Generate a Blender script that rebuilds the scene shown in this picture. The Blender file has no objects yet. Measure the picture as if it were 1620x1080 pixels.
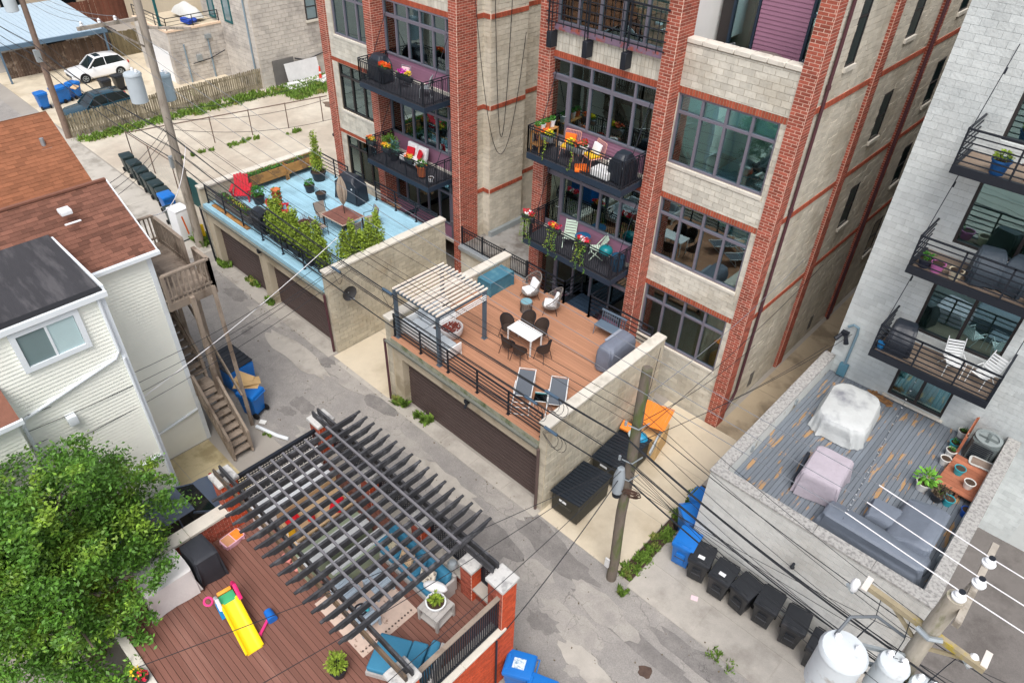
import bpy, bmesh, math, random
import numpy as np
from mathutils import Vector, Matrix, Euler
random.seed(7); NR=np.random.default_rng(7)
PI=math.pi; rad=math.radians
S=bpy.context.scene; COL=S.collection
# ---------------------------------------------------------------- camera
CR=np.array([[0.72460476,0.68858192,0.02833527],[0.44680017,-0.43807561,-0.78003806],[-0.52470711,0.57787949,-0.62509019]])
CF=1124.506; CC=np.array([0.,0.,20.])
cd=bpy.data.cameras.new('camera'); cam=bpy.data.objects.new('camera',cd); COL.objects.link(cam)
cd.sensor_width=36; cd.lens=36*CF/1620; cd.clip_start=.1; cd.clip_end=3000
m=Matrix.Identity(4)
for i in range(3):
    m[i][0]=CR[0][i]; m[i][1]=-CR[1][i]; m[i][2]=-CR[2][i]; m[i][3]=CC[i]
cam.matrix_world=m; S.camera=cam
# ---------------------------------------------------------------- sky, sun, exposure
SUN_EL,SUN_AZ=rad(60),rad(142)         # overcast: soft light from behind the viewer, over the alley
w=bpy.data.worlds.new('World'); S.world=w; w.use_nodes=True
nt=w.node_tree; nt.nodes.clear()
sk=nt.nodes.new('ShaderNodeTexSky'); sk.sky_type='NISHITA'; sk.sun_disc=False
sk.sun_elevation=SUN_EL; sk.sun_rotation=SUN_AZ; sk.air_density=1.0; sk.dust_density=4.0; sk.ozone_density=1.0
hs=nt.nodes.new('ShaderNodeHueSaturation'); hs.inputs['Saturation'].default_value=.52
bg=nt.nodes.new('ShaderNodeBackground'); bg.inputs['Strength'].default_value=.15
wo=nt.nodes.new('ShaderNodeOutputWorld')
nt.links.new(sk.outputs[0],hs.inputs['Color']); nt.links.new(hs.outputs[0],bg.inputs['Color']); nt.links.new(bg.outputs[0],wo.inputs[0])
sl=bpy.data.lights.new('sun','SUN'); sl.energy=1.5; sl.angle=rad(32); sl.color=(1,.98,.955)
so=bpy.data.objects.new('sun',sl); COL.objects.link(so)
d=Vector((math.sin(SUN_AZ)*math.cos(SUN_EL),math.cos(SUN_AZ)*math.cos(SUN_EL),math.sin(SUN_EL)))
so.rotation_euler=d.to_track_quat('Z','Y').to_euler(); so.location=(0,0,40)
vs=S.view_settings; vs.view_transform='Standard'; vs.look='None'; vs.exposure=.38; vs.gamma=1; vs.use_curve_mapping=False
# ---------------------------------------------------------------- measuring helpers: a point of the place seen at (px,py), at a known height or plane
def at(px,py,z=None,x=None,y=None):
    r=CR.T@np.array([(px-810)/CF,(py-540)/CF,1.])
    t=(z-CC[2])/r[2] if z is not None else (x/r[0] if x is not None else y/r[1])
    p=CC+t*r; return Vector((float(p[0]),float(p[1]),float(p[2])))
def seen(P):
    q=(np.asarray(P,float)-CC)@CR.T
    return q[...,0]/q[...,2]*CF+810, q[...,1]/q[...,2]*CF+540, q[...,2]
# ---------------------------------------------------------------- materials
def lin(c):
    return tuple(((v/255)/12.92 if v/255<=.04045 else (((v/255)+.055)/1.055)**2.4) for v in c)
MATS={}
def M(name,rgb,rough=.75,var=.12,scale=1.5,bump=0.,bscale=30.,metal=0.,rnd=0.,rgb2=None,r2scale=.6,r2lo=.5,r2hi=.62,spec=.35,coat=0,stretch=None,cracks=0,speck=0,spscale=55,streak=0):
    """procedural surface: base colour, patchy tone, per-piece tone, an optional second colour in patches (wear, dirt) and fine relief"""
    if name in MATS: return MATS[name]
    mt=bpy.data.materials.new(name); mt.use_nodes=True; n=mt.node_tree.nodes; l=mt.node_tree.links
    b=n['Principled BSDF']; b.inputs['Roughness'].default_value=rough; b.inputs['Metallic'].default_value=metal
    b.inputs['Specular IOR Level'].default_value=spec; b.inputs['Coat Weight'].default_value=coat
    g=n.new('ShaderNodeNewGeometry'); pos=g.outputs['Position']
    if stretch:
        vm=n.new('ShaderNodeVectorMath'); vm.operation='MULTIPLY'; vm.inputs[1].default_value=stretch
        l.new(pos,vm.inputs[0]); pos=vm.outputs[0]
    no=n.new('ShaderNodeTexNoise'); no.inputs['Scale'].default_value=scale; no.inputs['Detail'].default_value=6; no.inputs['Roughness'].default_value=.65
    l.new(pos,no.inputs['Vector'])
    mr=n.new('ShaderNodeMapRange'); mr.inputs[1].default_value=.25; mr.inputs[2].default_value=.75
    mr.inputs[3].default_value=1-var; mr.inputs[4].default_value=1+var; l.new(no.outputs[0],mr.inputs[0])
    val=mr.outputs[0]
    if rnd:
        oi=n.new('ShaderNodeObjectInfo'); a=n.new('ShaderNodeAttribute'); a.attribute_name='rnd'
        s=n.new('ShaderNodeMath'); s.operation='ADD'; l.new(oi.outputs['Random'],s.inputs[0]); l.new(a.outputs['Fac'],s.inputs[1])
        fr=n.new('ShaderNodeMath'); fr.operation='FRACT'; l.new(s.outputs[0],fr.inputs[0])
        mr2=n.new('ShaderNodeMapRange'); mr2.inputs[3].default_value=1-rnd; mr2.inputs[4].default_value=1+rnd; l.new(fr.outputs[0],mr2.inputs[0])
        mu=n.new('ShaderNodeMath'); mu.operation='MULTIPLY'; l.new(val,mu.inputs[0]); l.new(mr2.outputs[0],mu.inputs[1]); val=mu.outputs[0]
    if speck:
        ns=n.new('ShaderNodeTexNoise'); ns.inputs['Scale'].default_value=spscale; ns.inputs['Detail'].default_value=3; ns.inputs['Roughness'].default_value=.8; l.new(g.outputs['Position'],ns.inputs['Vector'])
        ms=n.new('ShaderNodeMapRange'); ms.inputs[1].default_value=.3; ms.inputs[2].default_value=.7; ms.inputs[3].default_value=1-speck; ms.inputs[4].default_value=1+speck; l.new(ns.outputs[0],ms.inputs[0])
        mk=n.new('ShaderNodeMath'); mk.operation='MULTIPLY'; l.new(val,mk.inputs[0]); l.new(ms.outputs[0],mk.inputs[1]); val=mk.outputs[0]
    if streak:
        sv=n.new('ShaderNodeVectorMath'); sv.operation='MULTIPLY'; sv.inputs[1].default_value=(2.6,2.6,.16); l.new(g.outputs['Position'],sv.inputs[0])
        n5=n.new('ShaderNodeTexNoise'); n5.inputs['Scale'].default_value=1; n5.inputs['Detail'].default_value=7; n5.inputs['Roughness'].default_value=.7; l.new(sv.outputs[0],n5.inputs['Vector'])
        m5=n.new('ShaderNodeMapRange'); m5.inputs[1].default_value=.5; m5.inputs[2].default_value=.72; m5.inputs[3].default_value=1; m5.inputs[4].default_value=1-streak; l.new(n5.outputs[0],m5.inputs[0])
        k5=n.new('ShaderNodeMath'); k5.operation='MULTIPLY'; l.new(val,k5.inputs[0]); l.new(m5.outputs[0],k5.inputs[1]); val=k5.outputs[0]
    c=lin(rgb); col=None
    if rgb2:
        n2=n.new('ShaderNodeTexNoise'); n2.inputs['Scale'].default_value=r2scale; n2.inputs['Detail'].default_value=8; n2.inputs['Roughness'].default_value=.6
        l.new(pos,n2.inputs['Vector'])
        m2=n.new('ShaderNodeMapRange'); m2.inputs[1].default_value=r2lo; m2.inputs[2].default_value=r2hi; l.new(n2.outputs[0],m2.inputs[0])
        mx=n.new('ShaderNodeMix'); mx.data_type='RGBA'; mx.inputs[6].default_value=(*c,1); mx.inputs[7].default_value=(*lin(rgb2),1)
        l.new(m2.outputs[0],mx.inputs[0]); col=mx.outputs[2]
    vm2=n.new('ShaderNodeVectorMath'); vm2.operation='SCALE'
    if col is not None: l.new(col,vm2.inputs[0])
    else: vm2.inputs[0].default_value=c
    l.new(val,vm2.inputs['Scale']); l.new(vm2.outputs[0],b.inputs['Base Color'])
    if cracks:
        nd=n.new('ShaderNodeTexNoise'); nd.inputs['Scale'].default_value=1.3; nd.inputs['Detail'].default_value=5; l.new(pos,nd.inputs['Vector'])
        ad=n.new('ShaderNodeVectorMath'); ad.operation='ADD'; l.new(pos,ad.inputs[0]); l.new(nd.outputs['Color'],ad.inputs[1])
        vo=n.new('ShaderNodeTexVoronoi'); vo.feature='DISTANCE_TO_EDGE'; vo.inputs['Scale'].default_value=cracks; l.new(ad.outputs[0],vo.inputs['Vector'])
        nm=n.new('ShaderNodeTexNoise'); nm.inputs['Scale'].default_value=.5; l.new(pos,nm.inputs['Vector'])
        cw=n.new('ShaderNodeMapRange'); cw.inputs[1].default_value=.42; cw.inputs[2].default_value=.62; cw.inputs[3].default_value=0; cw.inputs[4].default_value=.011; l.new(nm.outputs[0],cw.inputs[0])
        lt=n.new('ShaderNodeMath'); lt.operation='LESS_THAN'; l.new(vo.outputs['Distance'],lt.inputs[0]); l.new(cw.outputs[0],lt.inputs[1])
        cm=n.new('ShaderNodeMath'); cm.operation='MULTIPLY_ADD'; cm.inputs[1].default_value=-.32; cm.inputs[2].default_value=1; l.new(lt.outputs[0],cm.inputs[0])
        v3=n.new('ShaderNodeVectorMath'); v3.operation='SCALE'; l.new(vm2.outputs[0],v3.inputs[0]); l.new(cm.outputs[0],v3.inputs['Scale']); l.new(v3.outputs[0],b.inputs['Base Color'])
    if bump:
        nb=n.new('ShaderNodeTexNoise'); nb.inputs['Scale'].default_value=bscale; nb.inputs['Detail'].default_value=4; l.new(pos,nb.inputs['Vector'])
        bp=n.new('ShaderNodeBump'); bp.inputs['Strength'].default_value=min(1,bump); bp.inputs['Distance'].default_value=.02
        l.new(nb.outputs[0],bp.inputs['Height']); l.new(bp.outputs[0],b.inputs['Normal'])
    MATS[name]=mt; return mt
def glass(name,tint,fac=.3):
    if name in MATS: return MATS[name]
    mt=bpy.data.materials.new(name); mt.use_nodes=True; n=mt.node_tree.nodes; l=mt.node_tree.links; n.clear()
    tr=n.new('ShaderNodeBsdfTransparent'); tr.inputs[0].default_value=(*lin(tint),1)
    gl=n.new('ShaderNodeBsdfGlossy'); gl.inputs['Roughness'].default_value=.015; gl.inputs[0].default_value=(.72,.95,.97,1)
    g=n.new('ShaderNodeNewGeometry'); nz=n.new('ShaderNodeTexNoise'); nz.inputs['Scale'].default_value=1.1; l.new(g.outputs['Position'],nz.inputs['Vector'])
    bp=n.new('ShaderNodeBump'); bp.inputs['Strength'].default_value=.035; bp.inputs['Distance'].default_value=.05; l.new(nz.outputs[0],bp.inputs['Height']); l.new(bp.outputs[0],gl.inputs['Normal'])
    lw=n.new('ShaderNodeFresnel'); lw.inputs[0].default_value=1.7
    ma=n.new('ShaderNodeMath'); ma.operation='ADD'; ma.inputs[1].default_value=fac; l.new(lw.outputs[0],ma.inputs[0])
    mi=n.new('ShaderNodeMixShader'); o=n.new('ShaderNodeOutputMaterial')
    l.new(ma.outputs[0],mi.inputs[0]); l.new(tr.outputs[0],mi.inputs[1]); l.new(gl.outputs[0],mi.inputs[2]); l.new(mi.outputs[0],o.inputs[0])
    MATS[name]=mt; return mt
# ---------------------------------------------------------------- mesh building
class MB:
    def __init__(s): s.v=[]; s.f=[]
    def add(s,vs,fs):
        o=len(s.v); s.v+= [tuple(p) for p in vs]; s.f+=[tuple(i+o for i in f) for f in fs]; return s
    def box(s,x0,y0,z0,x1,y1,z1):
        if x0>x1: x0,x1=x1,x0
        if y0>y1: y0,y1=y1,y0
        if z0>z1: z0,z1=z1,z0
        return s.add([(x0,y0,z0),(x1,y0,z0),(x1,y1,z0),(x0,y1,z0),(x0,y0,z1),(x1,y0,z1),(x1,y1,z1),(x0,y1,z1)],
            [(0,3,2,1),(4,5,6,7),(0,1,5,4),(1,2,6,5),(2,3,7,6),(3,0,4,7)])
    def obox(s,c,sz,rx=0,ry=0,rz=0):
        e=Euler((rx,ry,rz)).to_matrix(); c=Vector(c); hx,hy,hz=sz[0]/2,sz[1]/2,sz[2]/2
        vs=[c+e@Vector((a*hx,b*hy,d*hz)) for d in(-1,1) for a,b in((-1,-1),(1,-1),(1,1),(-1,1))]
        return s.add(vs,[(0,3,2,1),(4,5,6,7),(0,1,5,4),(1,2,6,5),(2,3,7,6),(3,0,4,7)])
    def cyl(s,p0,p1,r0,r1=None,n=8,cap=True):
        p0=Vector(p0); p1=Vector(p1); r1=r0 if r1 is None else r1
        d=(p1-p0).normalized(); u=d.orthogonal().normalized(); w=d.cross(u)
        vs=[p0+(u*math.cos(2*PI*i/n)+w*math.sin(2*PI*i/n))*r0 for i in range(n)]+[p1+(u*math.cos(2*PI*i/n)+w*math.sin(2*PI*i/n))*r1 for i in range(n)]
        fs=[(i,(i+1)%n,n+(i+1)%n,n+i) for i in range(n)]
        if cap: fs+=[tuple(range(n-1,-1,-1)),tuple(range(n,2*n))]
        return s.add(vs,fs)
    def bar(s,p0,p1,a,b=None):
        p0=Vector(p0); p1=Vector(p1); b=b or a; d=(p1-p0).normalized()
        u=d.cross(Vector((0,0,1)))
        u=Vector((1,0,0)) if u.length<1e-3 else u.normalized()
        w=u.cross(d)
        vs=[p+u*i*a/2+w*j*b/2 for p in(p0,p1) for i,j in((-1,-1),(1,-1),(1,1),(-1,1))]
        return s.add(vs,[(0,3,2,1),(4,5,6,7),(0,1,5,4),(1,2,6,5),(2,3,7,6),(3,0,4,7)])
    def tube(s,pts,r,n=5,closed=False):
        pts=[Vector(p) for p in pts]; k=len(pts); rs=r if isinstance(r,(list,tuple)) else [r]*k
        vs=[]; u=None
        for i,p in enumerate(pts):
            a=pts[i-1] if (i>0 or closed) else p; b=pts[(i+1)%k] if (i<k-1 or closed) else p
            d=(b-a).normalized()
            u=d.orthogonal().normalized() if u is None else (u-d*u.dot(d)).normalized()
            w=d.cross(u)
            vs+=[p+(u*math.cos(2*PI*j/n)+w*math.sin(2*PI*j/n))*rs[i] for j in range(n)]
        fs=[(i*n+j,i*n+(j+1)%n,((i+1)%k)*n+(j+1)%n,((i+1)%k)*n+j) for i in range(k if closed else k-1) for j in range(n)]
        if not closed: fs+=[tuple(range(n-1,-1,-1)),tuple(range((k-1)*n,k*n))]
        return s.add(vs,fs)
    def lathe(s,c,prof,n=16,sx=1,sy=1):
        vs=[]; c=Vector(c)
        for r,z in prof: vs+=[(c.x+r*sx*math.cos(2*PI*i/n),c.y+r*sy*math.sin(2*PI*i/n),c.z+z) for i in range(n)]
        fs=[(a*n+i,a*n+(i+1)%n,(a+1)*n+(i+1)%n,(a+1)*n+i) for a in range(len(prof)-1) for i in range(n)]
        fs+=[tuple(range(n-1,-1,-1)),tuple(range((len(prof)-1)*n,len(prof)*n))]
        return s.add(vs,fs)
    def prism(s,pts,z0,z1):
        n=len(pts); z0=z0 if isinstance(z0,(list,tuple)) else [z0]*n; z1=z1 if isinstance(z1,(list,tuple)) else [z1]*n
        vs=[(p[0],p[1],z0[i]) for i,p in enumerate(pts)]+[(p[0],p[1],z1[i]) for i,p in enumerate(pts)]
        return s.add(vs,[tuple(range(n-1,-1,-1)),tuple(range(n,2*n))]+[(i,(i+1)%n,n+(i+1)%n,n+i) for i in range(n)])
    def extr(s,pts,axis,a0,a1):
        """outline in the two other axes, extruded along axis"""
        n=len(pts)
        def P(p,a): return (a,p[0],p[1]) if axis=='x' else ((p[0],a,p[1]) if axis=='y' else (p[0],p[1],a))
        return s.add([P(p,a0) for p in pts]+[P(p,a1) for p in pts],[tuple(range(n-1,-1,-1)),tuple(range(n,2*n))]+[(i,(i+1)%n,n+(i+1)%n,n+i) for i in range(n)])
    def ell(s,c,r,n=12,m=7):
        r=(r,r,r) if not isinstance(r,(tuple,list)) else r
        prof=[(math.sin(PI*i/m) if 0<i<m else .02,-math.cos(PI*i/m)) for i in range(m+1)]
        return s.add([(c[0]+q*r[0]*math.cos(2*PI*i/n),c[1]+q*r[1]*math.sin(2*PI*i/n),c[2]+z*r[2]) for q,z in prof for i in range(n)],
            [(a*n+i,a*n+(i+1)%n,(a+1)*n+(i+1)%n,(a+1)*n+i) for a in range(m) for i in range(n)]+[tuple(range(n-1,-1,-1)),tuple(range(m*n,m*n+n))])
    def grid(s,fn,nu,nv,thick=0):
        vs=[Vector(fn(i/nu,j/nv)) for j in range(nv+1) for i in range(nu+1)]; k=nu+1
        fs=[(j*k+i,j*k+i+1,(j+1)*k+i+1,(j+1)*k+i) for j in range(nv) for i in range(nu)]
        return s.add(vs,fs)
    def quad(s,*p): return s.add(p,[tuple(range(len(p)))])
    def xf(s,mat):
        s.v=[tuple(mat@Vector(p)) for p in s.v]; return s
    def mesh(s,name,mat,bev=0,seg=2,smooth=False,rnd=None):
        me=bpy.data.meshes.new(name); me.from_pydata(s.v,[],s.f)
        if bev or smooth:
            bm=bmesh.new(); bm.from_mesh(me)
            bmesh.ops.remove_doubles(bm,verts=bm.verts,dist=1e-5)
            if bev:
                es=[e for e in bm.edges if len(e.link_faces)==2 and e.calc_face_angle(0)>.5]
                bmesh.ops.bevel(bm,geom=es,offset=bev,segments=seg,profile=.6,affect='EDGES',clamp_overlap=True)
            bmesh.ops.recalc_face_normals(bm,faces=bm.faces)
            for f in bm.faces: f.smooth=True
            for e in bm.edges:
                if len(e.link_faces)==2 and e.calc_face_angle(0)>.75: e.smooth=False
            bm.to_mesh(me); bm.free()
        if mat: me.materials.append(mat)
        return me
    def build(s,name,mat,parent=None,world=False,**k):
        if world and parent is not None:
            w=wloc(parent); s.v=[(a-w.x,b-w.y,c-w.z) for a,b,c in s.v]
        return link(name,s.mesh(name,mat,**k),parent)
def wloc(o):
    w=Vector((0,0,0))
    while o is not None: w=w+o.location; o=o.parent
    return w
def link(name,data,parent=None):
    o=bpy.data.objects.new(name,data); COL.objects.link(o)
    if parent is not None: o.parent=parent
    return o
def tag(o,label=None,cat=None,group=None,kind=None):
    if label: o['label']=label
    if cat: o['category']=cat
    if group: o['group']=group
    if kind: o['kind']=kind
    return o
def thing(name,label,cat,loc=(0,0,0),rz=0,group=None):
    o=link(name,None); o.location=loc; o.rotation_euler=(0,0,rz); o.empty_display_size=.2
    return tag(o,label,cat,group)
def one(name,mb,mat,label,cat,loc=(0,0,0),rz=0,group=None,**k):
    o=link(name,mb.mesh(name,mat,**k)); o.location=loc; o.rotation_euler=(0,0,rz); return tag(o,label,cat,group)
def struct(name,mb,mat,**k):
    o=link(name,mb.mesh(name,mat,**k)); o['kind']='structure'; return o
def copytree(o,parent=None):
    c=o.copy(); COL.objects.link(c); c.parent=parent
    for ch in list(o.children): copytree(ch,c)
    return c
def dup(o,loc,rz,label,group=None):
    c=copytree(o); c.location=loc; c.rotation_euler=(0,0,rz); c['label']=label
    if group: c['group']=group
    return c
UNIT={}
def unit_box(dx,dy,dz,mat,bev=0):
    k=(round(dx,3),round(dy,3),round(dz,3),mat.name,bev)
    if k not in UNIT: UNIT[k]=MB().box(-dx/2,-dy/2,-dz/2,dx/2,dy/2,dz/2).mesh('piece',mat,bev=bev,seg=1)
    return UNIT[k]
def boxes_mesh(name,C,Hf,E,rnd,mat):
    """one mesh of many boxes: centres C, half sizes Hf, common axes E (rows)"""
    n=len(C); sg=np.array([(-1,-1,-1),(1,-1,-1),(1,1,-1),(-1,1,-1),(-1,-1,1),(1,-1,1),(1,1,1),(-1,1,1)],float)
    V=(C[:,None,:]+(sg[None]*Hf[:,None,:])@E).reshape(-1,3)
    fc=np.array([(4,5,6,7),(0,1,5,4),(1,2,6,5),(2,3,7,6),(3,0,4,7)])
    F=(fc[None]+8*np.arange(n)[:,None,None]).reshape(-1,4)
    me=bpy.data.meshes.new(name)
    me.vertices.add(len(V)); me.vertices.foreach_set('co',V.ravel())
    me.loops.add(F.size); me.loops.foreach_set('vertex_index',F.ravel().astype(np.int32))
    me.polygons.add(len(F)); me.polygons.foreach_set('loop_start',np.arange(0,F.size,4,dtype=np.int32)); me.polygons.foreach_set('loop_total',np.full(len(F),4,np.int32))
    me.update(calc_edges=True); me.shade_flat()
    at_=me.attributes.new('rnd','FLOAT','FACE'); at_.data.foreach_set('value',np.repeat(rnd,5).astype(np.float32))
    me.materials.append(mat); return me
BUDGET={}
def bond(part,piece,O,U,V,W,H,pw,ph,j,mat,holes=(),depth=.02,stag=.5,quota=300,key=None,jit=.006,tilt=0,budget=300,vjit=0):
    """courses of bricks, blocks or shingles laid on a wall plane; the nearest ones in view are pieces of their own, the rest one mesh"""
    O=Vector(O); U=Vector(U).normalized(); V=Vector(V).normalized(); N=U.cross(V)
    if N.dot(Vector(CC)-O)<0: N=-N
    rects=[]; full=[]
    nr=int(math.ceil(H/ph-1e-6))
    for r in range(nr):
        v0=r*ph; v1=min(v0+ph,H); off=-(r%2)*pw*stag; u=off
        if vjit: u-=random.random()*pw*vjit
        while u<W-1e-6:
            a,b=max(u,0),min(u+pw,W); u+=pw
            if b-a<.03 or v1-v0<.02: continue
            rs=[(a+j/2,b-j/2,v0+j/2,v1-j/2)]
            for (h0,h1,g0,g1) in holes:
                nx=[]
                for (p,q,s,t) in rs:
                    if q<=h0 or p>=h1 or t<=g0 or s>=g1: nx.append((p,q,s,t)); continue
                    if p<h0: nx.append((p,h0,s,t))
                    if q>h1: nx.append((h1,q,s,t))
                    pp,qq=max(p,h0),min(q,h1)
                    if s<g0: nx.append((pp,qq,s,g0))
                    if t>g1: nx.append((pp,qq,g1,t))
                rs=[x for x in nx if x[1]-x[0]>.02 and x[3]-x[2]>.015]
            rects+=rs
    if not rects: return
    R=np.array(rects); n=len(R)
    Oa,Ua,Va,Na=(np.array(x) for x in (O,U,V,N))
    cu=(R[:,0]+R[:,1])/2; cv=(R[:,2]+R[:,3])/2
    dep=depth+NR.uniform(-jit,jit,n)
    C=Oa+cu[:,None]*Ua+cv[:,None]*Va+(dep/2)[:,None]*Na
    Hf=np.stack([(R[:,1]-R[:,0])/2,(R[:,3]-R[:,2])/2,dep/2],1)
    sx,sy,sz=seen(C)
    isfull=(np.abs(Hf[:,0]*2-(pw-j))<1e-4)&(np.abs(Hf[:,1]*2-(ph-j))<1e-4)&(sx>5)&(sx<1615)&(sy>5)&(sy<1075)
    key=key or part.name
    left=min(quota,budget-BUDGET.get((key,piece),0))
    idx=np.where(isfull)[0]; idx=idx[np.argsort(sz[idx])][:max(0,left)]
    BUDGET[(key,piece)]=BUDGET.get((key,piece),0)+len(idx)
    w=wloc(part)
    E=np.stack([Ua,Va,Na])
    rot=Matrix((U,V,N)).transposed().to_4x4()
    if tilt: rot=rot@Matrix.Rotation(tilt,4,'X')
    me=unit_box(pw-j,ph-j,depth,mat)
    for i in idx:
        o=link(piece,me,part); mm=rot.copy(); mm.translation=Vector(C[i])-w; o.matrix_local=mm
    rest=np.setdiff1d(np.arange(n),idx)
    if len(rest):
        if tilt:
            a=math.cos(tilt); b=math.sin(tilt); E=np.stack([Ua,a*Va+b*Na,-b*Va+a*Na])
        o=link(piece+'_courses',boxes_mesh(piece+'_courses',C[rest]-np.array(w),Hf[rest],E,NR.random(len(rest)),mat),part); o['kind']='stuff'
def planks(part,x0,x1,y0,y1,z,th,wd,gap,axis,mat,name='plank',lens=None):
    """deck boards, each a piece"""
    w=wloc(part); a=y0 if axis=='x' else x0; b=y1 if axis=='x' else x1
    n=max(1,int(round((b-a)/wd))); wd=(b-a)/n; L=(x1-x0) if axis=='x' else (y1-y0); s0=x0 if axis=='x' else y0
    for i in range(n):
        c=a+(i+.5)*wd
        cuts=[0,1]
        if lens: cuts=[0,random.uniform(*lens),1]
        for k in range(len(cuts)-1):
            l0,l1=s0+L*cuts[k],s0+L*cuts[k+1]; ln=round(l1-l0-.004,2); mid=(l0+l1)/2
            dx,dy=(ln,wd-gap) if axis=='x' else (wd-gap,ln)
            o=link(name,unit_box(dx,dy,th,mat),part)
            o.location=(Vector((mid,c,z-th/2+random.uniform(-.0015,.0015))) if axis=='x' else Vector((c,mid,z-th/2+random.uniform(-.0015,.0015))))-w
# ================================================================ materials
BRICK=M('red_brick',(160,84,67),.85,.12,9,.5,60,rnd=.3,streak=.15)
SOLD=M('orange_red_brick',(168,85,62),.85,.1,9,.5,60,rnd=.18)
MORT=M('pale_mortar',(226,196,178),.95,.08,8)
BLOCK=M('beige_split_block',(208,203,190),.95,.1,2.2,1.,9,rnd=.12,streak=.16,speck=.05,rgb2=(195,188,173),r2scale=.8)
BMORT=M('beige_mortar',(196,183,160),.95,.06,4)
ROCK=M('beige_rock_face_block',(206,199,184),.95,.1,1.6,1.,7,rnd=.1,streak=.16,speck=.05,rgb2=(191,182,165),r2scale=.5)
GBLOCK=M('grey_block',(206,211,210),.92,.07,2,.7,14,rnd=.08,streak=.12,rgb2=(188,194,194),r2scale=.4,r2lo=.45,r2hi=.7)
GMORT=M('grey_mortar',(204,208,206),.95,.05,4)
STONE=M('limestone_coping',(214,208,196),.85,.08,3,.3,40,rgb2=(176,170,156),r2scale=1.4,r2lo=.55,r2hi=.75)
AGGR=M('speckled_grey_coping',(176,174,170),.95,.12,20,.8,50,rgb2=(138,136,134),r2scale=11,r2lo=.45,r2hi=.62)
PURP=M('mauve_siding',(150,108,130),.6,.06,3,rnd=.05)
FRAME=M('grey_mauve_window_frame',(122,118,130),.45,.05,5,metal=.2)
DFRAME=M('dark_bronze_frame',(52,48,48),.45,.05,5)
BLACKM=M('black_painted_steel',(34,38,46),.5,.08,6,metal=.1)
BLUEBLK=M('blue_black_steel',(38,52,68),.5,.1,5)
GLASS=glass('window_glass',(232,252,252),.17)
GLASSD=glass('dark_window_glass',(226,248,250),.2)
ROOMW=M('room_plaster',(240,240,237),.9,.05,1)
ROOMF=M('room_wood_floor',(190,164,136),.6,.15,2)
GDOOR=M('brown_garage_door',(84,70,68),.55,.06,3,rnd=.05)
CONC=M('beige_concrete',(206,194,172),.95,.07,.8,.3,40,speck=.05,rgb2=(178,164,140),r2scale=.5,r2lo=.48,r2hi=.72)
CONCG=M('grey_concrete',(178,172,163),.95,.1,2.2,.4,40,speck=.1,rgb2=(146,140,132),r2scale=.8,r2lo=.48,r2hi=.7)
ASPH=M('worn_alley_asphalt',(146,142,138),.95,.12,2.4,.8,45,rgb2=(162,157,151),r2scale=.5,r2lo=.42,r2hi=.66,cracks=.8,speck=.2,spscale=26)
ASPHD=M('dark_asphalt_patch',(126,122,119),.95,.12,2,.8,60,rgb2=(140,136,132),r2scale=1.5,r2lo=.42,r2hi=.66,speck=.2,spscale=26,cracks=1.4)
ASPHL=M('pale_concrete_patch',(166,161,154),.95,.1,2,.6,60,rgb2=(152,147,142),r2scale=1.6,r2lo=.42,r2hi=.66,speck=.15,spscale=30,cracks=1.1)
GRAV=M('gravel_lot',(186,174,158),.95,.12,1.5,.6,60,rgb2=(205,196,180),r2scale=.25,r2lo=.42,r2hi=.6)
SOIL=M('soil',(70,56,46),.95,.2,8,.6,40)
GRASSM=M('weed_green',(104,134,52),.8,.25,6,rnd=.4,rgb2=(150,146,84),r2scale=1.8,r2lo=.55,r2hi=.68)
WSID=M('white_clapboard',(246,247,236),.6,.03,2,rnd=.02)
WTRIM=M('white_trim',(232,238,242),.5,.03,3)
SHING=M('brown_shingle',(118,80,66),.95,.12,6,.5,80,rnd=.32)
SHING2=M('rust_shingle',(142,92,66),.95,.1,5,.5,80,rnd=.16)
BROOF=M('black_membrane_roof',(62,61,64),.9,.15,1.2,.4,20,rgb2=(84,82,84),r2scale=.9,stretch=(.6,3,1))
RBRICK=M('orange_brick',(196,82,48),.85,.1,8,.5,60,rnd=.18)
WOODG=M('weathered_grey_wood',(150,136,122),.9,.15,4,.5,40,rnd=.18,rgb2=(112,98,86),r2scale=2,stretch=(1,1,.4))
WOODF=M('weathered_fence_wood',(150,140,118),.9,.15,3,.4,40,rnd=.25,rgb2=(112,104,84),r2scale=2)
WOODD=M('dark_brown_fence_wood',(104,86,74),.9,.2,3,.4,40,rnd=.25,rgb2=(150,132,116),r2scale=2.5,r2lo=.55,r2hi=.65)
POLEW=M('pole_wood',(112,102,92),.9,.2,5,.6,40,rgb2=(90,100,58),r2scale=1.2,r2lo=.52,r2hi=.66,stretch=(2,2,.5))
POLEP=M('pale_pole_wood',(168,158,146),.9,.15,5,.5,40,rgb2=(128,120,108),r2scale=2,stretch=(2,2,.4))
GALV=M('galvanised_steel',(168,176,180),.45,.08,6,metal=.5)
WHITEP=M('white_plastic',(236,238,240),.45,.02,4)
CREAM=M('cream_fabric',(232,228,220),.9,.04,6)
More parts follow.
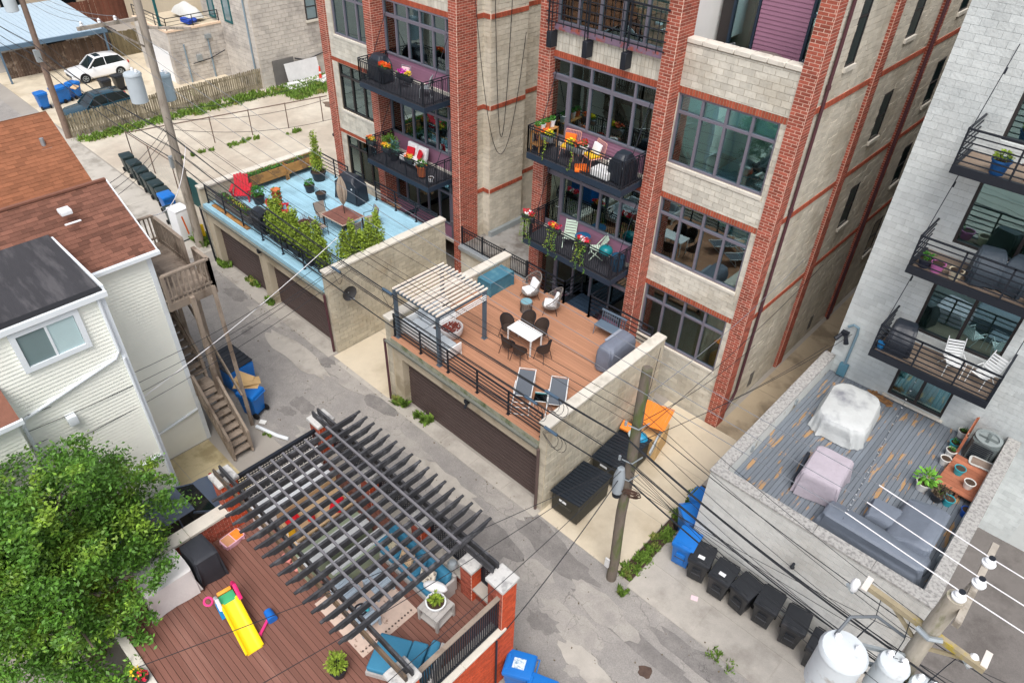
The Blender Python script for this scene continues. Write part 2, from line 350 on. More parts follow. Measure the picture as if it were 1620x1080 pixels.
# ================================================================ ground
g=MB(); g.box(-600,-500,-.5,500,700,0); struct('ground',g,M('city_ground',(158,152,144),.95,.12,.4,.2,20))
def sheet(name,pts,z,mat,h=.05):
    return struct(name,MB().prism(pts,z-h,z),mat)
def rect(x0,y0,x1,y1): return [(x0,y0),(x1,y0),(x1,y1),(x0,y1)]
sheet('alley',rect(-120,7.75,60,12.2),.01,ASPH)
def blob(name,c,rx,ry,z,mat,seed,rot=0,n=22):
    rr=random.Random(seed); pts=[]
    for i in range(n):
        a=2*PI*i/n; k=1+rr.uniform(-.22,.22); x=rx*k*math.cos(a); y=ry*k*math.sin(a)
        pts.append((c[0]+x*math.cos(rot)-y*math.sin(rot),c[1]+x*math.sin(rot)+y*math.cos(rot)))
    struct(name,MB().prism(pts,z-.02,z),mat)
for i,(px,py,rx,ry,mt,ro) in enumerate([(760,840,1.6,.6,ASPHD,.1),(858,850,1.6,.45,ASPHD,-.1),(905,900,.9,.35,ASPHD,.1),(800,800,1.0,.3,ASPHL,.2),(846,905,.7,.4,ASPHL,.4),(900,990,1.1,.5,ASPHL,.05),(925,1050,.9,.35,CONCG,0),(905,1060,.25,.18,ASPHL,.4),(1000,1010,2.4,.3,ASPHD,0),(1120,1060,2.0,.35,ASPHD,0),(1030,935,1.3,.18,ASPHD,0),(560,600,1.6,.5,ASPHL,.1),(520,575,.5,.3,ASPHD,.3),(478,640,.6,.35,ASPHD,0),(455,650,.4,.2,ASPHD,.2),(420,500,1.2,.4,ASPHL,.1),(390,525,.25,.2,ASPHD,0),(396,518,.15,.1,ASPHD,0),(470,560,2.2,.5,CONCG,0),(600,640,.9,.35,ASPHD,.1),(500,700,1.1,.4,ASPHL,0),(372,465,.8,.35,ASPHD,.1),(860,985,.5,.3,ASPHD,.2),(950,960,1.3,.45,ASPHL,-.1),(700,760,1.8,.4,CONCG,0),(640,700,1.3,.3,ASPHL,.05),(760,905,.9,.3,ASPHD,.1)]):
    p=at(px,py,z=0)
    if 8.0+ry*.6<p.y<12.1-ry*.2: blob('asphalt_patch',(p.x,p.y),rx,ry,.014+.0035*(i%4),mt,i,ro)
# concrete pads and walks, with joints
def slab_field(name,x0,y0,x1,y1,nx,ny,z,mat,gap=.02):
    base=sheet(name,rect(x0,y0,x1,y1),z-.012,CONCG)
    for i in range(nx):
        for k in range(ny):
            a0=x0+(x1-x0)*i/nx; a1=x0+(x1-x0)*(i+1)/nx; b0=y0+(y1-y0)*k/ny; b1=y0+(y1-y0)*(k+1)/ny
            MB().box(a0+gap/2,b0+gap/2,z-.05,a1-gap/2,b1-gap/2,z+random.uniform(-.002,.002)).build('concrete_slab',mat,base)
slab_field('parking_pad',-9.6,12.2,-6.22,20.25,1,3,.03,CONC)
slab_field('cart_pad',-5.72,12.1,6.0,14.7,5,2,.03,CONCG)
slab_field('side_walk',-7.4,20.25,-5.0,60,1,24,.025,M('walk_concrete',(176,160,136),.95,.1,1,.3,40,rgb2=(140,126,106),r2scale=.6))
slab_field('gap_pad',-21.5,12.2,-17.75,19.8,1,3,.03,CONC)
slab_field('garage_apron',-21.0,12.0,-9.6,12.62,7,1,.028,CONCG)
slab_field('blue_garage_apron',-32.0,12.0,-21.6,12.72,6,1,.028,CONCG)
slab_field('patio',-20.75,3.2,-15.4,6.0,4,2,.03,M('yellowed_concrete',(196,182,146),.95,.1,1,.3,40,rgb2=(160,146,112),r2scale=.8))
slab_field('alley_slabs',-56,8.2,-33,13.2,6,2,.022,M('pale_alley_concrete',(186,180,170),.95,.08,1.2,.3,40,rgb2=(150,144,134),r2scale=.5))
slab_field('far_parking_pad',-69,13.3,-53.4,27,5,4,.03,CONC)
sheet('gravel_lot',rect(-52.2,13.3,-31.6,45),.012,GRAV)
sheet('side_lot_asphalt',rect(1.3,14.7,40,60),.015,M('brown_grey_asphalt',(112,107,104),.95,.12,1.5,.5,60,rgb2=(98,93,90),r2scale=.8,speck=.15,spscale=30))
blob('oil_stain',at(1615,818,z=0)[:2],.5,.3,.022,M('oil_stain',(48,44,44),.7,.2,4),5)
blob('dark_mud',(-44.5,30),2.4,1.0,.02,M('dark_mud',(112,96,84),.95,.2,2,rgb2=(80,68,60),r2scale=1.2),9,.2)
# pits and small ground marks
blob('drain_cover',at(1021,1062,z=0)[:2],.22,.2,.02,M('rusty_iron',(84,68,60),.9,.3,8),31,n=14)
# weeds and grass
def weeds(name,label,quads,n,h=.12,seed=1,mat=GRASSM):
    rr=np.random.default_rng(seed); P=[]
    tot=sum(abs(q[2]-q[0])*abs(q[3]-q[1]) for q in quads)
    for q in quads:
        k=int(n*abs(q[2]-q[0])*abs(q[3]-q[1])/tot)
        w_,h_=abs(q[2]-q[0]),abs(q[3]-q[1]); nc=max(5,int(w_*h_*22)); cc=np.stack([rr.uniform(q[0],q[2],nc),rr.uniform(q[1],q[3],nc)],1); pick=rr.integers(0,nc,k); sg=min(.16,.16*min(w_,h_))
        xy=cc[pick]+rr.normal(0,1,(k,2))*sg*(.4+rr.random(nc)[pick][:,None])
        P.append(np.concatenate([xy,np.full((k,1),.02)],1))
    P=np.concatenate(P); k=len(P); a=rr.uniform(0,2*PI,k); hh=h*rr.uniform(.4,1.3,k); wd=hh*.3
    dx=np.stack([np.cos(a)*wd,np.sin(a)*wd,np.zeros(k)],1); ln=np.stack([rr.normal(0,.4,k)*hh,rr.normal(0,.4,k)*hh,hh],1)
    V=np.stack([P-dx,P+dx,P+ln+dx*.3,P+ln-dx*.3],1).reshape(-1,3); F=np.arange(4*k).reshape(-1,4)
    me=bpy.data.meshes.new(name); me.from_pydata(V.tolist(),[],F.tolist()); me.materials.append(mat)
    at_=me.attributes.new('rnd','FLOAT','FACE'); at_.data.foreach_set('value',rr.random(k).astype(np.float32))
    o=link(name,me); tag(o,label,'grass',kind='stuff'); return o
sheet('grass_strip_soil',rect(-6.2,12.3,-5.74,17.4),.02,SOIL)
weeds('grass_strip','narrow strip of green weeds between the two concrete pads',[(-6.2,12.35,-5.75,17.4)],5200,.1,1)
weeds('lot_grass','green weeds along the foot of the weathered picket fence',[(-52.0,13.4,-51.0,21),(-52.0,21,-50.7,27),(-51.8,27,-50.4,33),(-50.6,28,-48.5,33)],9000,.2,2)
weeds('lot_joint_weeds','thin line of weeds across the empty lot',[(-44.6,17,-44.3,19),(-44.4,20,-44.0,22.5),(-43.6,24,-43.2,25)],700,.18,3)
def tuft(px,py,r,n,label,h=.22):
    p=at(px,py,z=0); return weeds('weed_tuft',label,[(p.x-r,p.y-r*.5,p.x+r,p.y+r*.5)],n,h,int(px+py))
tuft(634,636,.3,500,'bright weed tuft at the foot of the downspout of the terracotta deck garage',.3)
tuft(668,664,.35,260,'weeds along the apron of the terracotta deck garage')
tuft(352,418,.45,340,'weeds by the left end of the blue deck garage door')
tuft(405,448,.4,300,'weeds along the apron under the blue deck, left clump')
tuft(433,478,.4,300,'weeds along the apron under the blue deck, right clump')
tuft(986,938,.22,160,'weed tuft by the foot of the dark wooden pole',.15)
tuft(1140,1046,.4,160,'thin weeds on the edge of the cart pad',.1)
tuft(322,385,.5,500,'weeds beside the yellow bollard',.35)
tuft(425,690,.2,60,'tiny weed beside the white gutter pipe',.1)
# ================================================================ brick and block building shells
def shell(name,label,x0,x1,y0,y1,h,mortar,cat='building'):
    T=thing(name,label,cat,((x0+x1)/2,(y0+y1)/2,0))
    return T
def window(T,x0,x1,z0,z1,y,nx,ztr=None,fr=FRAME,gl=GLASS,name='window',sill=True,fw=.07,depth=.12,lights=None):
    """framed window in a wall that faces -y: frame, panes, sill"""
    m=MB(); t=fw
    m.box(x0,y-.03,z0,x0+t,y+depth,z1); m.box(x1-t,y-.03,z0,x1,y+depth,z1)
    m.box(x0+t,y-.028,z0,x1-t,y+depth,z0+t); m.box(x0+t,y-.028,z1-t,x1-t,y+depth,z1)
    xs=[x0+(x1-x0)*i/nx for i in range(nx+1)] if lights is None else lights
    for x in xs[1:-1]: m.box(x-t*.6,y-.025,z0+t,x+t*.6,y+depth-.01,z1-t)
    zs=[z0,z1] if ztr is None else [z0,ztr,z1]
    if ztr is not None:
        for a,b in zip(xs[:-1],xs[1:]): m.box(a+t*.6,y-.022,ztr-t*.6,b-t*.6,y+depth-.02,ztr+t*.6)
    wo=m.build(name,fr,T,world=True)
    for a,b in zip(xs[:-1],xs[1:]):
        for c,d_ in zip(zs[:-1],zs[1:]): MB().box(a+.03,y+.045,c+.03,b-.03,y+.055,d_-.03).build('pane',gl,wo,world=True)
    if sill:
        n=3; 
        for i in range(n):
            a=x0-.03+(x1-x0+.06)*i/n; b=x0-.03+(x1-x0+.06)*(i+1)/n
            MB().box(a+.004,y-.11,z0-.13,b-.004,y+.06,z0-.003).build('sill',STONE,wo,world=True,bev=.01,seg=1)
    return wo
def siding(T,x0,x1,z0,z1,y,mat=PURP,ph=.13,name='siding'):
    m=MB(); n=max(1,int(round((z1-z0)/ph))); ph=(z1-z0)/n
    for i in range(n):
        a=z0+i*ph; m.extr([(y,a+ph),(y-.006,a+ph),(y-.024,a+.006),(y-.024,a),(y,a)],'x',x0,x1)
    o=m.build(name,mat,T,world=True); return o
def pillar(T,x0,x1,yf,yb,z0,z1,quota=60,label=None):
    """brick pier: mortar core with courses of bricks on the front and on the right side"""
    P=MB().box(x0,yf,z0,x1,yb,z1).build('pillar',MORT,T,world=True)
    k=T.name
    bond(P,'brick',(x0,yf,z0),(1,0,0),(0,0,1),x1-x0,z1-z0,.3,.1,.02,BRICK,depth=.008,quota=quota,key=k,jit=.003)
    bond(P,'brick',(x1,yf,z0),(0,1,0),(0,0,1),yb-yf,z1-z0,.3,.1,.02,BRICK,depth=.008,quota=quota//2,key=k,jit=.003)
    return P
def soldier(T,x0,x1,y,z,h=.22,quota=40,axis='x',yy=None):
    P=MB()
    if axis=='x': P.box(x0,y+.012,z,x1,y+.1,z+h)
    else: P.box(y-.1,x0,z,y-.012,x1,z+h)
    P=P.build('soldier_course',MORT,T,world=True)
    if axis=='x': bond(P,'soldier_brick',(x0,y+.012,z),(1,0,0),(0,0,1),x1-x0,h,.1,h,.018,SOLD,depth=.03,quota=quota,key=T.name,jit=.003)
    else: bond(P,'soldier_brick',(y-.012,x0,z),(0,1,0),(0,0,1),x1-x0,h,.1,h,.018,SOLD,depth=.03,quota=quota,key=T.name,jit=.003)
    return P
def room(T,x0,x1,y0,y1,z0,z1,wall=ROOMW):
    """the room behind a window: walls, ceiling and floor seen through the glass"""
    m=MB(); t=.1
    m.box(x0,y1,z0,x1,y1+t,z1); m.box(x0-t,y0,z0,x0,y1,z1); m.box(x1,y0,z0,x1+t,y1,z1); m.box(x0,y0,z1,x1,y1,z1+t)
    m.build('room_wall',wall,T,world=True)
    MB().box(x0,y0,z0-t,x1,y1,z0).build('room_floor',ROOMF,T,world=True)
def balcony_rail(B,x0,x1,yf,yb,z,h=1.0,pitch=.1,mat=BLACKM,left=True,right=True):
    m=MB(); r=.018
    runs=[((x0,yf),(x1,yf))]
    if left: runs.append(((x0,yf),(x0,yb)))
    if right: runs.append(((x1,yf),(x1,yb)))
    for a,b in runs:
        L=math.dist(a,b); n=int(L/pitch)
        for zz in (z+.08,z+h-.1,z+h): m.bar((a[0],a[1],zz),(b[0],b[1],zz),.035,.03)
        for i in range(n+1):
            t=i/n; x=a[0]+(b[0]-a[0])*t; y=a[1]+(b[1]-a[1])*t
            w=.045 if i%max(1,round(n/3))==0 else r
            m.bar((x,y,z),(x,y,z+h-(0 if w>.03 else .1)),w)
    return m.build('railing',mat,B,world=True)
def balcony(T,x0,x1,yf,yb,z,th=.26):
    B=MB().box(x0,yf,z-th,x1,yb,z-.04).build('balcony',BLUEBLK,T,world=True)
    MB().box(x0+.02,yf+.02,z-.04,x1-.02,yb,z).build('balcony_floor',M('dark_balcony_boards',(62,62,68),.8,.15,4,.3,20),B,world=True)
    balcony_rail(B,x0+.03,x1-.03,yf+.03,yb,z)
    m=MB()
    for x in (x0+.15,x1-.15): m.cyl((x,yf+.25,z),(x,yb+.02,z+2.75),.014,n=6)
    m.build('tie_rod',BLACKM,B,world=True)
    return B
FL=3.66
# ---------------------------------------------------------------- the main brick building
T=MAIN=thing('apartment_building','beige block and red brick apartment building behind the terracotta roof deck','building',(-12.5,35,0))
k=T.name
YF=20.35; YL=20.0; XS=-7.6
wl=MB()
Z1,Z2=2.45,4.82
wz=[(Z1+i*FL,Z2+i*FL) for i in range(3)]
def wall_with_holes(T,name,x0,x1,z0,z1,y,th,holes,mat):
    m=MB(); xs=sorted(set([x0,x1]+[h[0] for h in holes]+[h[1] for h in holes])); zs=sorted(set([z0,z1]+[h[2] for h in holes]+[h[3] for h in holes]))
    for a,b in zip(xs[:-1],xs[1:]):
        run=None
        for c,d_ in zip(zs[:-1],zs[1:]):
            solid=not any(a>=h[0]-1e-6 and b<=h[1]+1e-6 and c>=h[2]-1e-6 and d_<=h[3]+1e-6 for h in holes)
            if solid: m.box(a,y,c,b,y+th,d_)
    return m.build(name,mat,T,world=True)
# right window bay
xa,xb=-11.65,-7.88; wx0,wx1=-11.62,-8.1
hol=[(wx0,wx1,a,b) for a,b in wz]
Wl=wall_with_holes(T,'front_wall',xa,xb,0,12.36,YF,.3,hol,BMORT)
hb=[(h[0]-xa,h[1]-xa,h[2]-.13,h[3]+.22) for h in hol]+[(0,xb-xa,h[3],h[3]+.22) for h in hol]+[(h[0]-xa-.05,h[1]-xa+.05,h[2]-.14,h[2]) for h in hol]
bond(Wl,'block',(xa,YF,0),(1,0,0),(0,0,1),xb-xa,13.66,.4,.2,.012,BLOCK,hb,depth=.02,quota=150,key=k)
for i,(a,b) in enumerate(wz):
    window(T,wx0,wx1,a,b,YF+.06,4,b-.62)
    soldier(T,xa,xb,YF,b,quota=38)
    room(T,-11.6,-7.75,YF+.32,YF+3.6,a-.72,b+.35)
# terrace on the fourth floor
MB().box(xa,YF,12.361,xb,YF+.25,13.66).build('terrace_parapet',BMORT,T,world=True)
for i in range(7):
    a=xa+(xb-xa)*i/7; b=xa+(xb-xa)*(i+1)/7
    MB().box(a+.005,YF-.07,13.68,b-.005,YF+.32,13.83).build('coping_stone',STONE,T,world=True,bev=.02,seg=1)
MB().box(xa,YF+.25,12.5,-7.7,23.2,12.7).build('terrace_floor',CONCG,T,world=True)
th_=[(-11.5,-10.6,12.7,15.4),(-8.95,-7.95,12.9,15.6)]
wall_with_holes(T,'terrace_wall',-11.9,-7.7,12.7,17.2,22.6,.2,th_,DFRAME)
for a,b,z0,z1 in ((-10.58,-8.97,12.7,17.2),(-7.93,-7.7,12.7,17.2),(-8.95,-7.95,15.62,17.2)): siding(T,a,b,z0,z1,22.59)
siding(T,-11.5,-10.6,15.42,17.2,22.59)
window(T,-8.95,-7.95,12.9,15.6,22.56,1,14.6,fr=BLUEBLK,sill=False)
window(T,-11.5,-10.6,12.72,15.4,22.56,1,None,fr=BLUEBLK,gl=GLASSD,sill=False,name='terrace_door')
room(T,-11.9,-7.75,22.85,26,12.6,16)
# left glazed bay
xl,xr=-16.75,-12.12
def glazed(T,xl,xr,y,zf,door,ztop,zdoor,zsill,n=5,dw=.92,curt=None):
    """curtain wall of a balcony bay: transom row, tall lights, a door with its lever, mauve siding below"""
    if door=='l':
        xs=[xl,xl+dw]+[xl+dw+(xr-xl-dw)*i/(n-1) for i in range(1,n)]; d0,d1=xl,xl+dw; s0,s1=xl+dw,xr
    else:
        xs=[xl+(xr-dw-xl)*i/(n-1) for i in range(n)]+[xr]; d0,d1=xr-dw,xr; s0,s1=xl,xr-dw
    ztr=ztop-.62
    wo=window(T,xl,xr,ztr,ztop,y,n,None,lights=xs,sill=False,name='transom_window',fw=.06)
    window(T,s0,s1,zsill,ztr,y+.002,n-1,None,lights=[q for q in xs if s0-1e-6<=q<=s1+1e-6],sill=False,fw=.07)
    siding(T,s0,s1,zf+.02,zsill-.002,y+.03)
    D=MB(); f=.11
    D.box(d0,y,zf+.02,d0+f,y+.07,ztr-.003).box(d1-f,y,zf+.02,d1,y+.07,ztr-.003).box(d0+f,y+.002,zf+.02,d1-f,y+.07,zf+.28).box(d0+f,y+.002,ztr-.15,d1-f,y+.07,ztr-.003)
    D=D.build('door',FRAME,T,world=True)
    MB().box(d0+f,y+.03,zf+.28,d1-f,y+.04,ztr-.15).build('pane',GLASSD,D,world=True)
    hx=d1-.06 if door=='l' else d0+.06
    MB().cyl((hx,y-.06,zf+1.05),(hx,y,zf+1.05),.02,n=6).bar((hx,y-.06,zf+1.05),(hx+(-.12 if door=='l' else .12),y-.06,zf+1.05),.02).build('door_lever',GALV,D,world=True)
    MB().box(xl-.02,y-.05,zf-.12,xr,y+.1,zf+.018).build('threshold',STONE,T,world=True)
for i in (1,2):
    zf=5.38+(i-1)*FL
    glazed(T,xl,xr,YL,zf+.12,'l',zf+3.15,0,zf+.86)
    room(T,xl,xr,YL+.2,YL+3.4,zf-.05,zf+3.2)
glazed(T,xl,xr,YL,1.9,'l',4.9,0,2.7)
room(T,xl,xr,YL+.2,YL+4.6,1.8,4.95)
for i in range(3):
    zt=4.9+i*FL if i==0 else 5.38+(i-1)*FL+3.15
    soldier(T,xl,xr,YL,zt,quota=40)
    nz=(5.36 if i==0 else 9.04) if i<2 else 13.2
    if nz-zt-.22>.05:
        Wb=MB().box(xl,YL+.02,zt+.22,xr,YL+.3,nz-.1).build('spandrel_wall',BMORT,T,world=True)
        bond(Wb,'block',(xl,YL+.02,zt+.22),(1,0,0),(0,0,1),xr-xl,nz-.1-zt-.22,.15,.3,.012,BLOCK,depth=.018,stag=0,quota=40,key=k)
window(T,xl+.15,xr,13.32,16.2,YL+.05,5,None,sill=False,name='window')
MB().box(xl,YL-.1,13.12,xr,YL+.15,13.3).build('window_ledge',M('mauve_ledge',(138,116,136),.7,.1,5,rgb2=(168,92,80),r2scale=3,r2lo=.5,r2hi=.6),T,world=True)
room(T,xl,xr,YL+.25,YL+4.6,13.1,16.4)
m=MB()
for zz in (13.4,13.7,14.0,14.3,14.6): m.bar((xl-.1,YL-.3,zz),(xr+.1,YL-.3,zz),.03,.03 if zz<14.6 else .06)
for x in np.arange(xl,xr,.34): m.bar((x,YL-.3,13.3),(x,YL-.3,14.6),.02)
m.build('guard_railing',BLACKM,T,world=True)
for x in (xl+.12,-15.05,-13.45):
    MB().box(x-.1,YL-.38,12.55,x+.1,YL-.02,13.08).build('railing_bracket',BLACKM,T,world=True,bev=.01,seg=1)
    MB().bar((x-.06,YL-.33,13.08),(x-.06,YL-.33,14.7),.03).bar((x+.07,YL-.33,13.08),(x+.07,YL-.33,14.7),.03).build('railing_post',BLACKM,T,world=True)
balcony(T,-16.62,-12.25,18.72,YL,9.02); balcony(T,-16.62,-12.2,18.72,YL,5.38)
pillar(T,-17.15,-16.62,19.75,YL+.4,0,17,50); pillar(T,-12.12,-11.65,19.75,YF+.3,0,17,60); pillar(T,-7.9,-7.4,20.28,20.83,0,17,90)
# right side wall with its piers, bands, windows and downspout
side_w=[(22.6,23.3,13.4,16.2)]+[(27.6,28.5,z,z+1.75) for z in (6.0,9.66,13.3)]+[(33.2,34.2,z,z+1.8) for z in (2.3,5.96,9.6,13.25)]
m=MB()
Wl=MB().box(XS-.25,YF+.3,0,XS,48,17).build('side_wall',BMORT,T,world=True)
hb=[(a-20.85,b-20.85,c,d_) for a,b,c,d_ in side_w]+[(0,30,z,z+.2) for z in (4.72,8.62,12.3)]
bond(Wl,'block',(XS,20.85,0),(0,1,0),(0,0,1),27,17,.4,.2,.012,ROCK,hb,depth=.022,quota=110,key=k,jit=.008)
for z in (4.72,8.62,12.3): soldier(T,20.85,46,XS+.035,z,.2,quota=30,axis='y')
for y0 in (25.4,30.6,35.8,41): 
    P=MB().box(XS-.02,y0,0,XS+.14,y0+.55,17).build('side_pier',MORT,T,world=True)
    bond(P,'brick',(XS+.14,y0,0),(0,1,0),(0,0,1),.55,17,.3,.1,.02,BRICK,depth=.008,quota=14,key=k,jit=.003)
    bond(P,'brick',(XS,y0,0),(1,0,0),(0,0,1),.14,17,.3,.1,.02,BRICK,depth=.008,quota=0,key=k,jit=.003)
for (a,b,c,d_) in side_w:
    wo=MB().box(XS+.0,a,c,XS+.03,a+.06,d_).box(XS,b-.06,c,XS+.03,b,d_).box(XS,a+.06,c,XS+.03,b-.06,c+.06).box(XS,a+.06,d_-.06,XS+.03,b-.06,d_).box(XS,a+.06,(c+d_)/2-.03,XS+.028,b-.06,(c+d_)/2+.03).build('side_window',DFRAME,T,world=True)
    MB().box(XS-.002,a+.03,c+.03,XS+.012,b-.03,d_-.03).build('pane',M('black_glass',(30,48,50),.06,.1,1,spec=.8),wo,world=True)
    MB().box(XS-.02,a-.05,c-.14,XS+.1,b+.05,c-.002).build('sill',STONE,wo,world=True)
def pipe(T,pts,r,mat,name='downspout',n=8): return MB().tube(pts,r,n).build(name,mat,T,world=True)
DSP=M('maroon_downspout',(84,52,58),.5,.08,4)
pipe(T,[(XS+.1,21.6,17),(XS+.1,21.6,1.1),(XS+.1,21.45,.75),(XS+.1,20.95,.3),(XS+.12,20.7,.05)],.055,DSP)
for z in (5,9,13): MB().cyl((XS+.1,21.6,z),(XS+.1,21.6,z+.12),.075,n=8).build('downspout_collar',DSP,T,world=True)
pipe(T,[(XS+.22,30.4,17),(XS+.22,30.4,.1)],.06,DSP)
for y in (22.9,28.4): MB().box(XS,y,.4,XS+.05,y+.3,1.1).build('wall_vent',M('grey_vent',(110,108,104),.7),T,world=True)
MB().box(-17.1,20.9,0,XS-.25,48,17.2).box(-17.0,YL+.3,16.4,XS-.3,20.9,17.15).build('building_core',BMORT,T,world=True) if False else None
MB().box(-17.1,24.9,0,-7.86,48,17.0).build('rear_block',BMORT,T,world=True)
MB().box(-17.15,YL+.4,0,-16.95,24.9,17).build('left_wall',BLOCK,T,world=True)
MB().box(-17.1,YL+.3,17,-11.7,22.6,17.2).box(-17.1,22.6,17,-7.6,48,17.2).build('roof',BROOF,T,world=True)
# ---------------------------------------------------------------- the left brick building
T=LEFT=thing('apartment_building','beige block and red brick apartment building behind the blue roof deck','building',(-26.5,35,0)); k=T.name+'L'; T.name='apartment_building.001'; k=T.name
YB=20.45; xl,xr=-26.9,-21.9
for i in range(3):
    zf=[1.8,5.38,5.38+FL][i]; zt=[4.95,8.53,8.53+FL][i]
    glazed(T,xl,xr,YB,zf+.1,'r',zt,0,zf+.86,n=6)
    room(T,xl,xr,YB+.2,YB+3.4,zf-.05,zt+.05)
    soldier(T,xl,xr,YB,zt,quota=34)
    Wb=MB().box(xl,YB+.02,zt+.22,xr,YB+.3,zt+.42 if i<2 else 17).build('spandrel_wall',BMORT,T,world=True)
    bond(Wb,'block',(xl,YB+.02,zt+.22),(1,0,0),(0,0,1),xr-xl,.2 if i<2 else .9,.2,.3,.012,BLOCK,depth=.018,stag=0,quota=20,key=k)
balcony(T,-26.85,-22.45,18.78,YB,9.02); balcony(T,-26.85,-22.45,18.78,YB,5.38)
pillar(T,-21.9,-21.42,19.75,YB+.4,0,17,80); pillar(T,-27.4,-26.9,19.75,YB+.3,0,17,60); pillar(T,-31.75,-31.2,20.22,20.8,0,17,60)
xa,xb=-31.2,-27.4; YW=20.35; hol=[(-30.75,-27.9,a+.15,b+.1) for a,b in wz]
Wl=wall_with_holes(T,'front_wall',xa,xb,0,17,YW,.3,hol,BMORT)
hb=[(h[0]-xa,h[1]-xa,h[2]-.13,h[3]) for h in hol]+[(0,xb-xa,h[3]+.02,h[3]+.22) for h in hol]
bond(Wl,'block',(xa,YW,0),(1,0,0),(0,0,1),xb-xa,17,.4,.2,.012,BLOCK,hb,depth=.02,quota=120,key=k)
for i,h in enumerate(hol):
    window(T,h[0],h[1],h[2],h[3],YW+.06,3,h[3]-.6,fr=DFRAME if i<2 else FRAME); soldier(T,xa,xb,YW,h[3]+.02,.2,quota=30)
    room(T,h[0]-.3,h[1]+.3,YW+.32,YW+4,h[2]-.7,h[3]+.3)
CURT={1:M('yellow_green_curtain',(196,190,110),.9,.1,3),2:M('pale_teal_curtain',(196,216,214),.9,.06,3),0:M('pale_blind',(170,196,200),.9,.05,3)}
for i,h in enumerate(hol):
    n=26; c=MB(); spans=[(h[0]+.05,h[1]-.05)] if i==1 else ([(h[0]+1,h[1]-.05)] if i==2 else [(h[1]-.9,h[1]-.1)])
    for a,b in spans:
        c.grid(lambda u,v,a=a,b=b,h=h:(a+(b-a)*u,YW+.36+.03*math.sin(u*60),h[2]+(h[3]-h[2])*v),64,1)
    c.build('curtain',CURT[i],T,world=True,smooth=True)
# side wall of the left building towards the gap
Wl=MB().box(-21.8,YB+.4,0,-21.5,48,17).box(-21.5,21.3,0,-21.1,23.5,17).build('side_wall',BMORT,T,world=True)
bands=[(0,30,z,z+.2) for z in (4.72,8.62,12.3)]
bond(Wl,'block',(-21.5,20.2,0),(0,1,0),(0,0,1),1.1,17,.4,.2,.012,ROCK,bands,depth=.022,quota=60,key=k,jit=.008)
bond(Wl,'block',(-21.5,21.3,0),(1,0,0),(0,0,1),.4,17,.4,.2,.012,ROCK,bands,depth=.022,quota=30,key=k)
bond(Wl,'block',(-21.1,21.3,0),(0,1,0),(0,0,1),2.2,17,.4,.2,.012,ROCK,bands,depth=.022,quota=60,key=k,jit=.008)
bond(Wl,'block',(-21.5,23.5,0),(0,1,0),(0,0,1),10,17,.4,.2,.012,ROCK,bands,depth=.022,quota=0,key=k,jit=.008)
for z in (4.72,8.62,12.3):
    soldier(T,20.2,21.3,-21.465,z,.2,quota=10,axis='y'); soldier(T,21.3,23.5,-21.065,z,.2,quota=10,axis='y'); soldier(T,23.5,30,-21.465,z,.2,quota=10,axis='y')
    soldier(T,-21.5,-21.08,21.27,z,.2,quota=5)
MB().box(-31.7,25,0,-21.8,48,17).build('rear_block',BMORT,T,world=True)
MB().box(-31.72,20.8,0,-31.5,25,17).build('left_wall',BLOCK,T,world=True)
MB().box(-31.7,20.7,17,-21.5,48,17.2).build('roof',BROOF,T,world=True)
lm=MB().box(-31.86,20.3,4.6,-31.75,20.5,4.95).ell((-31.85,20.3,4.55),.1); lm.build('wall_lamp',BLACKM,T,world=True)
# flat connecting roof between the two brick buildings with its fence
T=thing('flat_roof_link','low flat roof with weathered grey membrane between the two brick buildings','roof',(-19.3,22,0))
MB().box(-21.45,19.75,0,-17.16,40,2.4).build('link_wall',BLOCK,T,world=True)
MB().box(-21.4,19.7,2.4,-17.16,40,2.5).build('roof_membrane',M('weathered_membrane',(150,148,144),.8,.25,.8,.2,20,rgb2=(112,106,100),r2scale=1.1,r2lo=.45,r2hi=.6),T,world=True)
MB().extr([(19.55,2.35),(19.55,2.52),(19.85,2.58),(19.85,2.35)],'x',-21.4,-17.16).build('roof_edge',GALV,T,world=True)
MB().extr([(-21.08,2.5),(-21.08,2.8),(-20.85,2.52),(-20.85,2.5)],'y',21.3,24).build('flashing',GALV,T,world=True) if False else None
MB().box(-21.09,21.25,2.5,-20.9,23.6,2.75).build('flashing',GALV,T,world=True)
F=MB(); 
for zz in (2.62,3.28,3.42): F.bar((-21.35,19.78,zz),(-17.2,19.78,zz),.035)
for x in np.arange(-21.3,-17.2,.11): F.bar((x,19.78,2.5),(x,19.78,3.42),.018)
for x in (-21.35,-20.0,-18.6,-17.25): F.bar((x,19.78,2.5),(x,19.78,3.5),.06)
one('roof_fence',F,BLACKM,'black steel fence along the edge of the low link roof','fence')
# ---------------------------------------------------------------- grey block building on the right
T=GREY=thing('grey_block_building','pale grey block building with open black steel balconies','building',(1,30,0)); k='grey'
YG=22.6; x0,x1=-4.95,9.0
hol=[(-2.75,-.95,3.42,5.55),(-2.9,-.35,6.15,8.55),(-2.95,.3,9.4,11.8),(-2.95,.3,12.6,15)]
Wl=wall_with_holes(T,'front_wall',x0,x1,0,17,YG,.3,hol,GMORT)
bond(Wl,'block',(x0,YG,0),(1,0,0),(0,0,1),7.5,17,.4,.2,.008,GBLOCK,[(h[0]-x0,h[1]-x0,h[2],h[3]) for h in hol],depth=.014,quota=300,key=k,jit=.004)
MB().box(x0,YG+.3,0,x0+.25,48,17).box(x0,44,0,x1,48,17).box(x0+.25,27.5,0,x1,27.7,17).build('side_wall',GBLOCK,T,world=True)
MB().box(x0,YG,17,x1,48,17.2).build('roof',BROOF,T,world=True)
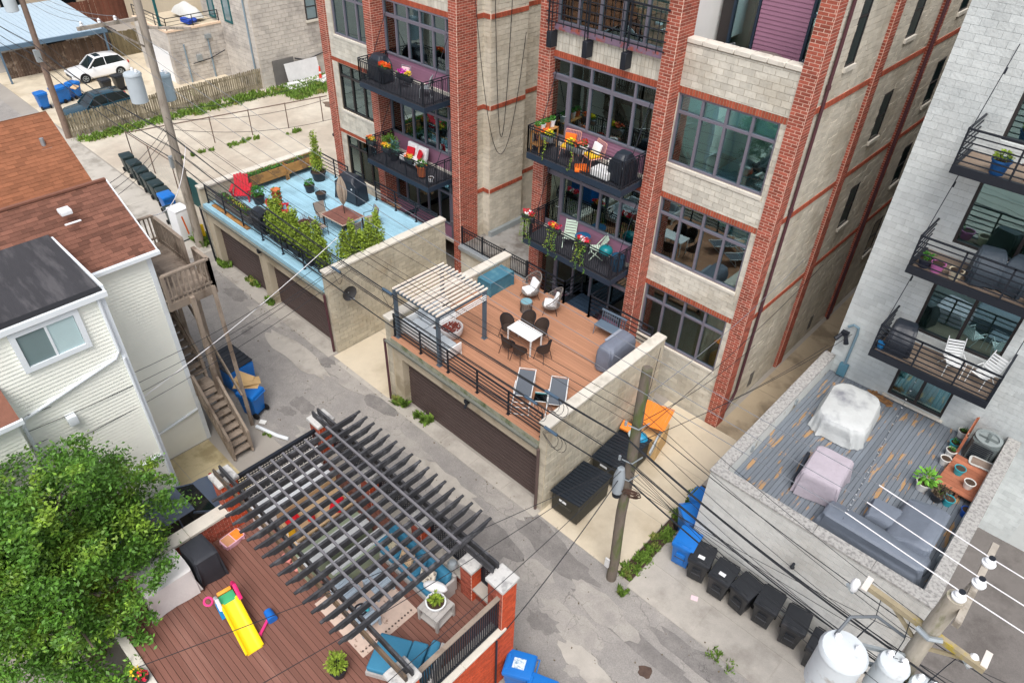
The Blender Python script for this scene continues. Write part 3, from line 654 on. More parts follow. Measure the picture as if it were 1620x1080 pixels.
for i,h in enumerate(hol):
    wo=window(T,*h[:2],h[2],h[3],YG+.1,2,None,fr=DFRAME,sill=False,fw=.08,name='sliding_door')
    room(T,h[0]-.8,h[1]+.8,YG+.32,YG+4.6,h[2]-.1,h[3]+.3,M('dark_room',(170,168,162),.9,.05,1))
    tc=M('teal_curtain',(90,190,196),.9,.08,3)
    if i==0:
        for a,b in ((h[0]+.1,h[0]+.5),(h[1]-.45,h[1]-.1)):
            MB().grid(lambda u,v,a=a,b=b,h=h:(a+(b-a)*u,YG+.42+.03*math.sin(u*25),h[2]+(h[3]-h[2])*v),40,1).build('curtain',tc,T,world=True,smooth=True)
MB().box(-2.85,YG-.12,3.36,-.85,YG,3.42).build('door_step',STONE,T,world=True)
def rail_balcony(T,x0,x1,yf,yb,z):
    B=MB().box(x0,yf,z-.22,x1,yf+.1,z+.02).box(x0,yf+.1,z-.22,x0+.1,yb,z+.02).box(x1-.1,yf+.1,z-.22,x1,yb,z+.02).box(x0+.1,yf+.1,z-.2,x1-.1,yb,z-.04).build('balcony',BLACKM,T,world=True)
    n=9; wdm=M('grey_brown_boards',(132,116,102),.85,.15,4,rnd=.15)
    for i in range(n):
        a=yf+.1+(yb-yf-.1)*i/n; MB().box(x0+.1,a+.004,z-.04,x1-.1,a+(yb-yf-.1)/n-.004,z).build('floor_board',wdm,B,world=True)
    m=MB()
    for q in range(6):
        zz=z+.15+q*.17; t=.03 if q<5 else .05
        m.bar((x0,yf+.04,zz),(x1,yf+.04,zz),t); m.bar((x0+.03,yf,zz),(x0+.03,yb,zz),t); m.bar((x1-.03,yf,zz),(x1-.03,yb,zz),t)
    for x in (x0+.03,x0+(x1-x0)*.36,x0+(x1-x0)*.7,x1-.03): m.bar((x,yf+.04,z),(x,yf+.04,z+1.02),.05)
    m.build('railing',BLACKM,B,world=True)
    m=MB()
    for x in (x0+.06,x1-.06): m.cyl((x,yf+.1,z+1.0),(x,yb+.05,z+2.9),.012,n=6); m.cyl((x,yb-.35,z+2.15),(x,yb-.28,z+2.3),.03,n=6)
    m.build('tie_rod',BLACKM,B,world=True)
rail_balcony(T,-3.55,.0,21.1,YG,5.78); rail_balcony(T,-3.55,.0,21.1,YG,8.98); rail_balcony(T,-3.55,.3,21.1,YG,12.15)
pipe(T,[(-4.35,YG-.1,3.4),(-4.35,YG-.1,5.2),(-4.38,YG-.12,5.45),(-4.55,YG-.14,5.5),(-4.7,YG-.14,5.35)],.05,M('grey_blue_conduit',(120,146,160),.5),'conduit')
MB().box(-4.5,YG-.2,3.35,-4.2,YG-.02,3.85).build('meter_box',M('blue_grey_box',(86,128,146),.5),T,world=True,bev=.02)
MB().cyl((-4.65,YG-.2,5.0),(-4.5,YG-.42,4.85),.06,.09).cyl((-4.8,YG-.2,5.0),(-4.9,YG-.4,4.85),.06,.09).box(-4.85,YG-.2,4.95,-4.6,YG-.02,5.1).build('flood_light',BLACKM,T,world=True)
MB().cyl((.45,YG-.02,7.35),(.45,YG-.14,7.35),.06).lathe((.45,YG-.18,7.2),[(.07,0),(.09,.2),(.03,.26)],10).build('wall_lamp',BLACKM,T,world=True)
# ================================================================ garages with roof decks
GWALL=M('tan_garage_block',(194,186,167),.95,.12,1.4,1.,8,rnd=.11,streak=.18,speck=.05,rgb2=(170,158,136),r2scale=.7,r2lo=.5,r2hi=.72)
TERRA=M('terracotta_deck',(178,130,102),.75,.08,2,.15,60,rnd=.09,speck=.04,stretch=(.15,2,1))
AQUA=M('sky_blue_deck_paint',(158,200,218),.7,.07,1.5,.15,50,rnd=.075,rgb2=(140,178,194),r2scale=.9,r2lo=.48,r2hi=.7,speck=.05)
SLATE=M('worn_slate_deck_paint',(114,121,129),.8,.1,2.5,.3,40,rnd=.12,rgb2=(170,136,98),r2scale=1.5,r2lo=.575,r2hi=.61,stretch=(3.6,.62,1),speck=.06)
REDDK=M('red_brown_deck',(126,86,74),.75,.1,2,.2,50,rnd=.1,speck=.06,rgb2=(146,108,96),r2scale=.8,r2lo=.52,r2hi=.72,stretch=(.2,2,1))
MOSS=M('mossy_fascia',(150,150,132),.9,.2,3,.4,30,rgb2=(92,104,70),r2scale=2,r2lo=.45,r2hi=.6)
def garage_door(T,x0,x1,z0,z1,y,n=14):
    D=MB().box(x0,y+.02,z0,x1,y+.08,z1).build('garage_door',GDOOR,T,world=True); ph=(z1-z0)/n
    w=wloc(D); me=unit_box(x1-x0,.04,ph-.035,GDOOR)
    for i in range(n):
        o=link('door_slat',me,D); o.location=Vector(((x0+x1)/2,y+.01,z0+(i+.5)*ph))-w
def coping(T,pts_boxes,z0,z1,mat=STONE,ln=1.2,name='coping_stone'):
    for (x0,y0,x1,y1) in pts_boxes:
        ax='x' if x1-x0>y1-y0 else 'y'; L=max(x1-x0,y1-y0); n=max(1,round(L/ln))
        for i in range(n):
            if ax=='x': b=(x0+L*i/n+.003,y0,x0+L*(i+1)/n-.003,y1)
            else: b=(x0,y0+L*i/n+.003,x1,y0+L*(i+1)/n-.003)
            MB().box(b[0],b[1],z0,b[2],b[3],z1).build(name,mat,T,world=True,bev=.012,seg=1)
def garage(name,label,x0,x1,y0,y1,deck,top,doors,dtop,deckmat,key,fascia,walls='lr',fq=300):
    T=thing(name,label,'garage',((x0+x1)/2,(y0+y1)/2,0))
    m=MB()
    if 'l' in walls: m.box(x0,y0,0,x0+.3,y1,top-.1)
    if 'r' in walls: m.box(x1-.3,y0,0,x1,y1,top-.1)
    Wl=m.build('side_wall',BMORT,T,world=True)
    bond(Wl,'block',(x1,y0,0),(0,1,0),(0,0,1),y1-y0,top-.1,.4,.2,.014,GWALL,depth=.03,quota=fq,key=key,jit=.012)
    if 'r' in walls: bond(Wl,'block',(x1-.3,y0,0),(1,0,0),(0,0,1),.3,top-.1,.3,.2,.014,GWALL,depth=.02,stag=0,quota=20,key=key)
    if 'l' in walls:
        bond(Wl,'block',(x0,y0,0),(1,0,0),(0,0,1),.3,top-.1,.3,.2,.014,GWALL,depth=.02,stag=0,quota=0,key=key)
        bond(Wl,'block',(x0+.3,y0+.2,deck),(0,1,0),(0,0,1),y1-y0-.2,top-.1-deck,.4,.2,.014,GWALL,depth=.02,quota=40,key=key)
    coping(T,([(x0-.06,y0-.05,x0+.36,y1+.05)] if 'l' in walls else [])+([(x1-.36,y0-.05,x1+.06,y1+.05)] if 'r' in walls else []),top-.1,top)
    xs=[x0+.3]
    fw=MB()
    for a,b in doors: fw.box(xs[-1],y0+.03,0,a,y0+.35,dtop); xs.append(b)
    fw.box(xs[-1],y0+.03,0,x1-.3,y0+.35,dtop); fw.box(x0+.3,y0+.03,dtop,x1-.3,y0+.35,deck-.12)
    fw.build('front_wall',M('smooth_tan_lintel',(190,178,156),.9,.08,2,.3,30,rgb2=(160,148,126),r2scale=1),T,world=True)
    for a,b in doors: garage_door(T,a,b,.03,dtop,y0+.33)
    MB().box(x0+.3,y1-.3,0,x1-.3,y1,deck-.12).build('rear_wall',BLOCK,T,world=True)
    MB().box(x0+.3,y0+.35,deck-.3,x1-.3,y1-.3,deck-.05).build('roof',BROOF,T,world=True)
    D=MB().box(x0+.3,y0-.02,deck-.12,x1-.3,y0+.3,deck-.045).build('deck',fascia,T,world=True)
    MB().box(x0+.3,y0-.05,deck-.26,x1-.3,y0-.022,deck-.003).build('fascia',fascia,D,world=True)
    planks(D,x0+.32,x1-.32,y0-.045,y1-.02,deck,.035,.14,.008,'x',deckmat,lens=(.3,.7))
    MB().extr([(y0-.15,deck-.3),(y0-.17,deck-.2),(y0-.06,deck-.2),(y0-.06,deck-.32),(y0-.12,deck-.34)],'x',x0+.02,x1-.3).build('gutter',M('grey_green_gutter',(118,120,112),.6,.15,5),T,world=True)
    return T
def rail(label,pts,z,h,nr,mat=BLACKM,pitch=1.6,top=.05,name='deck_railing',t=.028,cat='railing',mid=True):
    R=thing(name,label,cat,(pts[0][0],pts[0][1],z)); m=MB()
    for (a,b) in zip(pts[:-1],pts[1:]):
        L=math.dist(a,b); n=max(1,round(L/pitch))
        for q in range(nr): 
            zz=z+h*(q+1)/nr; tt=top if q==nr-1 else t
            m.bar((a[0],a[1],zz),(b[0],b[1],zz),tt,tt)
    m.build('rail',mat,R,world=True)
    for (a,b) in zip(pts[:-1],pts[1:]):
        L=math.dist(a,b); n=max(1,round(L/pitch))
        for i in range(n+1):
            x=a[0]+(b[0]-a[0])*i/n; y=a[1]+(b[1]-a[1])*i/n
            MB().bar((x,y,z),(x,y,z+h+.03),.05).box(x-.06,y-.06,z,x+.06,y+.06,z+.012).build('post',mat,R,world=True)
    return R
DK=3.3
GA=garage('deck_garage','tan block garage carrying the terracotta roof deck',-17.7,-9.6,12.4,18.85,DK,4.15,[(-16.9,-9.98)],2.45,TERRA,'GA',MOSS,fq=240)
pipe(GA,[(-9.82,12.26,3.05),(-9.82,12.3,1.6),(-9.8,12.3,.05)],.055,M('brown_downspout',(96,80,76),.6))
pipe(GA,[(-17.68,12.28,3.1),(-17.66,12.28,.05)],.05,DSP)
MB().box(-13.3,12.26,2.75,-13.15,12.42,2.9).cyl((-13.2,12.3,2.75),(-13.2,12.2,2.6),.05).build('lamp',BLACKM,GA,world=True)
rail('black steel railing along the alley edge of the terracotta deck',[(-17.35,12.55),(-9.98,12.55)],DK,1.0,6,pitch=1.6)
rail('black steel railing at the back left of the terracotta deck',[(-16.3,18.75),(-14.3,18.75)],DK,1.0,5,pitch=1.0)
rail('black steel railing at the back right of the terracotta deck, behind the bench',[(-13.0,18.75),(-10.1,18.75)],DK,1.0,5,pitch=1.45)
rail('black steel railing up one side of the short bridge to the terracotta deck',[(-14.3,18.75),(-14.3,19.9)],DK,1.0,5,pitch=1.1)
rail('black steel railing down the other side of the short bridge to the terracotta deck',[(-13.0,18.75),(-13.0,19.9)],DK,1.0,5,pitch=1.1)
BR=thing('bridge_landing','dark steel landing between the terracotta deck and the brick building','landing',(-13.65,19.4,3.0))
for i in range(5): MB().box(-14.3,18.87+i*.22,3.16,-13.0,19.06+i*.22,3.2).build('tread',BLUEBLK,BR,world=True)
MB().box(-14.3,18.87,3.0,-14.2,19.95,3.16).box(-13.1,18.87,3.0,-13.0,19.95,3.16).build('stringer',BLACKM,BR,world=True)
for nm,x0,x1,n in (('left',-16.5,-14.4,8),('right',-12.9,-12.2,3)):
    ST=thing('steel_stair','dark steel steps down behind the terracotta deck, %s of the landing'%nm,'stairs',((x0+x1)/2,19.4,1.6))
    for i in range(n): MB().box(x0+(x1-x0)*i/n,18.95,1.9+.15*i,x0+(x1-x0)*(i+1)/n-.02,19.7,1.94+.15*i).build('tread',BLACKM,ST,world=True)
    MB().bar((x0,18.93,1.8),(x1,18.93,1.85+.15*n),.04,.2).bar((x0,19.72,1.8),(x1,19.72,1.85+.15*n),.04,.2).build('stringer',BLACKM,ST,world=True)
GB=garage('deck_garage','tan block garage carrying the sky blue roof deck','' and 0 or -32.1,-21.55,12.5,18.9,DK,4.15,[(-31.35,-27.2),(-26.55,-21.98)],2.4,AQUA,'GB',AQUA,fq=240)
pipe(GB,[(-21.72,12.36,3.05),(-21.72,12.4,.05)],.055,DSP); pipe(GB,[(-32.0,12.36,3.1),(-31.9,12.4,.05)],.05,BLACKM)
MB().box(-26.95,12.36,2.75,-26.8,12.5,2.92).build('lamp',BLACKM,GB,world=True)
MB().box(-31.75,14.6,DK,-26.2,14.78,DK+.004).build('bare_board',M('bare_wood_strip',(196,160,112),.8,.1,4),GB,world=True)
dish=thing('satellite_dish','dark satellite dish on the side wall of the blue deck garage','dish',(-21.5,13.3,2.9))
MB().grid(lambda u,v:(.12+.12*(u*u),.34*u*math.cos(2*PI*v),.34*u*math.sin(2*PI*v)),4,18).grid(lambda u,v:(.10+.12*(u*u),.34*u*math.cos(2*PI*v),.34*u*math.sin(2*PI*v)),4,18).build('dish',M('dark_mesh_dish',(70,70,72),.6),dish,smooth=True)
MB().tube([(0,0,0),(.15,0,0)],.03).tube([(.2,0,-.3),(.5,0,-.15)],.012).ell((.5,0,-.13),.04).build('feed_arm',GALV,dish)
rail('black steel railing along the alley edge of the blue deck',[(-31.7,12.72),(-21.95,12.72)],DK,.95,4,pitch=1.6)
rail('black steel railing at the back right of the blue deck',[(-26.4,18.75),(-21.9,18.75)],DK,1.0,6,pitch=1.3)
rail('black steel railing at the back left of the blue deck',[(-31.0,18.75),(-28.6,18.75)],DK,1.0,5,pitch=1.2)
rail('low black steel railing stub by the covered grill of the blue deck',[(-28.0,18.75),(-27.3,18.75)],DK,1.0,5,pitch=.7)
ST=thing('steel_stair','black steel steps between the blue deck and the brick building','stairs',(-25,19.4,1.8))
for i in range(9): MB().box(-26.6+i*.24,18.95,1.9+.15*i,-26.38+i*.24,19.7,1.94+.15*i).build('tread',BLACKM,ST,world=True)
MB().bar((-26.6,18.93,1.8),(-24.4,18.93,3.2),.04,.2).bar((-26.6,19.72,1.8),(-24.4,19.72,3.2),.04,.2).build('stringer',BLACKM,ST,world=True)
# right garage with low parapets
T=GF=thing('deck_garage','pale painted block garage carrying the worn slate grey roof deck','garage',(-1.9,18.6,0))
PW=M('white_washed_block',(204,204,200),.92,.09,1.2,.6,14,rnd=.06,streak=.18,speck=.05,rgb2=(184,182,176),r2scale=.6,r2lo=.48,r2hi=.72)
x0,x1,y0,y1=-5.1,1.28,14.65,22.58
Wl=MB().box(x0,y0,0,x1,y0+.3,3.9).box(x0,y0+.3,0,x0+.3,y1,3.9).box(x1-.3,y0+.3,0,x1,y1,3.9).build('parapet_wall',GMORT,T,world=True)
bond(Wl,'block',(x0,y0,0),(1,0,0),(0,0,1),x1-x0,3.9,.4,.2,.014,PW,depth=.016,quota=280,key='GF',jit=.003)
bond(Wl,'block',(x1,y0,0),(0,1,0),(0,0,1),y1-y0,3.9,.4,.2,.008,PW,depth=.012,quota=0,key='GF',jit=.003)
bond(Wl,'block',(x0,y0,0),(0,1,0),(0,0,1),y1-y0,3.9,.4,.2,.008,PW,depth=.012,quota=0,key='GF',jit=.003)
MB().box(x0+.3,y0+.3,DK-.05,x0+.34,y1,3.88).box(x0+.34,y0+.3,DK-.05,x1-.34,y0+.34,3.88).box(x1-.34,y0+.3,DK-.05,x1-.3,y1,3.88).build('parapet_lining',M('flaking_white_paint',(214,216,212),.8,.12,2,.3,20,rgb2=(150,140,122),r2scale=1.5,r2lo=.58,r2hi=.66),T,world=True)
coping(T,[(x0-.04,y0-.04,x1+.04,y0+.345),(x0-.04,y0+.35,x0+.345,y1),(x1-.345,y0+.35,x1+.04,y1)],3.9,3.99,AGGR,1.6)
MB().box(x0+.3,y0+.3,DK-.3,x1-.3,y1,DK-.05).build('roof',BROOF,T,world=True)
D=MB().box(x0+.34,y0+.34,DK-.08,x1-.34,y1-.01,DK-.042).build('deck',M('deck_gap',(52,54,58),.9),T,world=True)
planks(D,x0+.345,x1-.345,y0+.345,y1-.02,DK,.035,.14,.012,'y',SLATE,lens=(.35,.65))
for (x,y) in ((-4.74,16.6),(-4.74,19.6),(.92,16.6)): MB().ell((x,y,3.6),(.06,.06,.1),8,5).box(x-.05,y-.04,3.6,x+.05,y+.04,3.78).build('wall_lamp',GALV,T,world=True)
MB().ell((-2.0,14.6,2.3),.07,8,6).cyl((-2.0,14.65,2.45),(-2.0,14.5,2.4),.04).build('lamp',BLACKM,T,world=True)
# near brick garage with the red-brown deck
T=GN=thing('brick_garage','orange brick garage carrying the red brown deck with the dark pergola','garage',(-10.6,4,0))
DN=2.6; k='GN'; bx0,bx1,by0,by1=-14.6,-6.5,.3,7.7
Wl=MB().box(bx1-.32,4.35,0,bx1,by1-.3,DN+.02).box(bx1-.32,by0,0,bx1,4.1,3.0).build('right_wall',MORT,T,world=True)
bond(Wl,'brick',(bx1,by0,0),(0,1,0),(0,0,1),by1-by0-.2,DN+.02,.2,.075,.012,RBRICK,depth=.012,quota=240,key=k,jit=.003)
Wl=MB().box(bx0,by1-.32,0,bx1-.4,by1,DN+.5).build('alley_wall',MORT,T,world=True)
bond(Wl,'brick',(bx0,by1-.32,DN),(1,0,0),(0,0,1),bx1-bx0-.5,.5,.2,.075,.012,BRICK,depth=.012,quota=20,key=k,jit=.003)
coping(T,[(bx0+.4,by1-.45,bx1-.4,by1+.05)],DN+.5,DN+.58,CONCG,1.3)
Wl=MB().box(bx0,by0,0,bx0+.32,4.1,3.3).build('left_wall',MORT,T,world=True)
bond(Wl,'brick',(bx0+.32,by0,DN),(0,1,0),(0,0,1),3.8,.7,.2,.075,.012,BRICK,depth=.012,quota=20,key=k,jit=.003)
coping(T,[(bx0-.06,by0,bx0+.38,4.1)],3.3,3.4,STONE,1.2)
coping(T,[(bx1-.36,4.35,bx1+.06,7.3)],DN+.02,DN+.1,STONE,1.2)
coping(T,[(bx0,by0-.1,bx1,by0+.12)],DN-.1,DN+.06,STONE,1.2)
Wl=MB().box(bx0,4.35,0,bx0+.32,7.3,DN+.4).build('left_wall',MORT,T,world=True)
bond(Wl,'brick',(bx0+.32,4.4,DN),(0,1,0),(0,0,1),2.9,.4,.2,.075,.012,BRICK,depth=.012,quota=0,key=k,jit=.003)
MB().box(bx0+.32,by0,DN-.3,bx1-.32,by1-.32,DN-.05).build('roof',BROOF,T,world=True)
D=MB().box(bx0+.32,by0+.12,DN-.07,bx1-.32,by1-.33,DN-.045).build('deck',M('dark_deck_gap',(40,26,22),.9),T,world=True)
planks(D,bx0+.33,bx1-.33,by0+.13,by1-.34,DN,.035,.14,.01,'x',REDDK)
for (px_,py_,hh,s) in ((-14.5,7.45,4.55,.5),(-14.5,4.25,4.55,.5),(-6.75,7.4,4.55,.5),(-6.65,4.15,4.55,.5),(-7.9,7.45,4.0,.42),(-9.9,7.45,4.0,.42),(-12.2,7.45,4.0,.42)):
    h=s/2; P=MB().box(px_-h,py_-h,0,px_+h,py_+h,hh-.12).build('pier',MORT,T,world=True)
    bond(P,'brick',(px_-h,py_-h,0),(1,0,0),(0,0,1),s,hh-.12,.2,.075,.012,BRICK,depth=.012,quota=12,key=k,jit=.003)
    bond(P,'brick',(px_+h,py_-h,0),(0,1,0),(0,0,1),s,hh-.12,.2,.075,.012,RBRICK,depth=.012,quota=24,key=k,jit=.003)
    MB().box(px_-h-.06,py_-h-.06,hh-.12,px_+h+.06,py_+h+.06,hh).build('pier_cap',M('granite_cap',(200,198,194),.8,.1,20,.4,50,rgb2=(160,158,156),r2scale=5),T,world=True,bev=.02,seg=1)
def lattice(T,a,b,z0,z1,mat=BLACKM,p=.09,name='lattice_panel'):
    m=MB(); L=math.dist(a,b); ux,uy=(b[0]-a[0])/L,(b[1]-a[1])/L; f=.05
    m.bar((a[0],a[1],z0),(b[0],b[1],z0),.05,.08); m.bar((a[0],a[1],z1),(b[0],b[1],z1),.1,.09)
    for t in (0,L): m.bar((a[0]+ux*t,a[1]+uy*t,z0),(a[0]+ux*t,a[1]+uy*t,z1),.06)
    for i in range(1,int(L/p)): x,y=a[0]+ux*i*p,a[1]+uy*i*p; m.bar((x,y,z0),(x,y,z1),.036,.012)
    for i in range(1,int((z1-z0)/p)): m.bar((a[0],a[1],z0+i*p),(b[0],b[1],z0+i*p),.014,.036)
    return m.build(name,mat,T,world=True)
lattice(T,(-14.5,4.5),(-14.5,7.2),3.1,4.2)
WL=M('white_lattice',(224,220,214),.7)
lattice(T,(-14.1,4.6),(-14.1,7.0),2.75,3.9,WL,.14)
for a,b in ((-14.2,-12.45),(-11.95,-10.15),(-9.65,-8.15),(-7.65,-7.05)): lattice(T,(a,7.6),(b,7.6),3.2,4.15)
m=MB()
for zz in (2.78,4.02): m.bar((-6.62,4.4,zz),(-6.62,7.15,zz),.06,.09 if zz>4 else .05)
for y in np.arange(4.45,7.15,.075): m.bar((-6.62,y,2.75),(-6.62,y,4.0),.03)
m.build('railing',BLACKM,T,world=True)
MB().bar((-6.62,4.4,4.1),(-6.62,7.15,4.1),.12,.04).build('hand_rail',WOODG,T,world=True)
pipe(T,[(-6.42,6.9,2.6),(-6.42,6.9,.05)],.03,BLACKM,'conduit',6)
pl=MB().lathe((-8.25,7.1,3.75),[(.02,0),(.13,.02),(.14,.12),(.1,.2),(.02,.22)],14); pl.build('wall_lamp',GALV,T,world=True,smooth=True)
# ---------------------------------------------------------------- dark pergola over the brick garage deck
PG=M('charcoal_pergola_wood',(60,60,63),.8,.15,6,.3,30,rgb2=(98,98,101),r2scale=3,r2lo=.5,r2hi=.7)
PB=M('brown_beam',(110,92,74),.85,.15,4,.3,30,rgb2=(60,58,58),r2scale=2)
T=thing('pergola','charcoal timber pergola with notched rafters over the red brown deck','pergola',(-10.6,5.8,DN))
for y,xb in ((4.2,-6.45),(7.42,-7.0)):
    for dy in (-.09,.09): MB().box(-14.7,y+dy-.03,4.53,xb,y+dy+.03,4.77).build('beam',PB if dy<0 and y<5 else PG,T,world=True)
rf=MB().extr([(3.5,4.97),(3.5,4.92),(3.62,4.9),(3.64,4.86),(3.76,4.82),(3.8,4.77),(7.95,4.77),(8.0,4.82),(8.1,4.87),(8.12,4.91),(8.25,4.93),(8.25,4.97)],'x',-.034,.034).mesh('rafter',PG)
for i in range(17):
    o=link('rafter',rf,T); o.location=Vector((-13.53+i*5.53/16,-.0,0))-T.location
pu=MB().box(-13.65,-.03,4.972,-7.95,.03,5.03).mesh('purlin',M('pale_purlin',(112,110,114),.75,.1,6))
for i in range(8):
    o=link('purlin',pu,T); o.location=Vector((0,4.6+i*.362,0))-T.location
for y,x in ((4.2,-14.5),(4.2,-6.65),(7.42,-14.5)): MB().box(x-.07,y-.06,4.55,x+.07,y+.06,4.6).build('post_shoe',PG,T,world=True)
# ================================================================ white clapboard house and its neighbours
T=thing('clapboard_house','white clapboard house with brown shingle roof and black flat dormer roof','house',(-23,2,0)); k='WH'
def clap(T,x0,y0,x1,y1,z0,z1,ph=.12,mat=WSID,name='clapboards'):
    m=MB(); n=int(round((z1-z0)/ph)); ph=(z1-z0)/n; L=math.dist((x0,y0),(x1,y1)); ux,uy=(x1-x0)/L,(y1-y0)/L; nx,ny=uy,-ux
    for i in range(n):
        a=z0+i*ph
        for (o0,za),(o1,zb) in (((.03,a),(.004,a+ph)),((0,a),(.03,a))):
            m.quad((x0+nx*o0,y0+ny*o0,za),(x1+nx*o0,y1+ny*o0,za),(x1+nx*o1,y1+ny*o1,zb),(x0+nx*o1,y0+ny*o1,zb))
    o=m.build(name,mat,T,world=True); o['kind']='stuff'; return o
wm=MB(); wm.box(-26,-8,0,-20.85,6.12,8.15); wm.box(-22.2,-6,0,-18.6,4.0,8.75); wm.extr([(-26,8.15),(-20.85,8.15),(-23.4,9.55)],'y',-8,6.12); wm.build('house_wall',WSID,T,world=True)
clap(T,-20.85,4.0,-20.85,6.12,0,8.1); clap(T,-18.6,-3,-18.6,4.0,0,8.7); clap(T,-18.6,4.0,-20.85,4.0,0,8.7)
clap(T,-20.85,6.12,-26,6.12,0,8.1)
for x,y in ((-20.85,6.12),(-18.6,4.0)): MB().box(x-.1,y-.12,0,x+.035,y+.03,8.14 if y>5 else 8.73).build('corner_board',WTRIM,T,world=True)
pipe(T,[(-18.52,3.85,8.7),(-18.52,3.85,6.9),(-18.52,3.7,6.7),(-18.52,1.1,6.1),(-18.52,1.0,5.9),(-18.52,1.0,0.2)],.05,WTRIM)
pipe(T,[(-18.52,3.85,2.6),(-18.5,2.0,2.4)],.05,WTRIM,'drain_pipe'); pipe(T,[(-20.78,6.0,1.6),(-20.74,4.3,1.35)],.05,WTRIM,'drain_pipe'); pipe(T,[(-18.52,3.9,6.6),(-18.52,3.9,.1)],.045,WTRIM)
wo=MB().box(-18.58,1.62,7.4,-18.49,3.3,7.55).box(-18.58,1.62,8.52,-18.49,3.3,8.66).box(-18.58,1.62,7.55,-18.49,1.76,8.52).box(-18.58,3.16,7.55,-18.49,3.3,8.52).box(-18.58,2.43,7.55,-18.51,2.49,8.52).build('window',WTRIM,T,world=True)
for a,b,c in ((1.77,2.43,(120,140,142)),(2.49,3.15,(188,212,214))): MB().box(-18.57,a,7.56,-18.535,b,8.51).build('pane',M('screened_pane_%d'%c[0],c,.3,.05,2,spec=.6),wo,world=True)
MB().box(-18.6,1.95,5.3,-18.35,2.2,5.6).build('wall_vent',WTRIM,T,world=True,bev=.02)
# roofs: two shingle slopes, ridge cap, gutter
def shingle_slope(T,xe,ze,xr_,zr,y0,y1,mat,key,quota,th=.05):
    S0=MB().extr([(xe,ze-.04),(xr_,zr-.04),(xr_,zr-.14),(xe,ze-.14)],'y',y0,y1).build('roof_slope',mat,T,world=True)
    L=math.dist((xe,ze),(xr_,zr))
    bond(S0,'shingle',(xe,y0,ze-.04),(0,1,0),(xr_-xe,0,zr-ze),y1-y0,L,.32,.145,.004,mat,depth=.016,quota=quota,key=key,jit=.006,tilt=-.05,vjit=.3)
    return S0
shingle_slope(T,-20.7,8.2,-23.35,9.62,-3.5,6.35,SHING,'WH',300)
shingle_slope(T,-26.1,8.15,-23.36,9.6,-3.5,6.35,SHING,'WH',0)
MB().box(-20.72,-3.5,8.08,-20.58,6.4,8.2).build('gutter',WTRIM,T,world=True)
MB().bar((-20.65,6.37,8.12),(-23.35,6.37,9.56),.03,.16).build('rake_board',WTRIM,T,world=True)
MB().box(-23.4,-3.5,9.6,-23.28,6.36,9.66).build('ridge_cap',SHING,T,world=True)
dr=MB().prism([(-22.15,-6.1),(-18.5,-6.1),(-18.5,4.04),(-22.15,4.04)],[8.9,8.78,8.78,8.9],[9.05,8.9,8.9,9.05]); dr.build('flat_roof',BROOF,T,world=True)
MB().box(-18.51,-6.1,8.72,-18.41,4.1,8.88).box(-22.0,4.04,8.8,-18.51,4.1,9.02).build('roof_edge',WTRIM,T,world=True)
MB().box(-18.7,-6,8.9,-18.5,4.03,8.93).build('painted_gutter_shadow',M('painted_shadow_black',(36,36,38),.6),T,world=True)  # black strip on the roof edge that paints in the shade along the gutter
p=at(105,338,x=-22.2); MB().box(-22.45,p.y-.16,p.z-.02,-22.1,p.y+.16,p.z+.12).build('roof_vent',WHITEP,T,world=True,bev=.03)
MB().box(-22.0,p.y-.2,p.z-.22,-21.92,p.y+.25,p.z-.2).build('vent_flashing',WHITEP,T,world=True)
MB().prism([(-18.6,-3),(-17.5,-3),(-17.5,.95),(-18.6,.95)],[7.3,6.85,6.85,7.3],[7.4,6.95,6.95,7.4]).build('porch_roof',SHING,T,world=True); MB().box(-18.62,-3,0,-17.72,.85,6.84).build('porch_wall',WSID,T,world=True); clap(T,-17.72,-3,-17.72,.85,0,6.8)
MB().box(-17.52,-3,6.8,-17.42,1.0,6.93).build('porch_gutter',WTRIM,T,world=True)
T=thing('brown_roof_house','house with rust brown shingle roof beyond the white clapboard house','house',(-29,0,0))
MB().box(-32,-8,0,-26.6,6.6,8.1).extr([(-32,8.1),(-26.6,8.1),(-29.1,10)],'y',-8,6.6).build('house_wall',M('tan_wall',(190,180,164),.9),T,world=True)
shingle_slope(T,-26.35,8.2,-29.0,10.1,-4.0,6.8,SHING2,'BH',300)
MB().prism([(-31.9,-4),(-29.0,-4),(-29.0,6.8),(-31.9,6.8)],[8.0,10,10,8.0],[8.1,10.1,10.1,8.1]).build('roof_slope',SHING2,T,world=True)
MB().box(-26.37,-4,8.08,-26.22,6.85,8.2).build('gutter',GALV,T,world=True)
p=at(70,232,x=-28.0); MB().cyl((-28,p.y,p.z-.1),(-28,p.y,p.z+.3),.07,n=10).box(-28.15,p.y-.15,p.z-.08,-27.85,p.y+.2,p.z-.03).build('roof_pipe',GALV,T,world=True)
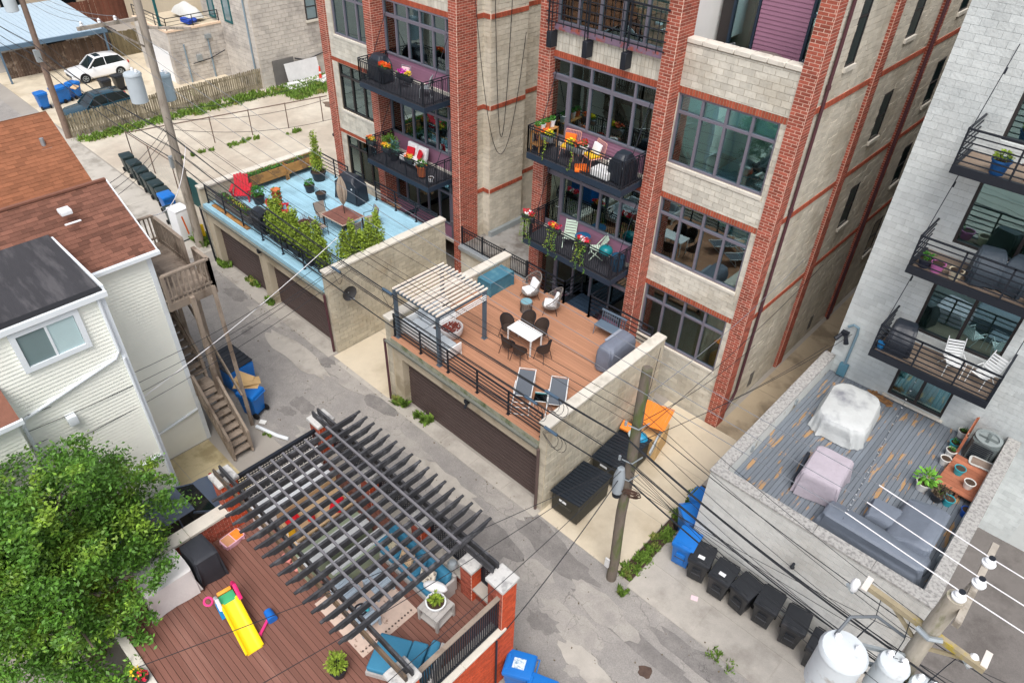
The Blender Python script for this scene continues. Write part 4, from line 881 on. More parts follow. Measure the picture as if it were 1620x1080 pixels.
# ================================================================ shared builders for movable things
def col(rgb,rough=.5,**k): return M('paint_%d_%d_%d_%d'%(*rgb,int(rough*100)),rgb,rough,k.pop('var',.05),k.pop('scale',4),**k)
LEAF=M('green_leaf',(98,138,52),.6,.2,3,rnd=.4,spec=.3)
LEAF2=M('arborvitae_leaf',(134,156,54),.7,.2,3,rnd=.35)
LEAF3=M('lush_leaf',(66,128,48),.55,.2,4,rnd=.35)
def leaves(name,P,size,mat,parent,seed=0,up=.3,asp=.5):
    """many small leaf faces around the points P"""
    r=np.random.default_rng(seed); n=len(P); a=r.normal(0,1,(n,3)); a[:,2]=a[:,2]*.6+up*.2; a/=np.linalg.norm(a,axis=1)[:,None]
    b=np.cross(a,r.normal(0,1,(n,3))); b/=np.linalg.norm(b,axis=1)[:,None]
    s=(size*r.uniform(.6,1.3,n))[:,None]
    V=np.stack([P-a*s*.5,P+b*s*asp*.5,P+a*s*.5,P-b*s*asp*.5],1).reshape(-1,3); F=np.arange(4*n).reshape(-1,4)
    me=bpy.data.meshes.new(name); me.from_pydata(V.tolist(),[],F.tolist()); me.materials.append(mat)
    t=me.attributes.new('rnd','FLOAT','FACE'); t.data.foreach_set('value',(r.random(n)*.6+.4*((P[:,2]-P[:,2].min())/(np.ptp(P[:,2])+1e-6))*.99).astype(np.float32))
    return link(name,me,parent)
def ballpts(n,c,r,seed,shell=.5):
    g=np.random.default_rng(seed); d=g.normal(0,1,(n,3)); d/=np.linalg.norm(d,axis=1)[:,None]
    q=(shell+(1-shell)*g.random(n))[:,None]; lump=1+.25*np.sin(d[:,0:1]*5+seed)*np.cos(d[:,1:2]*4+seed*2)
    return np.array(c)+d*q*lump*np.array(r)
def potmesh(T,r,h,mat,z=0,soil=True):
    MB().lathe((0,0,z),[(r*.72,0),(r*.95,h*.86),(r*1.05,h*.88),(r*1.05,h),(r*.92,h),(r*.9,h*.9),(.01,h*.88)],16).build('pot',mat,T,smooth=True)
    if soil: MB().lathe((0,0,z+h*.86),[(r*.9,0),(r*.88,h*.05),(.01,h*.06)],14).build('soil',SOIL,T)
def pot(label,p,r,h,mat,plant=None,leafm=LEAF3,n=220,seed=1,group=None,size=.09,fl=None,name='plant_pot',cat='plant'):
    T=thing(name,label,cat,p,0,group); potmesh(T,r,h,mat)
    if plant:
        pr,ph=plant; 
        o=leaves('foliage',ballpts(n,(0,0,h+ph*.45),(pr,pr,ph*.55),seed),size,leafm,T,seed)
        m=MB()
        for i in range(5): a=i*1.3+seed; m.tube([(0,0,h*.8),(pr*.3*math.cos(a),pr*.3*math.sin(a),h+ph*.3),(pr*.6*math.cos(a),pr*.6*math.sin(a),h+ph*.7)],.008,4)
        m.build('stem',LEAF,T)
    if fl:
        for c,k,s in fl: leaves('flower',ballpts(k,(0,0,h+plant[1]*.62),(plant[0]*.95,plant[0]*.95,plant[1]*.5),seed+k+int(c[0]),.85),s,col(c,.6),T,seed+k,asp=.9)
    return T
CARTBLK=M('black_cart_plastic',(34,37,42),.42,.12,5,spec=.5,rgb2=(70,66,66),r2scale=2,r2lo=.62,r2hi=.72)
CARTBLU=M('blue_cart_plastic',(22,112,196),.4,.06,5,spec=.45)
CARTGRN=M('green_black_cart_plastic',(32,50,52),.42,.1,5,spec=.5)
RUBBER=M('rubber',(26,26,28),.8)
def make_cart(body,lid,sticker=False):
    T=thing('wheeled_cart','','cart')
    w,d,h=.29,.33,.92
    def ring(k,z,dy=0): return [(-w*k,-d*k+dy,z),(w*k,-d*k+dy,z),(w*k,d*k+dy,z),(-w*k,d*k+dy,z)]
    m=MB(); rs=[ring(.78,.06),ring(.82,.3),ring(.97,h*.88),ring(1.06,h*.9),ring(1.06,h)]
    vs=[p for r in rs for p in r]; fs=[(0,3,2,1),(16,17,18,19)]+[(a*4+i,a*4+(i+1)%4,a*4+4+(i+1)%4,a*4+4+i) for a in range(4) for i in range(4)]
    m.add(vs,fs); b=m.build('body',body,T,bev=.035,seg=2)
    MB().box(-.13,-d*.93-.03,.25,.13,-d*.8,.62).build('front_recess',body,b,bev=.02)
    MB().tube([(-.16,-.37,.5),(-.1,-.385,.52),(.1,-.385,.52),(.16,-.37,.5)],.012).build('grab_bar',M('steel_grey',(90,92,96),.4,metal=.6),b)
    l=MB(); k=1.12
    l.add([(-w*k,-d*k,h+.004),(w*k,-d*k,h+.004),(w*k,d*k,h+.03),(-w*k,d*k,h+.03),(-w*k*.96,-d*k*.95,h+.07),(w*k*.96,-d*k*.95,h+.07),(w*k*.94,d*k*.9,h+.11),(-w*k*.94,d*k*.9,h+.11)],[(0,3,2,1),(4,5,6,7),(0,1,5,4),(1,2,6,5),(2,3,7,6),(3,0,4,7)])
    lo=l.build('lid',lid,T,bev=.03,seg=2)
    MB().box(-w*.7,-d*.98,h+.068,w*.7,-d*.72,h+.092).build('lid_ridge',lid,lo,bev=.01,seg=1)
    if sticker: MB().box(-.09,-.2,h+.094,.09,-.09,h+.1).build('sticker',WHITEP,lo)
    MB().tube([(-w*.9,d,h-.02),(-w*.9,d+.09,h+.02),(w*.9,d+.09,h+.02),(w*.9,d,h-.02)],.018,6).build('handle',body,T)
    for s in (-1,1):
        wh=MB().cyl((s*(w*.8),d*.85,.12),(s*(w*.8+.06),d*.85,.12),.12,n=14).build('wheel',RUBBER,T)
    MB().cyl((-w*.8,d*.85,.12),(w*.8,d*.85,.12),.015,n=6).build('axle',BLACKM,T)
    return T
def place(proto,first,loc,rz,label,group,s=1):
    if first: o=proto; o.location=loc; o.rotation_euler=(0,0,rz); o['label']=label; o['group']=group
    else: o=dup(proto,loc,rz,label,group)
    o.scale=(s,s,s); return o
CB=make_cart(CARTBLK,CARTBLK); CS=make_cart(CARTBLK,CARTBLK,True); CU=make_cart(CARTBLU,CARTBLU); CG=make_cart(CARTGRN,CARTGRN)
G0=lambda px,py:(lambda p:(p.x,p.y,.035))(at(px,py,z=0))
# carts by the washed wall: wall line y=14.65, fronts towards the alley
gb='black carts by the pale painted wall'; 
xs=[(-4.35,14.02,.2,'black cart with a white sticker standing next to the blue cart',CS,True),(-3.55,13.95,.05,'second black cart with a white sticker on its lid, by the painted wall',CS,False),(-2.8,14.0,-.14,'black cart with scuffed lid, third along the painted wall',CB,True),(-2.08,14.08,.07,'black cart, fourth along the painted wall from the blue cart',CB,False),(-1.22,14.05,.16,'fifth black cart along the painted wall from the blue cart',CB,False),(-.35,13.85,.08,'last black cart of the row, beside the big transformers',CB,False)]
for x,y,r,lb,pr,f in xs: place(pr,f,(x,y,.035),r,lb,gb,1.12)
gu='blue carts at the corner of the pale painted wall'
place(CU,True,(-5.0,14.15,.035),.15,'blue recycling cart in front of the line at the painted wall corner',gu,1.15)
place(CU,False,(-5.42,15.1,.035),.9,'blue recycling cart behind the front one at the painted wall corner',gu,1.15)
place(CU,False,(-5.5,16.0,.035),1.57,'third blue cart squeezed between the grass strip and the painted wall',gu,1.1)
place(CU,False,(-5.5,17.9,.035),1.57,'blue cart farthest back between the pad and the painted wall',gu,1.1)
gn='blue carts by the brick garage'
SC=place(CU,False,(-6.05,7.45,.02),-1.1,'blue cart with a pale printed square at the foot of the brick pier',gn,1.15)
o=MB().obox((0,-.02,1.005),(.26,.3,.012),.07).build('printed_sticker',M('printed_sticker',(206,220,226),.6,.25,30,rgb2=(120,160,190),r2scale=14),SC)
place(CU,False,(-5.2,7.35,.02),-1.2,'blue cart cut off by the lower edge, beside the brick garage',gn,1.15)

# carts along the chain link fence
gr='dark carts along the chain link fence'
names=['farthest','second farthest','third','fourth','fifth','nearest']
for i in range(6):
    p=at(208+i*11.5,272+i*11.2,z=0); place(CG,i==0,(p.x,p.y,.03),1.5+.05*math.sin(i*2),'dark cart with green black lid, %s of the six along the chain link fence'%names[i],gr,1.1)
p=at(268,338,z=0); place(CU,False,(p.x,p.y+.1,.03),1.55,'blue cart after the dark carts by the chain link fence','blue carts of the alley',1.15)
p=at(278,356,z=0); place(CG,False,(p.x,p.y,.03),1.5,'dark cart half hidden behind the white fridge',gr,1.05)
# carts by the stair
p=at(404,652,z=0); SC=place(CU,False,(p.x,p.y,.03),-1.2,'bright blue recycling cart carrying cardboard beside the wooden stair','blue carts of the alley',1.15)
p2=p
LG=M('white_print',(226,240,246),.6)
m=MB()
for q in range(3):
    a=2*PI*q/3; m.obox((.285,.07*math.cos(a),.62+.07*math.sin(a)),(.02,.09,.03),rx=a)
m.box(.275,-.09,.46,.288,.09,.5); m.build('recycling_mark',LG,SC)
m=MB(); 
for i,(dx,dy,rz,rx) in enumerate([(0,0,.5,.12),(.05,.1,.9,-.1),(-.2,.1,.2,.2)]): m.obox((dx,dy,.03+.05*i),(.95-.15*i,.5,.02),rx,.1*i,rz)
one('cardboard',m,M('cardboard',(206,172,122),.9,.1,4),'flattened tan cardboard boxes on top of the blue cart by the stair','cardboard',(p.x-.35,p.y+.1,1.2),.3)
p=at(372,600,z=0)
T=thing('stair_bin','large blue bin with ribbed black lid under the wooden landing','bin',(p.x,p.y,0.03),.05)
MB().extr([(-.5,0),(.5,0),(.56,1.05),(-.56,1.05)],'x',-.8,.8).build('body',CARTBLU,T,bev=.03)
for i in range(6): MB().obox((-.66+i*.265,0,1.1),(.25,1.15,.05),.06,0,0).build('lid_rib',CARTBLK,T,bev=.015,seg=1)
# far carts
for i,(px,py) in enumerate([(72,172),(96,164),(105,161),(122,155)]):
    p=at(px,py,z=0); place(CU,False,(p.x,p.y,.03),-1.5+.1*i,['leftmost blue cart on the far parking pad','blue cart behind the far utility pole','blue cart in the middle of the far group','rightmost blue cart of the far group, with a board on top'][i],'far blue carts',1.15)
for i,(px,py) in enumerate([(172,150),(192,143)]):
    p=at(px,py,z=0); place(CB,False,(p.x,p.y,.03),-1.5,['black cart by the white car, left one','black cart by the white car, right one'][i],'far black carts',1.15)
p=at(118,138,z=1.3); one('board',MB().obox((0,0,0),(.5,.4,.04),.3,.1,.4),M('tan_board',(206,170,130),.8),'tan board lying on the far blue carts','board',p)
# ---------------------------------------------------------------- cars
CGL=M('car_glass',(22,34,38),.08,.1,2,spec=.8)
def car(label,paint,loc,rz,L=4.5,W=1.85,H=1.65,hood=.95,suv=True,detail=True):
    """front towards -y; body, greenhouse, roof, wheels, lamps"""
    T=thing('car',label,'car',loc,rz); hw=W/2
    st=[(-.5,.78,.38,.62),(-.485,.9,.28,.78),(-.42,.97,.22,hood-.08),(-.22,1,.2,hood),(-.1,1,.2,hood+.06),(.2,1,.2,hood+.1),(.4,1,.22,hood+.12),(.47,.96,.26,hood+.06),(.495,.88,.34,hood-.1)]
    m=MB(); n=8
    for s,k,zb,zt in st:
        w=hw*k; y=s*L
        m.v+=[(-w*.86,y,zb),(-w,y,zb+.14),(-w,y,(zb+zt)/2+.08),(-w*.9,y,zt),(w*.9,y,zt),(w,y,(zb+zt)/2+.08),(w,y,zb+.14),(w*.86,y,zb)]
    for a in range(len(st)-1): m.f+=[(a*n+i,a*n+(i+1)%n,(a+1)*n+(i+1)%n,(a+1)*n+i) for i in range(n)]
    m.f+=[tuple(range(n-1,-1,-1)),tuple(range((len(st)-1)*n,len(st)*n))]
    B=m.build('body',paint,T,bev=.03,seg=2)
    gs=[(-.22,.86,hood-.02,.3),(-.06,.8,H-.06,.9),(.05,.78,H-.02,1),(.22,.77,H-.03,1),(.36 if suv else .2,.76,H-.1,1),(.46 if suv else .36,.84,hood+.08,.5)]
    g=MB(); r=MB()
    for s,k,z,q in gs:
        y=s*L; w0=hw*.9; w1=hw*k*(.92 if q>.6 else 1)
        g.v+=[(-w0,y,hood+.02),(-w1,y,z),(w1,y,z),(w0,y,hood+.02)]
    for a in range(len(gs)-1): g.f+=[(a*4+i,a*4+(i+1)%4,(a+1)*4+(i+1)%4,(a+1)*4+i) for i in range(4)]
    g.f+=[(3,2,1,0),tuple(range((len(gs)-1)*4,len(gs)*4))]
    g.build('glasshouse',CGL,T,smooth=True)
    top=gs[1:5]
    for s,k,z,q in top:
        y=s*L; w1=hw*k*.95; r.v+=[(-w1,y,z+.005),(w1,y,z+.005),(w1*.93,y,z+.05),(-w1*.93,y,z+.05)]
    for a in range(len(top)-1): r.f+=[(a*4+i,a*4+(i+1)%4,(a+1)*4+(i+1)%4,(a+1)*4+i) for i in range(4)]
    r.f+=[(3,2,1,0),tuple(range(12,16))]
    R=r.build('roof',paint,T,bev=.015,seg=1)
    if suv: MB().box(-hw*.45,-.02*L,H+.03,hw*.45,.08*L,H+.045).build('sunroof',CGL,R)
    for s in (-1,1):
        for (a,b) in ((gs[0],gs[1]),(gs[5],gs[4])): MB().bar((s*hw*.89,a[0]*L,hood+.02),(s*hw*.74,b[0]*L,b[2]+.01),.07,.06).build('window_pillar',paint,T)
        MB().bar((s*hw*.905,.1*L,hood+.05),(s*hw*.73,.1*L,H-.02),.05,.03).build('window_pillar',paint,T)
    for s in (-1,1):
        for yy in (-.31*L,.3*L):
            MB().cyl((s*(hw-.16),yy,.36),(s*(hw+.015),yy,.36),.385,n=20).build('wheel_arch',RUBBER,T)
            tw=MB().cyl((s*(hw-.2),yy,.34),(s*(hw+.02),yy,.34),.34,n=20).build('wheel',RUBBER,T)
            rm=MB()
            for q in range(5): a=2*PI*q/5; rm.obox((s*(hw+.025),yy+.11*math.cos(a),.34+.11*math.sin(a)),(.02,.2,.05),rx=a)
            rm.cyl((s*(hw+.0),yy,.34),(s*(hw+.03),yy,.34),.06,n=10); rm.tube([(s*(hw+.022),yy+.21*math.cos(2*PI*q/16),.34+.21*math.sin(2*PI*q/16)) for q in range(16)],.018,5,True)
            rm.build('rim',GALV,tw)
        MB().ell((s*(hw*.78),-.485*L,hood-.25),(.2,.1,.08),10,6).build('headlight',M('lamp_clear',(210,216,220),.15,spec=.8),T,smooth=True)
        MB().ell((s*(hw*.8),.485*L,hood-.02),(.16,.08,.12),10,6).build('tail_light',M('lamp_red',(170,24,34),.25),T,smooth=True)
        MB().ell((s*(hw+.08),-.14*L,hood+.1),(.1,.07,.08),10,6).build('mirror',paint,T,smooth=True)
        for yy in (.0,.2): MB().box(s*(hw+.004)-.01,yy*L,hood-.1,s*(hw+.004)+.01,yy*L+.18,hood-.07).build('door_handle',paint,T)
    MB().box(-hw*.6,-.5*L-.015,.42,hw*.6,-.49*L,.62).build('grille',BLACKM,T)
    MB().box(-.26,.49*L,.55,.26,.5*L+.01,.68).build('number_plate',WHITEP,T)
    return T
a=at(139,133,z=0); b=at(192,119,z=0)
car('white compact SUV with a sunroof parked by the far brown fence',M('white_car_paint',(236,238,240),.2,.02,2,coat=.6),(a.x-.95,(a.y+b.y)/2,.03),0,4.45,1.82,1.62)
car('dark teal car behind the weathered picket fence',M('dark_teal_paint',(24,62,76),.2,.04,2,coat=.6),(-55.0,16.2,.03),0,4.6,1.85,1.62)
car('dark car parked deep under the metal carport, left one',M('black_paint',(24,26,30),.2,.04,2,coat=.6),(-70.0,18.9,.03),PI/2,4.6,1.85,1.6)
car('black car under the right end of the metal carport',M('black_paint',(24,26,30),.2),(-69.5,23.0,.03),PI/2,4.6,1.85,1.6)
p=at(300,800,z=.9)
car('slate blue car parked between the tree and the brick garage',M('slate_blue_paint',(84,96,116),.22,.04,2,coat=.6),(-17.35,2.75,.03),0.03,4.6,1.85,1.5,.9,False)
# ---------------------------------------------------------------- fences
def board_fence(label,x,y0,y1,h,wd,mat,gap=.012,dogear=False,railm=None,th=.02,z=0,lean=.012):
    T=thing('board_fence',label,'fence',(x,y0,z)); n=int((y1-y0)/wd)
    pts=[(-wd/2+gap/2,0),(wd/2-gap/2,0),(wd/2-gap/2,h-.06),(wd/4,h),(-wd/4,h),(-wd/2+gap/2,h-.06)] if dogear else [(-wd/2+gap/2,0),(wd/2-gap/2,0),(wd/2-gap/2,h),(-wd/2+gap/2,h)]
    me=MB().extr(pts,'x',-th/2,th/2).mesh('fence_board',mat)
    for i in range(n):
        o=link('fence_board',me,T); o.location=(random.uniform(-.01,.01),(i+.5)*wd,random.uniform(-.03,.03)); o.rotation_euler=(random.uniform(-lean,lean),random.uniform(-lean,lean),0)
    for zz in (.3,h-.35): MB().box(-.08,0,zz,-.02,y1-y0,zz+.09).build('fence_rail',railm or mat,T)
    for i in range(int((y1-y0)/2.4)+1): MB().box(-.18,i*2.4,0,-.08,i*2.4+.1,h-.05).build('fence_post',railm or mat,T)
    return T
board_fence('weathered grey picket fence between the empty lot and the parking pad',-52.45,13.2,27.9,1.55,.17,WOODF,.035,True)
board_fence('tall dark brown board fence behind the white SUV',-67.0,14.2,22.3,2.0,.2,WOODD)
board_fence('greenish stretch of board fence right of the dark brown one',-67.0,22.35,27.5,2.0,.22,M('mossy_fence_wood',(116,106,82),.9,.2,3,rnd=.2))
board_fence('red brown board fence far behind the carport',-77,21.5,31,2.4,.25,M('red_brown_fence_wood',(112,72,58),.9,.2,3,rnd=.2))
# chain link
def chain_link(label,a,b,h,pitch=2.9):
    T=thing('chain_link_fence',label,'fence',(a[0],a[1],0)); L=math.dist(a,b); ux,uy=(b[0]-a[0])/L,(b[1]-a[1])/L
    m=MB(); m.cyl((a[0],a[1],h),(b[0],b[1],h),.03,n=6); m.build('top_rail',M('rusty_rail',(110,92,82),.8,.2,4),T,world=True)
    for i in range(int(L/pitch)+1): x,y=a[0]+ux*i*pitch,a[1]+uy*i*pitch; MB().cyl((x,y,0),(x,y,h+.05),.035,n=6).build('post',M('rusty_rail',(110,92,82),.8),T,world=True)
    w=MB(); s=.16; n=int(L/s)
    for i in range(-int(h/s),n):
        for sg in (1,-1):
            t0,z0=(i*s,0) if sg>0 else (i*s,h); t1,z1=t0+h,(h if sg>0 else 0)
            if t0<0: k=-t0/h; z0=z0+(z1-z0)*k; t0=0
            if t1>L: k=(t1-L)/h; z1=z1-(z1-z0)*k/(max(1e-3,(t1-t0)/h)); t1=L
            if t1-t0>.05: w.add([(a[0]+ux*t0,a[1]+uy*t0,z0),(a[0]+ux*t1,a[1]+uy*t1,z1),(a[0]+ux*t1,a[1]+uy*t1,z1+.008),(a[0]+ux*t0,a[1]+uy*t0,z0+.008)],[(0,1,2,3)])
    o=w.build('wire_mesh',GALV,T,world=True); o['kind']='stuff'
a=at(212,252,z=0); b=at(300,340,z=0); c=at(522,190,z=0)
chain_link('chain link fence behind the row of dark carts',(a.x,a.y),(b.x-1.5,a.y+.1),1.8)
T=thing('pipe_fence','rusty pipe fence across the empty lot','fence',(a.x,a.y,0))
L=(Vector((c.x,c.y,0))-Vector((a.x,a.y,0)))
MB().cyl((a.x,a.y,1.75),(c.x,c.y,1.75),.035,n=6).build('top_rail',M('rusty_rail',(110,92,82),.8),T,world=True)
for i in range(6):
    q=Vector((a.x,a.y,0))+L*i/5.2; MB().cyl((q.x,q.y,0),(q.x,q.y,1.8),.035,n=6).build('post',M('rusty_rail',(110,92,82),.8),T,world=True)
# ---------------------------------------------------------------- carport, far buildings
T=thing('carport','open carport with pale blue grey metal roof','carport',(-70,17.5,0)); CM=M('pale_blue_metal_roof',(176,196,210),.5,.05,2)
n=22
for i in range(n):
    y=13.8+i*8.0/n; MB().prism([(-75,y+.01),(-65.8,y+.01),(-65.8,y+8/n-.01),(-75,y+8/n-.01)],[3.25,2.75,2.75,3.25],[3.3,2.8,2.8,3.3]).box(-75,y+.0,2.76,-65.8,y+.02,2.79).build('roof_panel',CM,T,world=True)
MB().box(-65.85,13.7,2.45,-65.72,21.9,2.76).build('fascia',M('steel_blue_fascia',(92,116,136),.5),T,world=True)
for x,y in ((-65.8,13.9),(-65.8,21.6),(-74.6,13.9),(-74.6,21.6)): MB().box(x-.06,y-.06,0,x+.06,y+.06,2.9).build('post',M('steel_blue_fascia',(92,116,136),.5),T,world=True)
FGB=M('far_grey_block',(198,192,184),.95,.12,1.5,.8,6,rnd=.08,rgb2=(172,166,160),r2scale=.5)
T=thing('far_grey_building','tall pale grey brick building at the far end of the empty lot','building',(-62,34,0))
W1=MB().box(-76,27.6,0,-52.3,46,16).build('tall_wall',BMORT,T,world=True)
bond(W1,'block',(-52.3,27.6,0),(0,1,0),(0,0,1),14,13,.62,.3,.02,FGB,[(1.0,2.9,0,1.9),(4.6,5.6,4.3,6.2),(7.5,8.3,6.0,7.6)],depth=.03,quota=150,key='FG',jit=.012)
bond(W1,'block',(-60,27.6,0),(1,0,0),(0,0,1),7.7,13,.62,.3,.02,FGB,[(1.2,2.2,4.2,7),(3.6,4.8,4.2,7.6)],depth=.03,quota=40,key='FG',jit=.012)
W2=MB().box(-63,23.2,0,-57.3,27.6,3.9).build('low_wall',BMORT,T,world=True)
bond(W2,'block',(-57.3,23.2,0),(0,1,0),(0,0,1),4.4,4.0,.62,.3,.02,FGB,depth=.03,quota=70,key='FG',jit=.012)
bond(W2,'block',(-63,23.2,0),(1,0,0),(0,0,1),5.7,4.0,.62,.3,.02,FGB,[(2.4,5.2,0,2.4)],depth=.03,quota=30,key='FG',jit=.012)
MB().box(-60.6,23.17,0,-57.9,23.22,2.4).build('garage_door',WHITEP,T,world=True)
MB().box(-63,23.1,3.9,-57.2,23.35,4.05).box(-57.5,23.35,3.9,-57.2,27.55,4.05).build('coping',M('peach_coping',(232,206,180),.8),T,world=True)
MB().box(-52.36,28.62,0,-52.2,30.48,1.88).build('recessed_door',M('dark_recess_door',(110,108,106),.8),T,world=True)
for (y0,y1,z0,z1) in ((32.2,33.2,4.3,6.2),(35.1,35.9,6.0,7.6)):
    wo=MB().box(-52.3,y0,z0,-52.2,y1,z0+.08).box(-52.3,y0,z1-.08,-52.2,y1,z1).box(-52.3,y0,z0+.08,-52.2,y0+.08,z1-.08).box(-52.3,y1-.08,z0+.08,-52.2,y1,z1-.08).box(-52.3,y0+.08,(z0+z1)/2-.03,-52.22,y1-.08,(z0+z1)/2+.03).build('window',DFRAME,T,world=True)
    MB().box(-52.33,y0+.05,z0+.05,-52.25,y1-.05,z1-.05).build('pane',M('grey_blue_pane',(120,140,146),.15,spec=.7),wo,world=True)
    MB().box(-52.3,y0-.08,z0-.18,-52.15,y1+.08,z0-.005).build('sill',STONE,wo,world=True)
TG=M('teal_green_frame',(24,92,96),.5)
for x0,x1,z0,z1 in ((-58.8,-57.8,4.1,6.9),(-56.4,-55.2,4.2,7.6)):
    wo=MB().box(x0,27.5,z0,x0+.14,27.62,z1).box(x1-.14,27.5,z0,x1,27.62,z1).box(x0+.14,27.5,z0,x1-.14,27.62,z0+.14).box(x0+.14,27.5,z1-.14,x1-.14,27.62,z1).build('teal_door',TG,T,world=True)
    MB().box(x0+.1,27.54,z0+.1,x1-.1,27.58,z1-.1).build('pane',M('grey_blue_pane',(120,140,146),.15),wo,world=True)
pipe(T,[(-53.0,27.5,16),(-53.0,27.5,0)],.07,M('blue_grey_pipe',(128,146,158),.5)); pipe(T,[(-57.2,24.2,2.9),(-57.2,24.2,0)],.06,M('blue_grey_pipe',(128,146,158),.5),'conduit'); pipe(T,[(-57.2,26.2,3.0),(-57.2,26.2,0)],.06,M('blue_grey_pipe',(128,146,158),.5),'conduit')
MB().box(-57.3,26.0,3.0,-57.1,26.5,3.3).box(-57.3,25.0,1.5,-57.1,25.4,1.95).build('meter_box',GALV,T,world=True)
pipe(T,[(-52.2,30.6,1.75),(-52.18,31.6,1.4),(-52.18,33.4,1.7),(-52.18,34.6,2.0)],.04,BLACKM,'cable'); pipe(T,[(-57.15,24.6,1.4),(-57.15,26.0,1.5),(-57.15,27.4,1.9)],.035,BLACKM,'cable')
MB().box(-52.3,34.3,.8,-52.1,34.6,1.2).build('meter_box',GALV,T,world=True)
p=at(262,150,z=0)
# roof clutter on the low part
T=thing('covered_furniture','heap of garden furniture under a pale grey sheet on the far low roof','cover',(-60,26.3,4.05)); 
MB().grid(lambda u,v:(-1.6+3.2*u,-.6+1.2*v,.12+.9*max(0,math.sin(PI*u))**.4*max(0,math.sin(PI*v))**.4*(1+.15*math.sin(u*9)*math.cos(v*7))),16,10).build('cover',M('pale_sheet',(206,206,202),.8,.08,3),T,smooth=True)
T=thing('toy_pile','blue and green plastic toys on the far low roof','toy',(-58.4,25.4,4.05)); MB().obox((0,0,.15),(.9,.4,.3),0,.1,.3).ell((.4,.4,.2),(.3,.25,.2)).build('blue_toy',col((30,70,170)),T); MB().obox((-.5,.2,.1),(.5,.2,.15),0,.1,.5).build('green_toy',col((70,190,60)),T)
T=thing('roof_post','dark green steel post on the far low roof','post',(-59.2,23.6,3.95)); MB().box(-.08,-.08,0,.08,.08,6).build('post',TG,T); MB().box(-.15,-.15,0,.15,.15,.03).build('base',TG,T)
rail('black railing around the far low roof',[(-63,23.3),(-57.4,23.3),(-57.4,27.5)],4.05,.8,3,pitch=2.2)
# leaning boards and cone by the far building
T=thing('leaning_board','large white board leaning on the foot of the far grey building','board',(-51.9,31,0)); MB().obox((0,0,.75),(.05,3.0,1.6),0,-.25,0).build('board',M('white_board',(214,214,214),.7),T); 
T=thing('board_pile','pile of white boards and foam lying in the grass by the far grey building','board',(-51.0,30.5,0)); MB().obox((0,0,.1),(1.2,3.4,.12),0,.05,.1).obox((.3,1.6,.2),(.9,1.4,.1),.05,0,.3).obox((-.3,-.9,.22),(.4,.9,.08),0,.1,-.2).build('boards',M('white_board',(214,214,214),.7),T)
p=at(508,128,z=0); T=thing('traffic_cone','tall orange red traffic marker in the grass by the brick building','cone',(p.x,p.y,0)); MB().lathe((0,0,0),[(.3,0),(.3,.05),(.13,.06),(.07,1.0),(.05,1.05),(.08,1.1),(.02,1.15)],12).build('body',col((216,64,44)),T,smooth=True); MB().lathe((0,0,.6),[(.105,0),(.095,.15)],12).build('band',WHITEP,T)
# row houses far behind
RED=M('far_red_brick',(132,58,44),.9,.12,4)
def rowhouse(label,x0,x1,y0,y1,h,mat,wins):
    T=thing('row_house',label,'house',((x0+x1)/2,(y0+y1)/2,0)); MB().box(x0,y0,0,x1,y1,h).build('wall',mat,T,world=True); MB().box(x0-.2,y0-.2,h,x1+.2,y1+.2,h+.3).build('roof',BROOF,T,world=True)
    for (y,z,w,hh) in wins:
        wo=MB().box(x1,y-.08,z-.08,x1+.08,y+w+.08,z).box(x1,y-.08,z+hh,x1+.08,y+w+.08,z+hh+.08).box(x1,y-.08,z,x1+.08,y,z+hh).box(x1,y+w,z,x1+.08,y+w+.08,z+hh).build('window',DFRAME,T,world=True); MB().box(x1-.02,y,z,x1+.03,y+w,z+hh).build('pane',CGL,wo,world=True)
rowhouse('far red brick row house behind the red brown fence',-96,-80.5,26.5,34,9,RED,[(28,1.2,1.4,2.0),(31,1.2,1.4,2.0),(28,4.6,1.4,2.0)])
rowhouse('far cream stucco row house behind the carport',-96,-80,22.6,26.3,8,M('cream_stucco',(212,196,172),.9,.06,2),[(23.4,1.2,1.2,1.8)])
rowhouse('far tan clapboard house behind the carport roof',-96,-78,6,22.2,7,M('tan_stucco',(196,180,160),.9,.08,2),[(12,2,1.4,1.6),(18,2,1.4,1.6)])
rowhouse('far brown brick row house at the right of the red one',-96,-81,34.3,42,9,M('far_brown_brick',(120,84,70),.9,.1,3),[(36,1.5,1.4,2.0)])
# a few more low houses along the far end of the alley, mostly hidden
# ---------------------------------------------------------------- by the near end of the chain link fence
p=at(300,378,z=0); T=thing('white_fridge','white cabinet like an old fridge streaked with orange paint beside the pale pole','fridge',(p.x-.3,p.y-.05,.0),.1)
MB().box(-.42,-.4,.1,.42,.4,1.7).build('body',WHITEP,T,bev=.04); MB().box(-.43,-.41,1.72,.43,.41,1.78).build('top',WHITEP,T,bev=.02); MB().obox((.425,-.05,.9),(.01,.08,1.1),.12).build('paint_streak',col((226,110,40)),T)
MB().box(-.4,-.38,0,.4,.38,.1).build('base',CARTGRN,T)
p=at(296,330,z=0); T=thing('green_screen','dark green board screen behind the pale pole','screen',(p.x+.8,p.y+.55,0),0)
for i in range(4): MB().box(-1.3+i*.65,-.02,0,-.67+i*.65,.02,1.75+.05*(i%2)).build('board',M('dark_green_board',(36,82,82),.6,.08,2),T)
p=at(326,383,z=0); T=thing('yellow_bollard','yellow steel bollard at the corner of the blue deck garage','bollard',(p.x,p.y,0)); MB().lathe((0,0,0),[(.09,0),(.09,1.0),(.07,1.06),(.02,1.08)],12).build('post',col((222,186,30),.6,var=.15),T,smooth=True); MB().lathe((0,0,0),[(.16,0),(.16,.03),(.09,.04)],12).build('foot',CONCG,T)
